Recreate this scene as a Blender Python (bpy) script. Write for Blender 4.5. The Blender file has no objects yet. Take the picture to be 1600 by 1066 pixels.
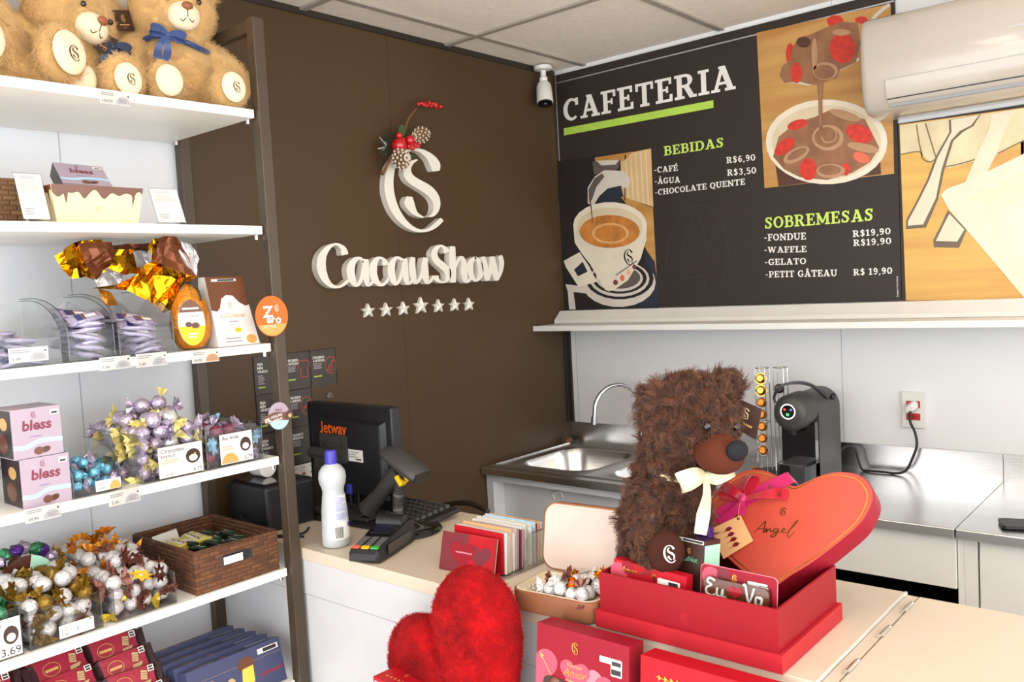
import bpy, bmesh, math, random
import numpy as np
from mathutils import Matrix, Vector, Euler, noise as mnoise

SC = bpy.context.scene
COL = SC.collection
PI = math.pi
random.seed(7)

# ------------------------------------------------------------------ camera
cam = bpy.data.objects.new('camera', bpy.data.cameras.new('camera'))
COL.objects.link(cam)
cam.data.sensor_fit = 'HORIZONTAL'; cam.data.sensor_width = 36
cam.data.lens = 30.24; cam.data.clip_start = 0.02
CR = [[0.647983, 0.083801, 0.757031], [-0.75976, 0.001057, 0.650202], [-0.053687, 0.996482, -0.064353]]
cam.matrix_world = Matrix(((CR[0][0], CR[0][1], -CR[0][2], -2.934),
                           (CR[1][0], CR[1][1], -CR[1][2], -2.2068),
                           (CR[2][0], CR[2][1], -CR[2][2], 1.578),
                           (0, 0, 0, 1)))
SC.camera = cam

# ------------------------------------------------------------------ light
SC.view_settings.view_transform = 'Standard'
SC.view_settings.look = 'None'
SC.view_settings.gamma = 1
SC.view_settings.use_curve_mapping = False
SC.view_settings.exposure = 0.62
SC.cycles.use_denoising = True
SC.cycles.max_bounces = 8
SC.cycles.transparent_max_bounces = 24
SC.cycles.caustics_reflective = False
SC.cycles.caustics_refractive = False
SC.cycles.sample_clamp_indirect = 6

world = bpy.data.worlds.new('world'); SC.world = world
world.use_nodes = True
bg = world.node_tree.nodes['Background']
bg.inputs[0].default_value = (0.93, 0.96, 1.0, 1)      # daylight through the shop front behind the camera
bg.inputs[1].default_value = 2.95

def area(name, loc, target, sx, sy, power, col=(1, 1, 1)):
    l = bpy.data.lights.new(name, 'AREA'); l.shape = 'RECTANGLE'; l.size = sx; l.size_y = sy
    l.energy = power; l.color = col
    o = bpy.data.objects.new(name, l); COL.objects.link(o); o.location = loc
    o.rotation_euler = (Vector(target) - Vector(loc)).to_track_quat('-Z', 'Y').to_euler()
    return o
# LED panels in the suspended ceiling, in front of the counter and over the aisle
area('ceiling_lamp', (-2.3, -1.55, 2.44), (-2.3, -1.55, 0), 1.2, 0.3, 4, (1, 0.93, 0.82))
area('ceiling_lamp', (-3.2, -3.2, 2.44), (-3.2, -3.2, 0), 1.2, 0.6, 8, (1, 0.93, 0.82))
area('ceiling_lamp', (-1.2, -3.1, 2.44), (-1.2, -3.1, 0), 1.2, 0.6, 7, (1, 0.93, 0.82))
area('ceiling_lamp', (-4.3, -1.6, 2.44), (-4.3, -1.6, 0), 1.2, 0.3, 7, (1, 0.95, 0.86))

# ------------------------------------------------------------------ materials
def lin(c):
    if isinstance(c, str):
        c = [int(c[i:i + 2], 16) for i in (0, 2, 4)]
    r = []
    for x in c:
        x /= 255.0
        r.append(x / 12.92 if x <= 0.04045 else ((x + 0.055) / 1.055) ** 2.4)
    return (r[0], r[1], r[2], 1)

MATS = {}
def M(name, col, rough=0.5, metal=0.0, spec=0.5, coat=0.0, sheen=0.0, emit=0.0, bump=0.0, bscale=60.0,
      var=0.06, vscale=12.0, trans=0.0, sss=0.0, stretch=(1, 1, 1), aniso=0.0):
    m = bpy.data.materials.new(name); m.use_nodes = True
    nt = m.node_tree; b = nt.nodes['Principled BSDF']
    c = lin(col)
    tc = nt.nodes.new('ShaderNodeTexCoord'); mp = nt.nodes.new('ShaderNodeMapping')
    nt.links.new(tc.outputs['Object'], mp.inputs[0]); mp.inputs['Scale'].default_value = stretch
    n = nt.nodes.new('ShaderNodeTexNoise'); n.inputs['Scale'].default_value = vscale
    n.inputs['Detail'].default_value = 3
    nt.links.new(mp.outputs[0], n.inputs['Vector'])
    r = nt.nodes.new('ShaderNodeValToRGB')
    r.color_ramp.elements[0].position = 0.3; r.color_ramp.elements[1].position = 0.7
    r.color_ramp.elements[0].color = tuple(max(0, x * (1 - var)) for x in c[:3]) + (1,)
    r.color_ramp.elements[1].color = tuple(min(1, x * (1 + var)) for x in c[:3]) + (1,)
    nt.links.new(n.outputs['Fac'], r.inputs[0])
    nt.links.new(r.outputs[0], b.inputs['Base Color'])
    b.inputs['Roughness'].default_value = rough; b.inputs['Metallic'].default_value = metal
    b.inputs['Specular IOR Level'].default_value = spec
    b.inputs['Coat Weight'].default_value = coat
    b.inputs['Sheen Weight'].default_value = sheen
    b.inputs['Transmission Weight'].default_value = trans
    if sss:
        b.inputs['Subsurface Weight'].default_value = sss; b.inputs['Subsurface Scale'].default_value = 0.01
    if aniso: b.inputs['Anisotropic'].default_value = aniso
    if emit:
        b.inputs['Emission Color'].default_value = c; b.inputs['Emission Strength'].default_value = emit
    if bump:
        n2 = nt.nodes.new('ShaderNodeTexNoise'); n2.inputs['Scale'].default_value = bscale
        nt.links.new(mp.outputs[0], n2.inputs['Vector'])
        bp = nt.nodes.new('ShaderNodeBump'); bp.inputs['Strength'].default_value = bump
        bp.inputs['Distance'].default_value = 0.004
        nt.links.new(n2.outputs['Fac'], bp.inputs['Height']); nt.links.new(bp.outputs[0], b.inputs['Normal'])
    MATS[name] = m
    return m

def clear_plastic(name, tint, gloss=0.6):
    m = bpy.data.materials.new(name); m.use_nodes = True
    nt = m.node_tree; nt.nodes.clear()
    out = nt.nodes.new('ShaderNodeOutputMaterial'); mix = nt.nodes.new('ShaderNodeMixShader')
    tr = nt.nodes.new('ShaderNodeBsdfTransparent'); tr.inputs[0].default_value = tint
    gl = nt.nodes.new('ShaderNodeBsdfGlossy'); gl.inputs['Roughness'].default_value = 0.06
    lw = nt.nodes.new('ShaderNodeLayerWeight'); lw.inputs[0].default_value = 0.35
    mu = nt.nodes.new('ShaderNodeMath'); mu.operation = 'MULTIPLY'; mu.inputs[1].default_value = gloss
    nt.links.new(lw.outputs['Fresnel'], mu.inputs[0]); nt.links.new(mu.outputs[0], mix.inputs[0])
    nt.links.new(tr.outputs[0], mix.inputs[1]); nt.links.new(gl.outputs[0], mix.inputs[2])
    nt.links.new(mix.outputs[0], out.inputs[0])
    MATS[name] = m
clear_plastic('acrylic', (0.975, 0.98, 0.98, 1), 0.5)
clear_plastic('acrylic_edge', (0.80, 0.82, 0.82, 1), 0.8)
clear_plastic('film', (0.97, 0.97, 0.97, 1), 0.5)

def wood_mat(name, c1, c2, scale=3.0):
    m = M(name, c1, 0.45)
    nt = m.node_tree; b = nt.nodes['Principled BSDF']
    tc = nt.nodes.new('ShaderNodeTexCoord'); mp = nt.nodes.new('ShaderNodeMapping'); mp.inputs['Scale'].default_value = (1, 1, 9)
    nt.links.new(tc.outputs['Object'], mp.inputs[0])
    w = nt.nodes.new('ShaderNodeTexNoise'); w.inputs['Scale'].default_value = scale; w.inputs['Detail'].default_value = 6
    nt.links.new(mp.outputs[0], w.inputs['Vector'])
    r = nt.nodes.new('ShaderNodeValToRGB'); r.color_ramp.elements[0].color = lin(c1); r.color_ramp.elements[1].color = lin(c2)
    r.color_ramp.elements[0].position = 0.35; r.color_ramp.elements[1].position = 0.65
    nt.links.new(w.outputs['Fac'], r.inputs[0]); nt.links.new(r.outputs[0], b.inputs['Base Color'])
def wicker_mat(name, c1, c2):
    m = M(name, c1, 0.7)
    nt = m.node_tree; b = nt.nodes['Principled BSDF']
    tc = nt.nodes.new('ShaderNodeTexCoord')
    sx = nt.nodes.new('ShaderNodeSeparateXYZ'); nt.links.new(tc.outputs['Object'], sx.inputs[0])
    ad = nt.nodes.new('ShaderNodeMath'); nt.links.new(sx.outputs[0], ad.inputs[0]); nt.links.new(sx.outputs[1], ad.inputs[1])
    cx = nt.nodes.new('ShaderNodeCombineXYZ'); nt.links.new(ad.outputs[0], cx.inputs[0]); nt.links.new(sx.outputs[2], cx.inputs[1])
    br = nt.nodes.new('ShaderNodeTexBrick'); br.inputs['Scale'].default_value = 17
    br.inputs['Color1'].default_value = lin(c1); br.inputs['Color2'].default_value = lin(c2)
    br.inputs['Mortar'].default_value = tuple(x * 0.62 for x in lin(c1)[:3]) + (1,)
    br.inputs['Mortar Size'].default_value = 0.05; br.inputs['Mortar Smooth'].default_value = 1.0; br.inputs['Brick Width'].default_value = 0.44; br.inputs['Row Height'].default_value = 0.17
    nt.links.new(cx.outputs[0], br.inputs['Vector']); nt.links.new(br.outputs['Color'], b.inputs['Base Color'])
    bp = nt.nodes.new('ShaderNodeBump'); bp.inputs['Strength'].default_value = 0.7; bp.inputs['Distance'].default_value = 0.004
    bp.invert = True
    nt.links.new(br.outputs['Fac'], bp.inputs['Height']); nt.links.new(bp.outputs[0], b.inputs['Normal'])

# setting
M('dark_panel', '4a3722', 0.42, spec=0.35, var=0.10, vscale=1.6)
M('white_panel', 'e4e5e8', 0.45, var=0.02, vscale=2)
M('white_wall', 'e8e7e5', 0.55, var=0.02, vscale=2)
M('seam', 'b9bcc2', 0.6)
M('ceiling_tile', 'f6ecdf', 0.9, bump=0.4, bscale=180, var=0.04, vscale=40)
M('tee_bar', 'a59c90', 0.5)
M('floor_tile', 'e2dcd2', 0.35, var=0.05, vscale=4)
M('dark_trim', '2b221a', 0.4)
M('alu', 'c8c8cc', 0.3, metal=0.8)
# generic
M('white', 'e2dfd8', 0.4, var=0.02)
M('white_gloss', 'bdb3a6', 0.15, coat=0.4, var=0.01)
M('counter_top', 'd0c1ae', 0.35, var=0.02)
M('counter_front', 'c6c6c8', 0.35, var=0.02)
M('shelf_white', 'f4f1ea', 0.4, var=0.02)
M('rack_brown', '4a3d30', 0.33, metal=0.25, var=0.08)
M('chrome', 'd8d8da', 0.12, metal=1.0)
M('steel', 'e2e2e2', 0.24, metal=1.0, bump=0.05, bscale=400, stretch=(1, 0.05, 1))
M('steel_dark', 'a8a6a2', 0.3, metal=1.0)
M('black_plastic', '17161a', 0.42, bump=0.06, bscale=900)
M('black_gloss', '0d0d10', 0.12, coat=0.5)
M('charcoal', '3a3836', 0.45, bump=0.06, bscale=900)
M('grey_plastic', '605e5c', 0.5)
M('light_grey', 'c9c9c9', 0.5)
M('rubber', '1b1a1b', 0.6)
M('paper', 'e6e2dc', 0.6, var=0.01)
M('ink', '2c2a2a', 0.6)
M('ink_grey', '9a9a9c', 0.6)
M('bubble_grey', 'c4c3c6', 0.5)
M('bubble_orange', 'e59a50', 0.5)
M('orange', 'e8641e', 0.5)
M('gold', 'd9a64a', 0.25, metal=1.0)
M('gold_foil', 'e6a51c', 0.2, metal=1.0, bump=0.9, bscale=55, var=0.2)
M('gold_ink', 'd8a868', 0.4, metal=0.3)
M('brown_foil', '7a4326', 0.3, metal=0.5, bump=0.8, bscale=50, var=0.2)
M('silver_foil', 'd9d8da', 0.3, metal=0.5, bump=0.8, bscale=60, var=0.15)
M('red_box', '90121e', 0.45, spec=0.2, var=0.03)
M('red_bright', 'b01422', 0.4, spec=0.2, var=0.03)
M('red_heart', 'bc4634', 0.42, var=0.05)
M('red_side', '8e1728', 0.45, spec=0.2, var=0.04)
M('red_rim', 'b0242f', 0.45, spec=0.2, var=0.04)
M('maroon', '6e1420', 0.5)
M('pink', 'c8485e', 0.5)
M('pink_light', 'd07886', 0.5)
M('magenta', 'c3125f', 0.3, sheen=0.3)
M('crimson_ribbon', 'b8102c', 0.25, sheen=0.3)
M('kraft', 'e8b07a', 0.7)
M('cream', 'e6d6a8', 0.45)
M('cream_cloth', 'dccdb2', 0.8, bump=0.2, bscale=300)
M('satin', 'dccda6', 0.28, sheen=0.3)
M('brown_case', '8f5a3c', 0.55, bump=0.15, bscale=500, var=0.08)
M('blush', 'cdb8ac', 0.7)
M('chocolate', '4a2414', 0.25, coat=0.3)
M('choc_milk', '66391f', 0.3, coat=0.3)
M('choc_dark', '3a2218', 0.35)
M('lilac', 'a898a6', 0.5, var=0.03)
M('lilac_dark', '8d7799', 0.5)
M('plum', '7b2f45', 0.5)
M('sky', 'a9d3ec', 0.5)
M('dark_photo', '2a1d18', 0.4)
M('lilac_foil', 'c2b2c8', 0.25, metal=0.55, bump=0.9, bscale=120, var=0.25, vscale=60)
M('yellow_twist', 'efdc8c', 0.35, metal=0.2, bump=0.6, bscale=120, var=0.2)
M('blue_foil', '6fb4cf', 0.28, metal=0.45, bump=0.9, bscale=130, var=0.3, vscale=60)
M('white_foil', 'd6d2d2', 0.3, metal=0.2, bump=1.0, bscale=170, var=0.1, vscale=60)
M('olive_twist', '8a6a22', 0.3, metal=0.5, bump=0.8, bscale=120, var=0.3)
M('amber_twist', 'd8892a', 0.25, metal=0.45, bump=0.8, bscale=120, var=0.3)
M('lemon_twist', 'e9c945', 0.3, metal=0.3, bump=0.8, bscale=120, var=0.2)
M('brown_twist', '7d4a3d', 0.3, metal=0.4, bump=0.8, bscale=120, var=0.25)
M('green_foil', '3f8f62', 0.25, metal=0.6, bump=0.9, bscale=100, var=0.3, vscale=50)
M('purple_foil', '4c2480', 0.22, metal=0.6, bump=0.9, bscale=100, var=0.3, vscale=50)
M('mint', 'a9dcc2', 0.5)
M('teal', '63b89c', 0.5)
M('bar_wrap', 'a9a2bd', 0.3, metal=0.35, bump=0.8, bscale=70, var=0.2, vscale=30)
M('bar_navy', '3d3f77', 0.35, metal=0.3)
M('packet_red', '9c2038', 0.35, metal=0.1, bump=0.5, bscale=50, var=0.1)
M('packet_dark', '35151a', 0.4, bump=0.6, bscale=70)
M('biscuit', 'c2a277', 0.6)
M('navy_box', '3f4566', 0.5)
M('navy_dark', '2c2f4a', 0.5)
M('yellow_biscuit', 'e6c34f', 0.6)
M('clear_liquid', 'd0d6d8', 0.35, trans=0.25)
M('label_blue', '3a3f9a', 0.4)
M('cap_blue', '3e36a8', 0.4)
M('label_text', '8d93c6', 0.5)
M('yellow', 'f0bb18', 0.4)
M('key_green', '3fae57', 0.4)
M('key_red', 'e2604a', 0.4)
M('socket_red', 'b5202c', 0.4)
M('led_white', 'ffffff', 0.4, emit=1.6)
M('led_red', 'ff4030', 0.4, emit=1.2)
M('led_blue', '6060ff', 0.4, emit=1.2)
M('led_green', '30ff70', 0.4, emit=1.5)
M('screen', '202430', 0.1, coat=0.6)
M('sign_black', '332b26', 0.5, spec=0.3, var=0.04)
M('sign_black_soft', '3c342e', 0.5, spec=0.3)
M('sign_white', 'ece4de', 0.5)
M('lime', 'b2d452', 0.5)
M('lime_text', 'c2dc62', 0.5)
M('poster_dark', '3a332e', 0.4)
M('poster_orange', 'c2492f', 0.5)
M('poster_lime', '9cc03c', 0.5)
wood_mat('art_wood', 'b07c3c', 'c89a58', 2.2)
wood_mat('art_wood_light', 'c8964c', 'dcb058', 2.0)
M('art_cup', 'e2d6bf', 0.5); M('art_cup_shade', 'd6c4a2', 0.5); M('art_coffee', 'c07a36', 0.5, var=0.25, vscale=25)
M('art_crema', 'd9a468', 0.5, var=0.15, vscale=30); M('art_dark', '1f1a19', 0.5); M('art_metal', 'cfc5b8', 0.5); M('art_metal_dark', '5d544e', 0.5)
M('art_navy', '232a36', 0.5); M('art_ridge', 'd2ad78', 0.5); M('art_choc', '8f6040', 0.5, var=0.2, vscale=22); M('art_choc_light', 'b48a66', 0.5)
M('art_choc_dark', '4e2c1c', 0.5); M('art_berry', 'c8301f', 0.5, var=0.2, vscale=60); M('art_berry_light', 'e8694a', 0.5); M('art_cloth', 'd9c9a2', 0.7, var=0.12, vscale=14)
M('art_cloth_line', '7d6a48', 0.7); M('art_plate', 'e2d4bd', 0.5); M('art_plate_shade', 'e8d6b8', 0.5); M('art_cutlery', 'ddd0b4', 0.5); M('art_cutlery_dark', '6a5a48', 0.5)
M('logo_white', 'e6dfd2', 0.5, var=0.02)
M('berry', 'c01018', 0.15, coat=0.6); M('leaf', '35512a', 0.4, var=0.3); M('twig', '7a5232', 0.8); M('cone', '8a6a4c', 0.7, var=0.3, vscale=50); M('cone_tip', 'd9cdbc', 0.7)
M('pine', '23402f', 0.6, var=0.3)
M('plush_tan', 'dcb474', 0.9, sheen=0.5, var=0.12, vscale=14)
M('plush_cream', 'ead8b4', 0.9, sheen=0.4, var=0.04, bump=0.2, bscale=250)
M('plush_brown', '562e15', 0.5, spec=0.6, sheen=0.1, var=0.75, vscale=70)
M('plush_brown_light', '7d4a2c', 0.7, sheen=0.3, var=0.35, vscale=24)
M('suede', '54291a', 0.9, spec=0.15, var=0.12, bump=0.15, bscale=220)
M('suede_dark', '3a1c14', 0.9, spec=0.15)
M('plush_red', 'a80810', 0.9, spec=0.15, sheen=0.08, var=0.3, vscale=14)
M('stitch', '5a3a2a', 0.7)
M('nose_brown', '8f5230', 0.5)
M('nose_black', '191a20', 0.7, spec=0.2)
M('ribbon_blue', '2b4274', 0.25, sheen=0.3)
M('ribbon_navy', '22304f', 0.25, sheen=0.3)
M('tag_brown', '3a241b', 0.5)
wicker_mat('wicker', '74482a', '4e2c1a')
wicker_mat('wicker_light', '8a6440', '6e4c30')

# ------------------------------------------------------------------ mesh helpers
def frame(o, u, v):
    u = Vector(u).normalized(); v = Vector(v); n = u.cross(v).normalized(); v = n.cross(u)
    return Matrix(((u[0], v[0], n[0], o[0]), (u[1], v[1], n[1], o[1]), (u[2], v[2], n[2], o[2]), (0, 0, 0, 1)))
def T(x, y, z): return Matrix.Translation((x, y, z))
def RZ(a): return Matrix.Rotation(a, 4, 'Z')
def RX(a): return Matrix.Rotation(a, 4, 'X')
def RY(a): return Matrix.Rotation(a, 4, 'Y')

def catmull(P, n=6, closed=False):
    P = [Vector(p) for p in P]; out = []; L = len(P)
    for i in range(L if closed else L - 1):
        if closed: a, b, c, d = P[i - 1], P[i], P[(i + 1) % L], P[(i + 2) % L]
        else: a, b, c, d = P[max(i - 1, 0)], P[i], P[i + 1], P[min(i + 2, L - 1)]
        for k in range(n):
            t = k / n
            out.append(0.5 * ((2 * b) + (c - a) * t + (2 * a - 5 * b + 4 * c - d) * t * t + (3 * b - a - 3 * c + d) * t ** 3))
    if not closed: out.append(P[-1])
    return out

TEXT_CACHE = {}
def text_geo(s, shear=0.0, bold=0.0):
    k = (s, shear, bold)
    if k not in TEXT_CACHE:
        cu = bpy.data.curves.new('t', 'FONT'); cu.body = s; cu.size = 1; cu.shear = shear; cu.offset = bold
        cu.resolution_u = 3; cu.fill_mode = 'FRONT'
        o = bpy.data.objects.new('t', cu); COL.objects.link(o)
        me = bpy.data.meshes.new_from_object(o.evaluated_get(bpy.context.evaluated_depsgraph_get()))
        V = [tuple(v.co[:2]) for v in me.vertices]; F = [tuple(p.vertices) for p in me.polygons]
        bpy.data.objects.remove(o); bpy.data.curves.remove(cu); bpy.data.meshes.remove(me)
        xs = [v[0] for v in V] or [0]; ys = [v[1] for v in V] or [0]
        TEXT_CACHE[k] = (V, F, min(xs), max(xs), min(ys), max(ys))
    return TEXT_CACHE[k]

class MB:
    def __init__(s): s.v = []; s.f = []; s.mi = []; s.mats = []; s.M = Matrix()
    def _m(s, name):
        if name not in s.mats: s.mats.append(name)
        return s.mats.index(name)
    def add(s, V, F, mat):
        b = len(s.v); M = s.M; k = s._m(mat)
        s.v += [tuple(M @ Vector(p)) for p in V]
        s.f += [tuple(b + i for i in f) for f in F]; s.mi += [k] * len(F)
    def at(s, M): s.M = M; return s
    # solids
    def box(s, x0, y0, z0, x1, y1, z1, mat, open_top=False):
        V = [(x0, y0, z0), (x1, y0, z0), (x1, y1, z0), (x0, y1, z0), (x0, y0, z1), (x1, y0, z1), (x1, y1, z1), (x0, y1, z1)]
        F = [(0, 3, 2, 1), (0, 1, 5, 4), (1, 2, 6, 5), (2, 3, 7, 6), (3, 0, 4, 7)]
        if not open_top: F.append((4, 5, 6, 7))
        s.add(V, F, mat)
    def prism(s, pts, z0, z1, mat, top=None, bottom=True):
        n = len(pts)
        a = sum(pts[i][0] * pts[(i + 1) % n][1] - pts[(i + 1) % n][0] * pts[i][1] for i in range(n))
        if a < 0: pts = pts[::-1]
        V = [(p[0], p[1], z0) for p in pts] + [(p[0], p[1], z1) for p in pts]
        s.add(V, [(i, (i + 1) % n, n + (i + 1) % n, n + i) for i in range(n)] + ([tuple(range(n - 1, -1, -1))] if bottom else []), mat)
        s.add([(p[0], p[1], z1) for p in pts], [tuple(range(n))], top or mat)
    def loft(s, rings, mat, cap0=True, cap1=True, closed=True):
        n = len(rings[0]); V = [p for r in rings for p in r]; F = []
        for j in range(len(rings) - 1):
            for i in range(n if closed else n - 1):
                F.append((j * n + i, j * n + (i + 1) % n, (j + 1) * n + (i + 1) % n, (j + 1) * n + i))
        if cap0: F.append(tuple(range(n - 1, -1, -1)))
        if cap1: F.append(tuple((len(rings) - 1) * n + i for i in range(n)))
        s.add(V, F, mat)
    def lathe(s, prof, mat, n=24, cap0=True, cap1=True):
        s.loft([[(r * math.cos(2 * PI * i / n), r * math.sin(2 * PI * i / n), z) for i in range(n)] for r, z in prof], mat, cap0, cap1)
    def ell(s, c, r, mat, nu=16, nv=10, jit=0.0, rot=None):
        R = rot or Matrix()
        rings = []
        for j in range(nv + 1):
            a = -PI / 2 + PI * (0.04 + 0.92 * j / nv); ring = []
            for i in range(nu):
                b = 2 * PI * i / nu
                p = Vector((r[0] * math.cos(a) * math.cos(b), r[1] * math.cos(a) * math.sin(b), r[2] * math.sin(a)))
                if jit: p *= 1 + jit * (random.random() - 0.5)
                p = R @ p
                ring.append((c[0] + p[0], c[1] + p[1], c[2] + p[2]))
            rings.append(ring)
        s.loft(rings, mat)
    def tube(s, pts, rad, mat, n=8, sub=0, closed=False):
        P = catmull(pts, sub, closed) if sub else [Vector(p) for p in pts]
        L = len(P); rr = rad if isinstance(rad, (list, tuple)) else None
        rings = []; N = None
        for i, p in enumerate(P):
            t = ((P[(i + 1) % L] - P[i - 1]) if closed else (P[min(i + 1, L - 1)] - P[max(i - 1, 0)])).normalized()
            if N is None: N = t.orthogonal().normalized()
            N = (N - t * N.dot(t)).normalized(); B = t.cross(N)
            if rr:
                q = i / (L - 1) * (len(rr) - 1); k = min(int(q), len(rr) - 2); r = rr[k] + (rr[k + 1] - rr[k]) * (q - k)
            else: r = rad
            rings.append([tuple(p + (N * math.cos(2 * PI * k / n) + B * math.sin(2 * PI * k / n)) * r) for k in range(n)])
        if closed: rings.append(rings[0])
        s.loft(rings, mat, not closed, not closed)
    def band(s, pts, width, mat, up=(0, 0, 1), th=0.0008, sub=5):
        """a ribbon of cloth along a 3-D path; up gives its flat side per point or once"""
        P = catmull(pts, sub); L = len(P); ups = up if isinstance(up, list) else None
        ws = width if isinstance(width, list) else [width, width]
        rings = []
        for i, p in enumerate(P):
            t = (P[min(i + 1, L - 1)] - P[max(i - 1, 0)]).normalized(); f = i / (L - 1)
            if ups:
                q = f * (len(ups) - 1); k = min(int(q), len(ups) - 2); U = Vector(ups[k]).lerp(Vector(ups[k + 1]), q - k)
            else: U = Vector(up)
            w = t.cross(U).normalized(); nn = w.cross(t).normalized()
            q = f * (len(ws) - 1); k = min(int(q), len(ws) - 2); hw = (ws[k] + (ws[k + 1] - ws[k]) * (q - k)) / 2
            rings.append([tuple(p + w * hw + nn * th), tuple(p - w * hw + nn * th), tuple(p - w * hw - nn * th), tuple(p + w * hw - nn * th)])
        s.loft(rings, mat)
    # flat prints in the local u, v plane
    def poly(s, pts, mat, z=0.0):
        n = len(pts)
        a = sum(pts[i][0] * pts[(i + 1) % n][1] - pts[(i + 1) % n][0] * pts[i][1] for i in range(n))
        if a < 0: pts = pts[::-1]
        s.add([(p[0], p[1], z) for p in pts], [tuple(range(n))], mat)
    def rect(s, x0, y0, x1, y1, mat, z=0.0): s.poly([(x0, y0), (x1, y0), (x1, y1), (x0, y1)], mat, z)
    def disc(s, cx, cy, r, mat, z=0.0, ry=None, n=24, rot=0.0):
        ry = ry or r; c, q = math.cos(rot), math.sin(rot); P = []
        for i in range(n):
            a = 2 * PI * i / n; x, y = r * math.cos(a), ry * math.sin(a)
            P.append((cx + x * c - y * q, cy + x * q + y * c))
        s.poly(P, mat, z)
    def strip(s, rows, mat, z=0.0, th=0.0):
        """rows of (ax, ay, bx, by): a printed or extruded stroke"""
        a = rows[0]; b = rows[1]
        fl = ((a[2] - a[0]) * (b[1] - a[1]) - (a[3] - a[1]) * (b[0] - a[0])) < 0
        if fl: rows = [(r[2], r[3], r[0], r[1]) for r in rows]
        n = len(rows)
        if th:
            s.loft([[(r[0], r[1], z + th), (r[2], r[3], z + th), (r[2], r[3], z), (r[0], r[1], z)] for r in rows][::-1], mat)
        else:
            V = []; F = []
            for r in rows: V += [(r[0], r[1], z), (r[2], r[3], z)]
            for i in range(n - 1): F.append((2 * i, 2 * i + 1, 2 * i + 3, 2 * i + 2))
            s.add(V, F, mat)
    def line(s, pts, w, mat, z=0.0, sub=5, closed=False):
        P = [(p.x, p.y) for p in catmull([(p[0], p[1], 0) for p in pts], sub, closed)] if sub else [tuple(p) for p in pts]
        if closed: P.append(P[0])
        L = len(P); rows = []; ws = w if isinstance(w, (list, tuple)) else [w, w]
        for i in range(L):
            a = P[max(i - 1, 0)]; b = P[min(i + 1, L - 1)]
            if closed and i in (0, L - 1): a, b = P[-2], P[1]
            tx, ty = b[0] - a[0], b[1] - a[1]; d = math.hypot(tx, ty) or 1
            q = i / (L - 1) * (len(ws) - 1); k = min(int(q), len(ws) - 2); h = (ws[k] + (ws[k + 1] - ws[k]) * (q - k)) / 2
            rows.append((P[i][0] + ty / d * h, P[i][1] - tx / d * h, P[i][0] - ty / d * h, P[i][1] + tx / d * h))
        s.strip(rows, mat, z)
    def text(s, t, x, y, h, mat, z=0.0, w=None, align='l', shear=0.0, bold=0.0, rot=0.0):
        V, F, x0, x1, y0, y1 = text_geo(t, shear, bold)
        k = h / 0.7; kx = w / (x1 - x0) if w else k
        W = (x1 - x0) * kx; ox = {'l': 0, 'c': -W / 2, 'r': -W}[align]
        c, q = math.cos(rot), math.sin(rot); P = []
        for v in V:
            a, b = ox + (v[0] - x0) * kx, v[1] * k
            P.append((x + a * c - b * q, y + a * q + b * c, z))
        s.add(P, F, mat)
    def mono(s, cx, cy, h, mat, z=0.0, fine=1.0):
        """the monogram: a tall open curve around a smaller curl"""
        def st(P, n=4):
            Q = [((p[0] - 420) / 930 * h + cx, (555 - p[1]) / 930 * h + cy, 0) for p in P]
            s.line(Q, [p[2] / 930 * h * fine for p in P], mat, z, n)
        st([(655, 310, 95), (645, 260, 110), (595, 185, 85), (510, 120, 55), (420, 95, 40), (330, 112, 45), (250, 160, 60), (190, 240, 75), (150, 340, 88),
            (133, 480, 100), (150, 620, 100), (200, 760, 92), (280, 880, 75), (380, 965, 55), (480, 1000, 44), (570, 990, 44), (650, 940, 52), (715, 880, 50)], 3)
        st([(445, 212, 26), (395, 235, 45), (345, 290, 75), (340, 360, 90), (385, 430, 95), (480, 490, 100), (570, 545, 105), (640, 620, 95), (665, 700, 80),
            (655, 770, 65), (625, 820, 45), (585, 840, 26)], 3)
        st([(360, 640, 80), (360, 690, 110), (395, 760, 80), (440, 815, 50), (515, 850, 26)], 3)
    def lines_of_print(s, x0, y0, x1, y1, n, mat, z=0.0, fill=0.45):
        d = (y1 - y0) / n; rr = random.Random(int(abs(x0 * 9999)) + n)
        for i in range(n):
            e = x1 - (x1 - x0) * rr.uniform(0, 0.3)
            s.rect(x0, y1 - d * (i + 0.5) - d * fill / 2, e, y1 - d * (i + 0.5) + d * fill / 2, mat, z)
    # finish
    def build(s, name, parent=None, smooth=None, bevel=0.0, seg=2, loc=None):
        me = bpy.data.meshes.new(name); me.from_pydata(s.v, [], s.f)
        for m in s.mats: me.materials.append(MATS[m])
        me.polygons.foreach_set('material_index', s.mi)
        if smooth is not None:
            me.shade_smooth()
            if smooth < 180: me.set_sharp_from_angle(angle=math.radians(smooth))
        me.update()
        o = bpy.data.objects.new(name, me); COL.objects.link(o)
        if parent: o.parent = parent
        if loc: o.location = loc
        if bevel:
            b = o.modifiers.new('bevel', 'BEVEL'); b.width = bevel; b.segments = seg; b.limit_method = 'ANGLE'; b.angle_limit = math.radians(50)
            b.harden_normals = False
        return o

def tag(o, label, cat, group=None):
    o['label'] = label; o['category'] = cat
    if group: o['group'] = group
    return o
def thing(name, label, cat, loc=(0, 0, 0), rz=0.0, group=None, M4=None):
    o = bpy.data.objects.new(name, None); COL.objects.link(o); o.empty_display_size = 0.05
    if M4 is not None: o.matrix_world = M4
    else: o.location = loc; o.rotation_euler = (0, 0, rz)
    return tag(o, label, cat, group)
def structure(o, kind='structure'): o['kind'] = kind; return o
def copy_tree(o, parent=None):
    c = o.copy(); COL.objects.link(c)
    if parent: c.parent = parent
    for ch in list(o.children): copy_tree(ch, c)
    return c

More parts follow.
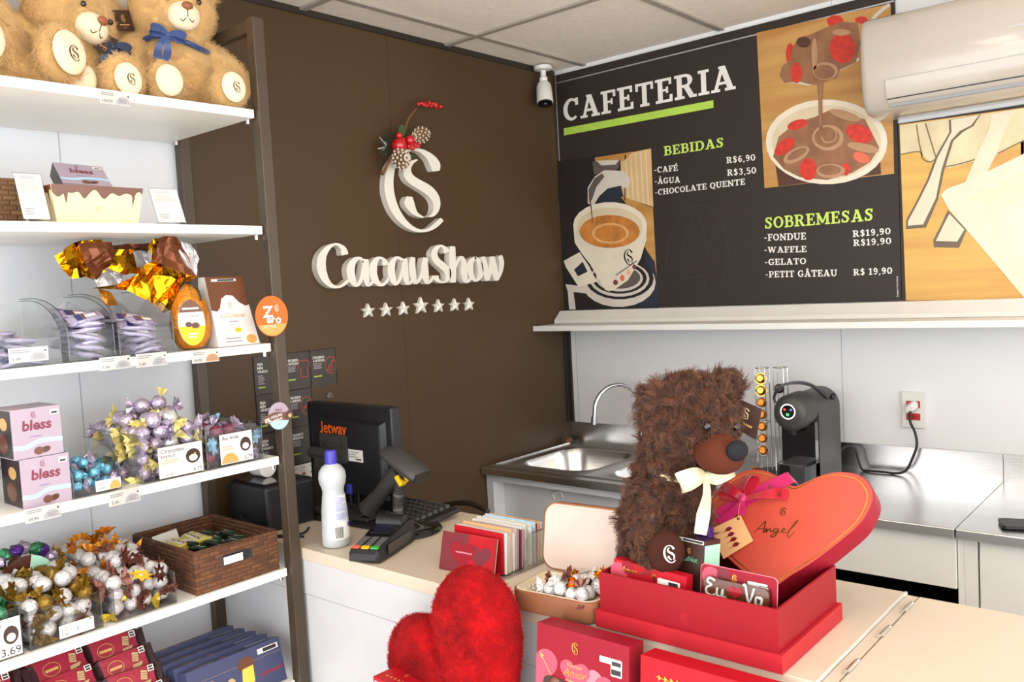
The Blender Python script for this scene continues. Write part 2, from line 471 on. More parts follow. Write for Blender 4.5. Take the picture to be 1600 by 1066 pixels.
def fuse(parts, voxel=0.006, smooth=6, lumps=0.0, lscale=60):
    """several overlapping balls and limbs melted into one continuous skin"""
    b = MB(); MATS.setdefault('tmp', None)
    for p in parts:
        if p[0] == 'e': b.ell(p[1], p[2], 'x', 20, 14, rot=p[3] if len(p) > 3 else None)
        else:
            b.tube(p[1], p[2], 'x', 14, 4)
            rs = p[2] if isinstance(p[2], (list, tuple)) else [p[2]]
            b.ell(p[1][0], (rs[0] * .99,) * 3, 'x'); b.ell(p[1][-1], (rs[-1] * .99,) * 3, 'x')
    me = bpy.data.meshes.new('f'); me.from_pydata(b.v, [], b.f)
    o = bpy.data.objects.new('f', me); COL.objects.link(o)
    r = o.modifiers.new('r', 'REMESH'); r.mode = 'VOXEL'; r.voxel_size = voxel
    s = o.modifiers.new('s', 'SMOOTH'); s.factor = 0.5; s.iterations = smooth
    out = bpy.data.meshes.new_from_object(o.evaluated_get(bpy.context.evaluated_depsgraph_get()))
    bpy.data.objects.remove(o); bpy.data.meshes.remove(me)
    if lumps:      # tufts of curly pile
        N = [Vector(v.normal) for v in out.vertices]
        for v, n in zip(out.vertices, N):
            v.co = v.co + n * lumps * (mnoise.noise(v.co * lscale) + .5 * mnoise.noise(v.co * lscale * 2.1))
    out.shade_smooth()
    return out
def mesh_obj(name, me, mats, parent=None):
    o = bpy.data.objects.new(name, me); COL.objects.link(o)
    me.materials.clear()
    for m in mats: me.materials.append(MATS[m])
    if parent: o.parent = parent
    return o
def fur(o, length, count, children, radius=0.0006, rough=0.03, kink=None, clump=0.0, seed=1, brown=0.02, amp=0.004, freq=3, mat=1):
    md = o.modifiers.new('fur', 'PARTICLE_SYSTEM'); ps = md.particle_system; st = ps.settings
    ps.seed = seed
    st.type = 'HAIR'; st.count = count; st.hair_length = length * 0.25; st.hair_step = 4
    st.emit_from = 'FACE'; st.use_emit_random = True; st.use_even_distribution = True
    st.use_advanced_hair = True; st.brownian_factor = brown * 0.1; st.tangent_factor = 0.0
    st.child_type = 'INTERPOLATED'; st.child_percent = children; st.rendered_child_count = children
    st.clump_factor = clump; st.roughness_1 = rough * 0.4; st.roughness_1_size = 0.1; st.roughness_2 = rough; st.roughness_2_size = 1
    st.roughness_endpoint = rough
    if kink: st.kink = kink; st.kink_amplitude = amp; st.kink_frequency = freq
    st.root_radius = 1.0; st.tip_radius = 0.25; st.radius_scale = radius
    st.render_step = 3; st.material = mat
    return ps

# slab-serif capitals for the printed menu, drawn in a 1-high cell
def _arc(cx, cy, rx, ry, a0, a1, n=12):
    return [(cx + rx * math.cos(math.radians(a0 + (a1 - a0) * i / n)), cy + ry * math.sin(math.radians(a0 + (a1 - a0) * i / n))) for i in range(n + 1)]
TK, TN, SL = 0.20, 0.12, 0.115     # thick stem, thin stroke, slab height
def _stem(x): return [('r', x, 0, x + TK, 1)]
def _sl(x0, x1, top): return [('r', x0, 1 - SL, x1, 1)] if top else [('r', x0, 0, x1, SL)]
GL = {
 'A': (0.92, [('l', [(.17, .05), (.45, 1)], .13), ('l', [(.45, .97), (.74, .05)], .21), ('r', .25, .27, .68, .38), ('r', .3, .9, .53, 1)] + _sl(0, .34, 0) + _sl(.52, .92, 0)),
 'B': (0.76, _stem(.1) + _sl(0, .4, 0) + _sl(0, .4, 1) + [('l', [(.3, .94), (.42, .94)] + _arc(.44, .735, .17, .205, 90, -90) + [(.3, .53)], [.12, .12, .2, .12, .12]), ('l', [(.3, .53), (.44, .53)] + _arc(.46, .295, .2, .235, 90, -90) + [(.3, .06)], [.12, .12, .21, .12, .12])]),
 'C': (0.76, [('l', _arc(.42, .5, .31, .44, 50, 310, 20), [.1, .14, .21, .2, .14, .1]), ('r', .6, .66, .74, .98)]),
 'D': (0.86, _stem(.1) + _sl(0, .4, 0) + _sl(0, .4, 1) + [('l', [(.3, .94), (.4, .94)] + _arc(.42, .5, .33, .44, 90, -90, 16) + [(.3, .06)], [.12, .14, .21, .21, .14, .12])]),
 'E': (0.72, _stem(.1) + [('r', 0, 0, .68, SL), ('r', 0, 1 - SL, .66, 1), ('r', .25, .46, .46, .56), ('r', .44, .38, .53, .64), ('r', .58, 0, .7, .3), ('r', .56, .72, .67, 1)]),
 'F': (0.68, _stem(.1) + _sl(0, .44, 0) + [('r', 0, 1 - SL, .66, 1), ('r', .25, .45, .46, .55), ('r', .44, .37, .53, .63), ('r', .55, .7, .67, 1)]),
 'G': (0.86, [('l', _arc(.42, .5, .31, .44, 50, 330, 20), [.1, .14, .21, .2, .14, .12]), ('r', .6, .66, .73, .98), ('r', .58, .06, .75, .42), ('r', .46, .38, .86, .48)]),
 'H': (0.94, _stem(.1) + _stem(.64) + _sl(0, .4, 0) + _sl(0, .4, 1) + _sl(.54, .94, 0) + _sl(.54, .94, 1) + [('r', .2, .45, .7, .56)]),
 'I': (0.42, _stem(.11) + _sl(0, .42, 0) + _sl(0, .42, 1)),
 'L': (0.70, _stem(.1) + [('r', 0, 0, .68, SL), ('r', .58, 0, .69, .34)] + _sl(0, .42, 1)),
 'M': (1.10, [('r', .1, 0, .23, 1), ('r', .8, 0, 1.0, 1), ('l', [(.18, .95), (.53, .15)], .19), ('l', [(.53, .15), (.86, .95)], .12)] + _sl(0, .34, 0) + _sl(.7, 1.1, 0) + _sl(0, .3, 1) + _sl(.8, 1.1, 1)),
 'N': (0.94, [('r', .11, 0, .24, 1), ('r', .7, 0, .83, 1), ('l', [(.16, .95), (.77, .05)], .2)] + _sl(0, .36, 0) + _sl(0, .28, 1) + _sl(.58, .94, 1)),
 'O': (0.86, [('lc', _arc(.43, .5, .32, .43, 0, 360, 24), [.21, .12, .21, .12, .21])]),
 'P': (0.74, _stem(.1) + _sl(0, .44, 0) + _sl(0, .4, 1) + [('l', [(.3, .94), (.42, .94)] + _arc(.44, .69, .2, .25, 90, -90) + [(.3, .44)], [.12, .12, .21, .12, .12])]),
 'Q': (0.86, [('lc', _arc(.43, .5, .32, .43, 0, 360, 24), [.21, .12, .21, .12, .21]), ('l', [(.42, .1), (.6, -.08), (.84, -.14)], .12)]),
 'R': (0.88, _stem(.1) + _sl(0, .4, 0) + _sl(0, .4, 1) + [('l', [(.3, .94), (.42, .94)] + _arc(.44, .725, .19, .215, 90, -90) + [(.3, .51)], [.12, .12, .21, .12, .12]), ('l', [(.46, .51), (.68, .06)], .2)] + _sl(.6, .88, 0)),
 'S': (0.68, [('l', [(.56, .74), (.5, .88), (.34, .94), (.18, .86), (.16, .7), (.3, .57), (.46, .46), (.53, .3), (.45, .12), (.3, .06), (.14, .14), (.1, .28)], [.1, .13, .19, .21, .19, .13, .1]), ('r', .52, .68, .62, .97), ('r', .04, .03, .14, .34)]),
 'T': (0.80, _stem(.3) + _sl(.2, .6, 0) + [('r', .02, 1 - SL, .78, 1), ('r', .02, .68, .13, 1), ('r', .67, .68, .78, 1)]),
 'U': (0.90, [('r', .1, .35, .3, 1), ('r', .66, .35, .79, 1), ('l', _arc(.46, .37, .265, .31, 180, 360, 14), [.2, .16, .13])] + _sl(0, .4, 1) + _sl(.55, .9, 1)),
 'W': (1.20, [('l', [(.15, .95), (.36, .05)], .2), ('l', [(.36, .05), (.6, .95)], .12), ('l', [(.58, .95), (.8, .05)], .2), ('l', [(.8, .05), (1.03, .95)], .12)] + _sl(0, .34, 1) + _sl(.44, .7, 1) + _sl(.9, 1.2, 1)),
 '0': (0.72, [('lc', _arc(.36, .5, .25, .43, 0, 360, 24), [.19, .12, .19, .12, .19])]),
 '1': (0.52, [('r', .17, 0, .36, 1), ('r', .02, 0, .5, SL), ('l', [(.03, .8), (.26, .95)], .12)]),
 '3': (0.66, [('l', [(.1, .8), (.2, .92), (.36, .93), (.5, .8), (.46, .62), (.26, .53), (.48, .45), (.54, .26), (.4, .08), (.22, .06), (.08, .2)], [.16, .14, .2, .13, .2, .14, .16])]),
 '5': (0.66, [('r', .12, .88, .56, 1), ('r', .1, .5, .22, 1), ('l', [(.14, .56), (.32, .62), (.52, .48), (.54, .26), (.4, .08), (.22, .06), (.08, .18)], [.12, .14, .21, .2, .14, .16])]),
 '6': (0.68, [('l', [(.54, .84), (.4, .94), (.22, .84), (.14, .5), (.18, .2), (.34, .06), (.52, .16), (.54, .38), (.42, .54), (.26, .5), (.18, .36)], [.14, .14, .2, .2, .14, .19, .13])]),
 '9': (0.68, [('l', [(.14, .16), (.28, .06), (.46, .16), (.54, .5), (.5, .8), (.34, .94), (.16, .84), (.14, .62), (.26, .46), (.42, .5), (.5, .64)], [.14, .14, .2, .2, .14, .19, .13])]),
 '$': (0.70, [('l', [(.56, .74), (.5, .88), (.34, .94), (.18, .86), (.16, .7), (.3, .57), (.46, .46), (.53, .3), (.45, .12), (.3, .06), (.14, .14), (.1, .28)], [.12, .13, .19, .2, .19, .13, .12]), ('r', .3, -.1, .38, 1.1)]),
 ',': (0.30, [('l', [(.14, .12), (.17, 0), (.06, -.16)], [.2, .16, .06])]),
 '-': (0.46, [('r', .05, .36, .38, .5)]),
 ' ': (0.34, []),
}
ACC = {'É': ('E', 'a'), 'Á': ('A', 'a'), 'Â': ('A', 'c')}
def slab_text(b, s, P, mat, z):
    """P: left-bottom, left-top and right-bottom corners of the line of type in the local plane"""
    (lx, ly), (tx, ty), (rx, ry) = P
    h = ty - ly
    tot = sum(GL[ACC.get(c, (c,))[0]][0] + 0.07 for c in s) - 0.07
    kx = (rx - lx) / tot; x = 0.0
    def mp(p): return (lx + (x + p[0]) * kx, ly + (ry - ly) * (x + p[0]) / tot + p[1] * h)
    for c in s:
        base = ACC.get(c, (c,)); w, st = GL[base[0]]
        if len(base) > 1:
            st = st + ([('l', [(.36, 1.08), (.56, 1.3)], .14)] if base[1] == 'a' else [('l', [(.28, 1.06), (.46, 1.26)], .12), ('l', [(.44, 1.26), (.62, 1.06)], .12)])
        for t in st:
            z += 0.00004
            if t[0] == 'r': b.poly([mp((t[1], t[2])), mp((t[3], t[2])), mp((t[3], t[4])), mp((t[1], t[4]))], mat, z)
            else:
                pts = t[1]; ws = t[2] if isinstance(t[2], list) else [t[2], t[2]]; L = len(pts); rows = []
                for i in range(L):
                    a = pts[max(i - 1, 0)]; d = pts[min(i + 1, L - 1)]
                    if t[0] == 'lc' and i in (0, L - 1): a, d = pts[-2], pts[1]
                    ux, uy = d[0] - a[0], d[1] - a[1]; q = math.hypot(ux, uy) or 1
                    f = i / (L - 1) * (len(ws) - 1); k = min(int(f), len(ws) - 2); hw = (ws[k] + (ws[k + 1] - ws[k]) * (f - k)) / 2
                    A = mp((pts[i][0] + uy / q * hw, pts[i][1] - ux / q * hw)); B = mp((pts[i][0] - uy / q * hw, pts[i][1] + ux / q * hw))
                    rows.append(A + B)
                b.strip(rows, mat, z)
        x += w + 0.07

# ================================================================== the setting
b = MB(); b.box(-5.2, -5.2, -0.05, 0.1, 0.1, 0, 'floor_tile'); structure(b.build('floor'))
b = MB(); b.box(-5.2, -5.2, 2.46, 0.1, 0.1, 2.5, 'ceiling_tile'); structure(b.build('ceiling'))
b = MB()
for k in range(9):
    b.box(-0.657 - 0.625 * k, -5.2, 2.452, -0.633 - 0.625 * k, 0, 2.4605, 'tee_bar')
    b.box(-5.2, -0.163 - 0.61 * k, 2.453, 0, -0.139 - 0.61 * k, 2.4605, 'tee_bar')
structure(b.build('trim_1'))
# wall behind the rack and the till: dark laminate at the counter, white panels behind the rack
b = MB(); b.box(-1.69, 0, 0, 0.1, 0.1, 2.46, 'dark_panel'); b.box(-5.2, 0.0, 0, -1.69, 0.1, 2.46, 'white_panel')
for x in (-2.02, -2.63): b.box(x - 0.0015, -0.0008, 0, x + 0.0015, 0.002, 2.46, 'seam')
b.box(-0.931, -0.0004, 0.95, -0.9300, 0.002, 2.46, 'dark_trim')
structure(b.build('wall_back'))
b = MB(); b.box(0, -5.2, 0, 0.1, 0, 2.46, 'white_wall')
for y in (-0.042, -1.158, -2.3): b.box(-0.0008, y - 0.0015, 0.98, 0.002, y + 0.0015, 2.46, 'seam')
structure(b.build('wall_right'))
b = MB(); b.box(-0.032, -0.006, 0.985, -0.001, -0.0005, 1.40, 'dark_trim'); b.box(-0.012, -0.018, 0.985, -0.0005, -0.006, 1.40, 'dark_trim')
structure(b.build('trim_2'))
b = MB(); b.box(-1.7, -0.006, 2.44, -0.012, 0.0, 2.4595, 'dark_trim'); structure(b.build('trim_3'))

# ------------------------------------------------------------------ menu board and its pictures
RW = frame((0, 0, 0), (0, -1, 0), (0, 0, 1))      # wall_right: u runs away from the corner, v up, facing the shop
DW = frame((0, 0, 0), (1, 0, 0), (0, 0, 1))       # wall_back: u along the wall, v up
t = thing('menu_board', 'large black menu board headed CAFETERIA with price list', 'menu board', (0, 0, 0))
b = MB().at(RW); b.prism([(0.014, 1.462), (1.358, 1.462), (1.358, 2.44), (0.014, 2.44)], 0.001, 0.012, 'sign_black')
z = 0.0124
b.rect(0.014, 2.405, 1.358, 2.41, 'alu', z)
b.rect(0.010, 1.462, 0.016, 2.44, 'alu', z)
# faint cocoa pod outline
for P in ([(0.4976,1.6107),(0.5325,1.7554),(0.6316,1.8378),(0.7216,1.7984),(0.7621,1.6666),(0.7319,1.551),(0.656,1.4872)], [(0.5718,1.5337),(0.573,1.6794),(0.6307,1.8188)], [(0.6569,1.5064),(0.6772,1.6724),(0.6487,1.8052)], [(0.4632,1.4881),(0.551,1.5589),(0.66,1.5781)]):
    b.line(P, 0.004, 'sign_black_soft', z)
b.build('board', t)
b = MB().at(RW); slab_text(b, 'CAFETERIA', [(0.0453,2.2438),(0.0509,2.3335),(0.815,2.2353)], 'sign_white', z); b.build('lettering', t)
b = MB().at(RW); b.poly([(0.0437,2.2178),(0.7254,2.2118),(0.725,2.1843),(0.0425,2.1885)], 'lime', z); b.build('underline', t)
b = MB().at(RW); slab_text(b, 'BEBIDAS', [(0.5116,2.0402),(0.511,2.0755),(0.7606,2.0377)], 'lime_text', z); b.build('lettering', t)
b = MB().at(RW); slab_text(b, '-CAFÉ', [(0.4647,1.9811),(0.4658,2.0032),(0.5693,1.9767)], 'sign_white', z); b.build('lettering', t)
b = MB().at(RW); slab_text(b, 'R$6,90', [(0.768,1.9778),(0.7689,2.0004),(0.8795,1.9736)], 'sign_white', z); b.build('lettering', t)
b = MB().at(RW); slab_text(b, '-ÁGUA', [(0.4654,1.9379),(0.4665,1.9599),(0.5765,1.9322)], 'sign_white', z); b.build('lettering', t)
b = MB().at(RW); slab_text(b, 'R$3,50', [(0.7691,1.9325),(0.7701,1.9554),(0.8809,1.9278)], 'sign_white', z); b.build('lettering', t)
b = MB().at(RW); slab_text(b, '-CHOCOLATE QUENTE', [(0.4644,1.8951),(0.4655,1.9171),(0.8384,1.8933)], 'sign_white', z); b.build('lettering', t)
b = MB().at(RW); slab_text(b, 'SOBREMESAS', [(0.9047,1.7293),(0.9038,1.7699),(1.2787,1.7258)], 'lime_text', z); b.build('lettering', t)
b = MB().at(RW); slab_text(b, '-FONDUE', [(0.9008,1.6875),(0.9017,1.7114),(1.0533,1.6812)], 'sign_white', z); b.build('lettering', t)
b = MB().at(RW); slab_text(b, 'R$19,90', [(1.2101,1.6774),(1.2107,1.6985),(1.3306,1.6774)], 'sign_white', z); b.build('lettering', t)
b = MB().at(RW); slab_text(b, 'R$19,90', [(1.2111,1.6475),(1.2117,1.6686),(1.3318,1.6458)], 'sign_white', z); b.build('lettering', t)
b = MB().at(RW); slab_text(b, '-WAFFLE', [(0.8992,1.645),(0.9,1.6663),(1.0537,1.638)], 'sign_white', z); b.build('lettering', t)
b = MB().at(RW); slab_text(b, '-GELATO', [(0.9,1.6014),(0.9008,1.6232),(1.0506,1.5969)], 'sign_white', z); b.build('lettering', t)
b = MB().at(RW); slab_text(b, '-PETIT GÂTEAU', [(0.9008,1.5575),(0.9016,1.58),(1.1559,1.5507)], 'sign_white', z); b.build('lettering', t)
b = MB().at(RW); slab_text(b, 'R$ 19,90', [(1.2084,1.5501),(1.209,1.5715),(1.3325,1.5499)], 'sign_white', z); b.build('lettering', t)
b = MB().at(RW); b.text('Imagens ilustrativas', 1.349, 1.475, 0.006, 'sign_white', z, rot=PI / 2); b.build('lettering', t)
# photograph of an espresso cup
b = MB().at(RW); Z0 = 0.0126; D = 0.00025
b.poly([(0.0073,2.0875),(0.4562,2.0762),(0.4575,1.4571),(-0.0026,1.4591)], 'art_dark', Z0)
b.poly([(0.307,1.9081),(0.4536,1.8525),(0.4584,1.5037),(0.4139,1.6923),(0.3352,1.8738)], 'art_wood', Z0 + D)
b.poly([(0.3159,2.0713),(0.4562,2.0762),(0.4555,1.8481),(0.3218,1.9034),(0.3128,1.9452)], 'art_ridge', Z0 + D)
for P in ([(0.338,2.067),(0.3441,1.901)], [(0.3618,2.0686),(0.3672,1.8904)], [(0.3853,2.0697),(0.3901,1.8806)], [(0.4086,2.0707),(0.4121,1.8709)], [(0.4317,2.0711),(0.434,1.8613)]):
    b.line(P, 0.006, 'art_cup_shade', Z0 + 2 * D, 0)
b.poly([(0.1935,2.0773),(0.3754,2.0754),(0.3294,2.0445),(0.1925,2.0602)], 'art_wood', Z0 + 2 * D)
b.poly([(0.1808,2.0618),(0.3149,2.0527),(0.3057,2.0213),(0.2706,2.0037),(0.2361,2.0049),(0.1857,2.0111)], 'art_metal_dark', Z0 + 2 * D)
b.poly([(0.2005,2.0636),(0.3111,2.0519),(0.2913,2.0357),(0.2227,2.0416)], 'art_metal', Z0 + 3 * D)
b.poly([(0.1511,1.9605),(0.1891,2.0011),(0.237,2.0206),(0.3273,2.006),(0.3567,1.9713),(0.3457,1.932),(0.3093,1.9506),(0.2482,1.9462),(0.2081,1.9219),(0.1728,1.8825),(0.1474,1.898)], 'art_metal', Z0 + 4 * D)
b.poly([(0.1546,1.9536),(0.1887,1.9947),(0.2247,2.0095),(0.2356,1.9954),(0.1945,1.9587),(0.1696,1.9099),(0.1554,1.8985)], 'art_metal_dark', Z0 + 5 * D)
b.poly([(0.2081,1.9219),(0.2482,1.9462),(0.313,1.9483),(0.3096,1.8858),(0.1999,1.8888)], 'art_navy', Z0 + 2 * D)
b.poly([(0.0129,1.572),(0.1231,1.5542),(0.1216,1.5278),(0.0525,1.5369),(0.0604,1.4631),(0.0255,1.4639),(0.0233,1.538)], 'art_metal', Z0 + 2 * D)
b.poly([(0.4139,1.6923),(0.4509,1.6403),(0.4617,1.5408),(0.4577,1.4602),(0.3729,1.4623)], 'art_navy', Z0 + 2 * D)
b.poly([(0.4519,1.5598),(0.4438,1.533),(0.4229,1.5087),(0.3904,1.4888),(0.3487,1.4749),(0.3007,1.4682),(0.2503,1.4695),(0.2014,1.4788),(0.1584,1.4956),(0.125,1.5186),(0.1043,1.5459),(0.0984,1.5751),(0.1077,1.6035),(0.1314,1.6288),(0.1672,1.6486),(0.2118,1.6615),(0.2611,1.6665),(0.3112,1.6634),(0.358,1.6527),(0.3979,1.6354),(0.4281,1.613),(0.4465,1.5871)], 'art_metal', Z0 + 3 * D)
b.poly([(0.4441,1.5756),(0.4367,1.5529),(0.4173,1.5323),(0.3873,1.5156),(0.3487,1.504),(0.3043,1.4987),(0.2577,1.5001),(0.2126,1.5084),(0.1728,1.5229),(0.1419,1.5427),(0.1228,1.566),(0.1172,1.5907),(0.1257,1.6148),(0.1474,1.6361),(0.1802,1.6528),(0.2213,1.6636),(0.2669,1.6676),(0.3132,1.6647),(0.3566,1.6554),(0.3937,1.6404),(0.4218,1.6211),(0.439,1.599)], 'art_dark', Z0 + 4 * D)
b.poly([(0.4246,1.5747),(0.4181,1.5553),(0.4011,1.5378),(0.3747,1.5237),(0.3408,1.5139),(0.302,1.5095),(0.2612,1.5108),(0.2219,1.5179),(0.1872,1.5303),(0.1604,1.5471),(0.1437,1.5668),(0.1388,1.5878),(0.1461,1.6081),(0.1649,1.6262),(0.1935,1.6403),(0.2292,1.6494),(0.269,1.6529),(0.3096,1.6505),(0.3476,1.6425),(0.3802,1.6298),(0.4049,1.6134),(0.4201,1.5945)], 'art_metal', Z0 + 5 * D)
b.poly([(0.4132,1.5783),(0.4073,1.5613),(0.3917,1.5461),(0.3675,1.5337),(0.3365,1.5253),(0.3009,1.5216),(0.2636,1.5229),(0.2277,1.5292),(0.196,1.5402),(0.1715,1.5549),(0.1563,1.5721),(0.1518,1.5905),(0.1584,1.6082),(0.1755,1.6239),(0.2015,1.6362),(0.2341,1.6441),(0.2705,1.6471),(0.3075,1.6449),(0.3424,1.638),(0.3723,1.6268),(0.3951,1.6123),(0.409,1.5958)], 'art_dark', Z0 + 6 * D)
b.poly([(0.3957,1.5779),(0.3906,1.5636),(0.3771,1.5508),(0.3562,1.5406),(0.3294,1.5336),(0.2988,1.5305),(0.2668,1.5317),(0.2359,1.5371),(0.2087,1.5463),(0.1877,1.5586),(0.1747,1.573),(0.1708,1.5883),(0.1764,1.6031),(0.191,1.6162),(0.2133,1.6265),(0.2412,1.6331),(0.2724,1.6356),(0.3044,1.6338),(0.3344,1.6279),(0.3603,1.6186),(0.38,1.6064),(0.3921,1.5925)], 'art_metal', Z0 + 7 * D)
b.poly([(0.3842,1.5815),(0.3797,1.5694),(0.3676,1.5585),(0.3489,1.5497),(0.325,1.5439),(0.2977,1.5413),(0.2691,1.5424),(0.2416,1.5471),(0.2174,1.5551),(0.1987,1.5656),(0.1871,1.5779),(0.1837,1.5909),(0.1886,1.6035),(0.2015,1.6147),(0.2213,1.6234),(0.2461,1.629),(0.2739,1.6311),(0.3024,1.6295),(0.3293,1.6245),(0.3524,1.6164),(0.3701,1.606),(0.3809,1.5941)], 'art_metal_dark', Z0 + 8 * D)
b.poly([(0.0105,1.6696),(0.0953,1.7008),(0.1366,1.6457),(0.1764,1.5749),(0.0825,1.5558),(0.0214,1.6421)], 'art_cup', Z0 + 9 * D)
b.poly([(0.0623,1.6299),(0.1092,1.6604),(0.131,1.6184),(0.0811,1.601)], 'art_navy', Z0 + 10 * D)
b.poly([(0.0706,1.8083),(0.0732,1.742),(0.1071,1.6935),(0.1486,1.645),(0.1813,1.591),(0.2139,1.5409),(0.2329,1.533),(0.2642,1.5409),(0.3268,1.5747),(0.3903,1.6564),(0.4194,1.7291),(0.4247,1.7906),(0.2579,1.8434)], 'art_cup', Z0 + 11 * D)
b.poly([(0.425,1.7832),(0.417,1.7582),(0.3959,1.7362),(0.3633,1.7189),(0.3214,1.7076),(0.2732,1.7035),(0.2224,1.707),(0.1732,1.718),(0.1299,1.7359),(0.0962,1.7591),(0.0754,1.7859),(0.0693,1.8137),(0.0787,1.8402),(0.1024,1.863),(0.1384,1.8801),(0.1832,1.8903),(0.2329,1.8928),(0.2832,1.8876),(0.3303,1.8753),(0.3705,1.8571),(0.401,1.8345),(0.4196,1.8092)], 'art_cup', Z0 + 12 * D)
b.poly([(0.4074,1.7772),(0.4001,1.7558),(0.3812,1.7369),(0.3518,1.7222),(0.3141,1.7126),(0.2709,1.7093),(0.2254,1.7124),(0.1814,1.722),(0.1426,1.7375),(0.1125,1.7575),(0.0939,1.7804),(0.0884,1.8042),(0.0967,1.8268),(0.1178,1.8463),(0.1498,1.8609),(0.1898,1.8696),(0.2343,1.8717),(0.2795,1.8672),(0.3219,1.8566),(0.3581,1.841),(0.3856,1.8215),(0.4024,1.7997)], 'art_cup_shade', Z0 + 13 * D)
b.poly([(0.392,1.7624),(0.3855,1.7446),(0.3682,1.7291),(0.3413,1.717),(0.3068,1.7094),(0.2672,1.7068),(0.2257,1.7097),(0.1855,1.7179),(0.1501,1.7308),(0.1226,1.7474),(0.1055,1.7664),(0.1004,1.7861),(0.1078,1.8047),(0.1269,1.8207),(0.156,1.8326),(0.1924,1.8397),(0.233,1.8412),(0.2744,1.8374),(0.3132,1.8285),(0.3465,1.8154),(0.3718,1.7991),(0.3874,1.781)], 'art_coffee', Z0 + 14 * D)
b.poly([(0.3425,1.7588),(0.3383,1.7475),(0.3274,1.7375),(0.3104,1.7298),(0.2888,1.725),(0.2641,1.7234),(0.2384,1.7253),(0.2136,1.7305),(0.1919,1.7386),(0.1751,1.7491),(0.1647,1.761),(0.1616,1.7733),(0.1661,1.785),(0.1778,1.7951),(0.1956,1.8028),(0.2179,1.8074),(0.243,1.8086),(0.2687,1.8064),(0.2929,1.8009),(0.3138,1.7926),(0.3298,1.7823),(0.3396,1.7708)], 'art_crema', Z0 + 15 * D)
b.poly([(0.3276,1.76),(0.3242,1.7511),(0.3151,1.7433),(0.301,1.7373),(0.283,1.7335),(0.2624,1.7324),(0.241,1.734),(0.2205,1.7382),(0.2025,1.7447),(0.1886,1.7529),(0.18,1.7623),(0.1774,1.772),(0.1811,1.7812),(0.1907,1.7891),(0.2054,1.7951),(0.2239,1.7987),(0.2447,1.7996),(0.266,1.7978),(0.2862,1.7934),(0.3036,1.7868),(0.317,1.7786),(0.3252,1.7695)], 'art_coffee', Z0 + 16 * D)
b.line([(0.1617,1.9108),(0.167,1.8649),(0.1689,1.8162)], [0.006, 0.003], 'art_choc_dark', Z0 + 17 * D, 2)
b.line([(0.3327,1.9398),(0.3286,1.8901)], [0.003, 0.006], 'art_choc_dark', Z0 + 17 * D, 0)
mx, my = [(0.3353,1.6648)][0]
b.mono(mx, my, 0.062, 'art_dark', Z0 + 17 * D)
b.line([(0.2711,1.5965),(0.3218,1.6226),(0.3715,1.6481)], 0.004, 'art_metal_dark', Z0 + 17 * D, 2)
for P, m in (([(0.2795,1.5672),(0.2788,1.5642),(0.2773,1.5614),(0.2751,1.5592),(0.2722,1.5576),(0.269,1.5569),(0.2658,1.557),(0.2627,1.558),(0.26,1.5598),(0.258,1.5622),(0.2568,1.5651),(0.2565,1.5682),(0.2571,1.5713),(0.2587,1.574),(0.2609,1.5763),(0.2638,1.5778),(0.267,1.5786),(0.2702,1.5784),(0.2733,1.5774),(0.276,1.5756),(0.278,1.5732),(0.2792,1.5703)], 'plum'), ([(0.3114,1.5837),(0.3108,1.5801),(0.3094,1.5769),(0.3073,1.5742),(0.3047,1.5724),(0.3017,1.5715),(0.2987,1.5716),(0.2959,1.5728),(0.2934,1.5749),(0.2916,1.5777),(0.2905,1.581),(0.2903,1.5847),(0.2909,1.5882),(0.2924,1.5915),(0.2945,1.5941),(0.2971,1.596),(0.3001,1.5968),(0.3031,1.5967),(0.3059,1.5955),(0.3083,1.5934),(0.3101,1.5906),(0.3112,1.5873)], 'art_berry_light'), ([(0.3411,1.6051),(0.3405,1.6021),(0.3393,1.5993),(0.3376,1.5971),(0.3353,1.5956),(0.3328,1.5948),(0.3303,1.595),(0.3279,1.5959),(0.3258,1.5977),(0.3243,1.6001),(0.3234,1.6029),(0.3232,1.606),(0.3237,1.609),(0.3249,1.6117),(0.3267,1.614),(0.3289,1.6155),(0.3314,1.6162),(0.334,1.6161),(0.3364,1.6151),(0.3384,1.6133),(0.34,1.6109),(0.3409,1.6081)], 'kraft'), ([(0.3681,1.6251),(0.3676,1.6225),(0.3664,1.6201),(0.3647,1.6181),(0.3625,1.6168),(0.36,1.6162),(0.3575,1.6163),(0.3551,1.6172),(0.353,1.6188),(0.3515,1.6209),(0.3506,1.6234),(0.3504,1.6261),(0.3509,1.6287),(0.352,1.6311),(0.3538,1.633),(0.356,1.6343),(0.3585,1.635),(0.361,1.6348),(0.3633,1.6339),(0.3654,1.6324),(0.3669,1.6303),(0.3678,1.6278)], 'plum')):
    b.poly(P, m, Z0 + 17 * D)
b.build('picture', t)
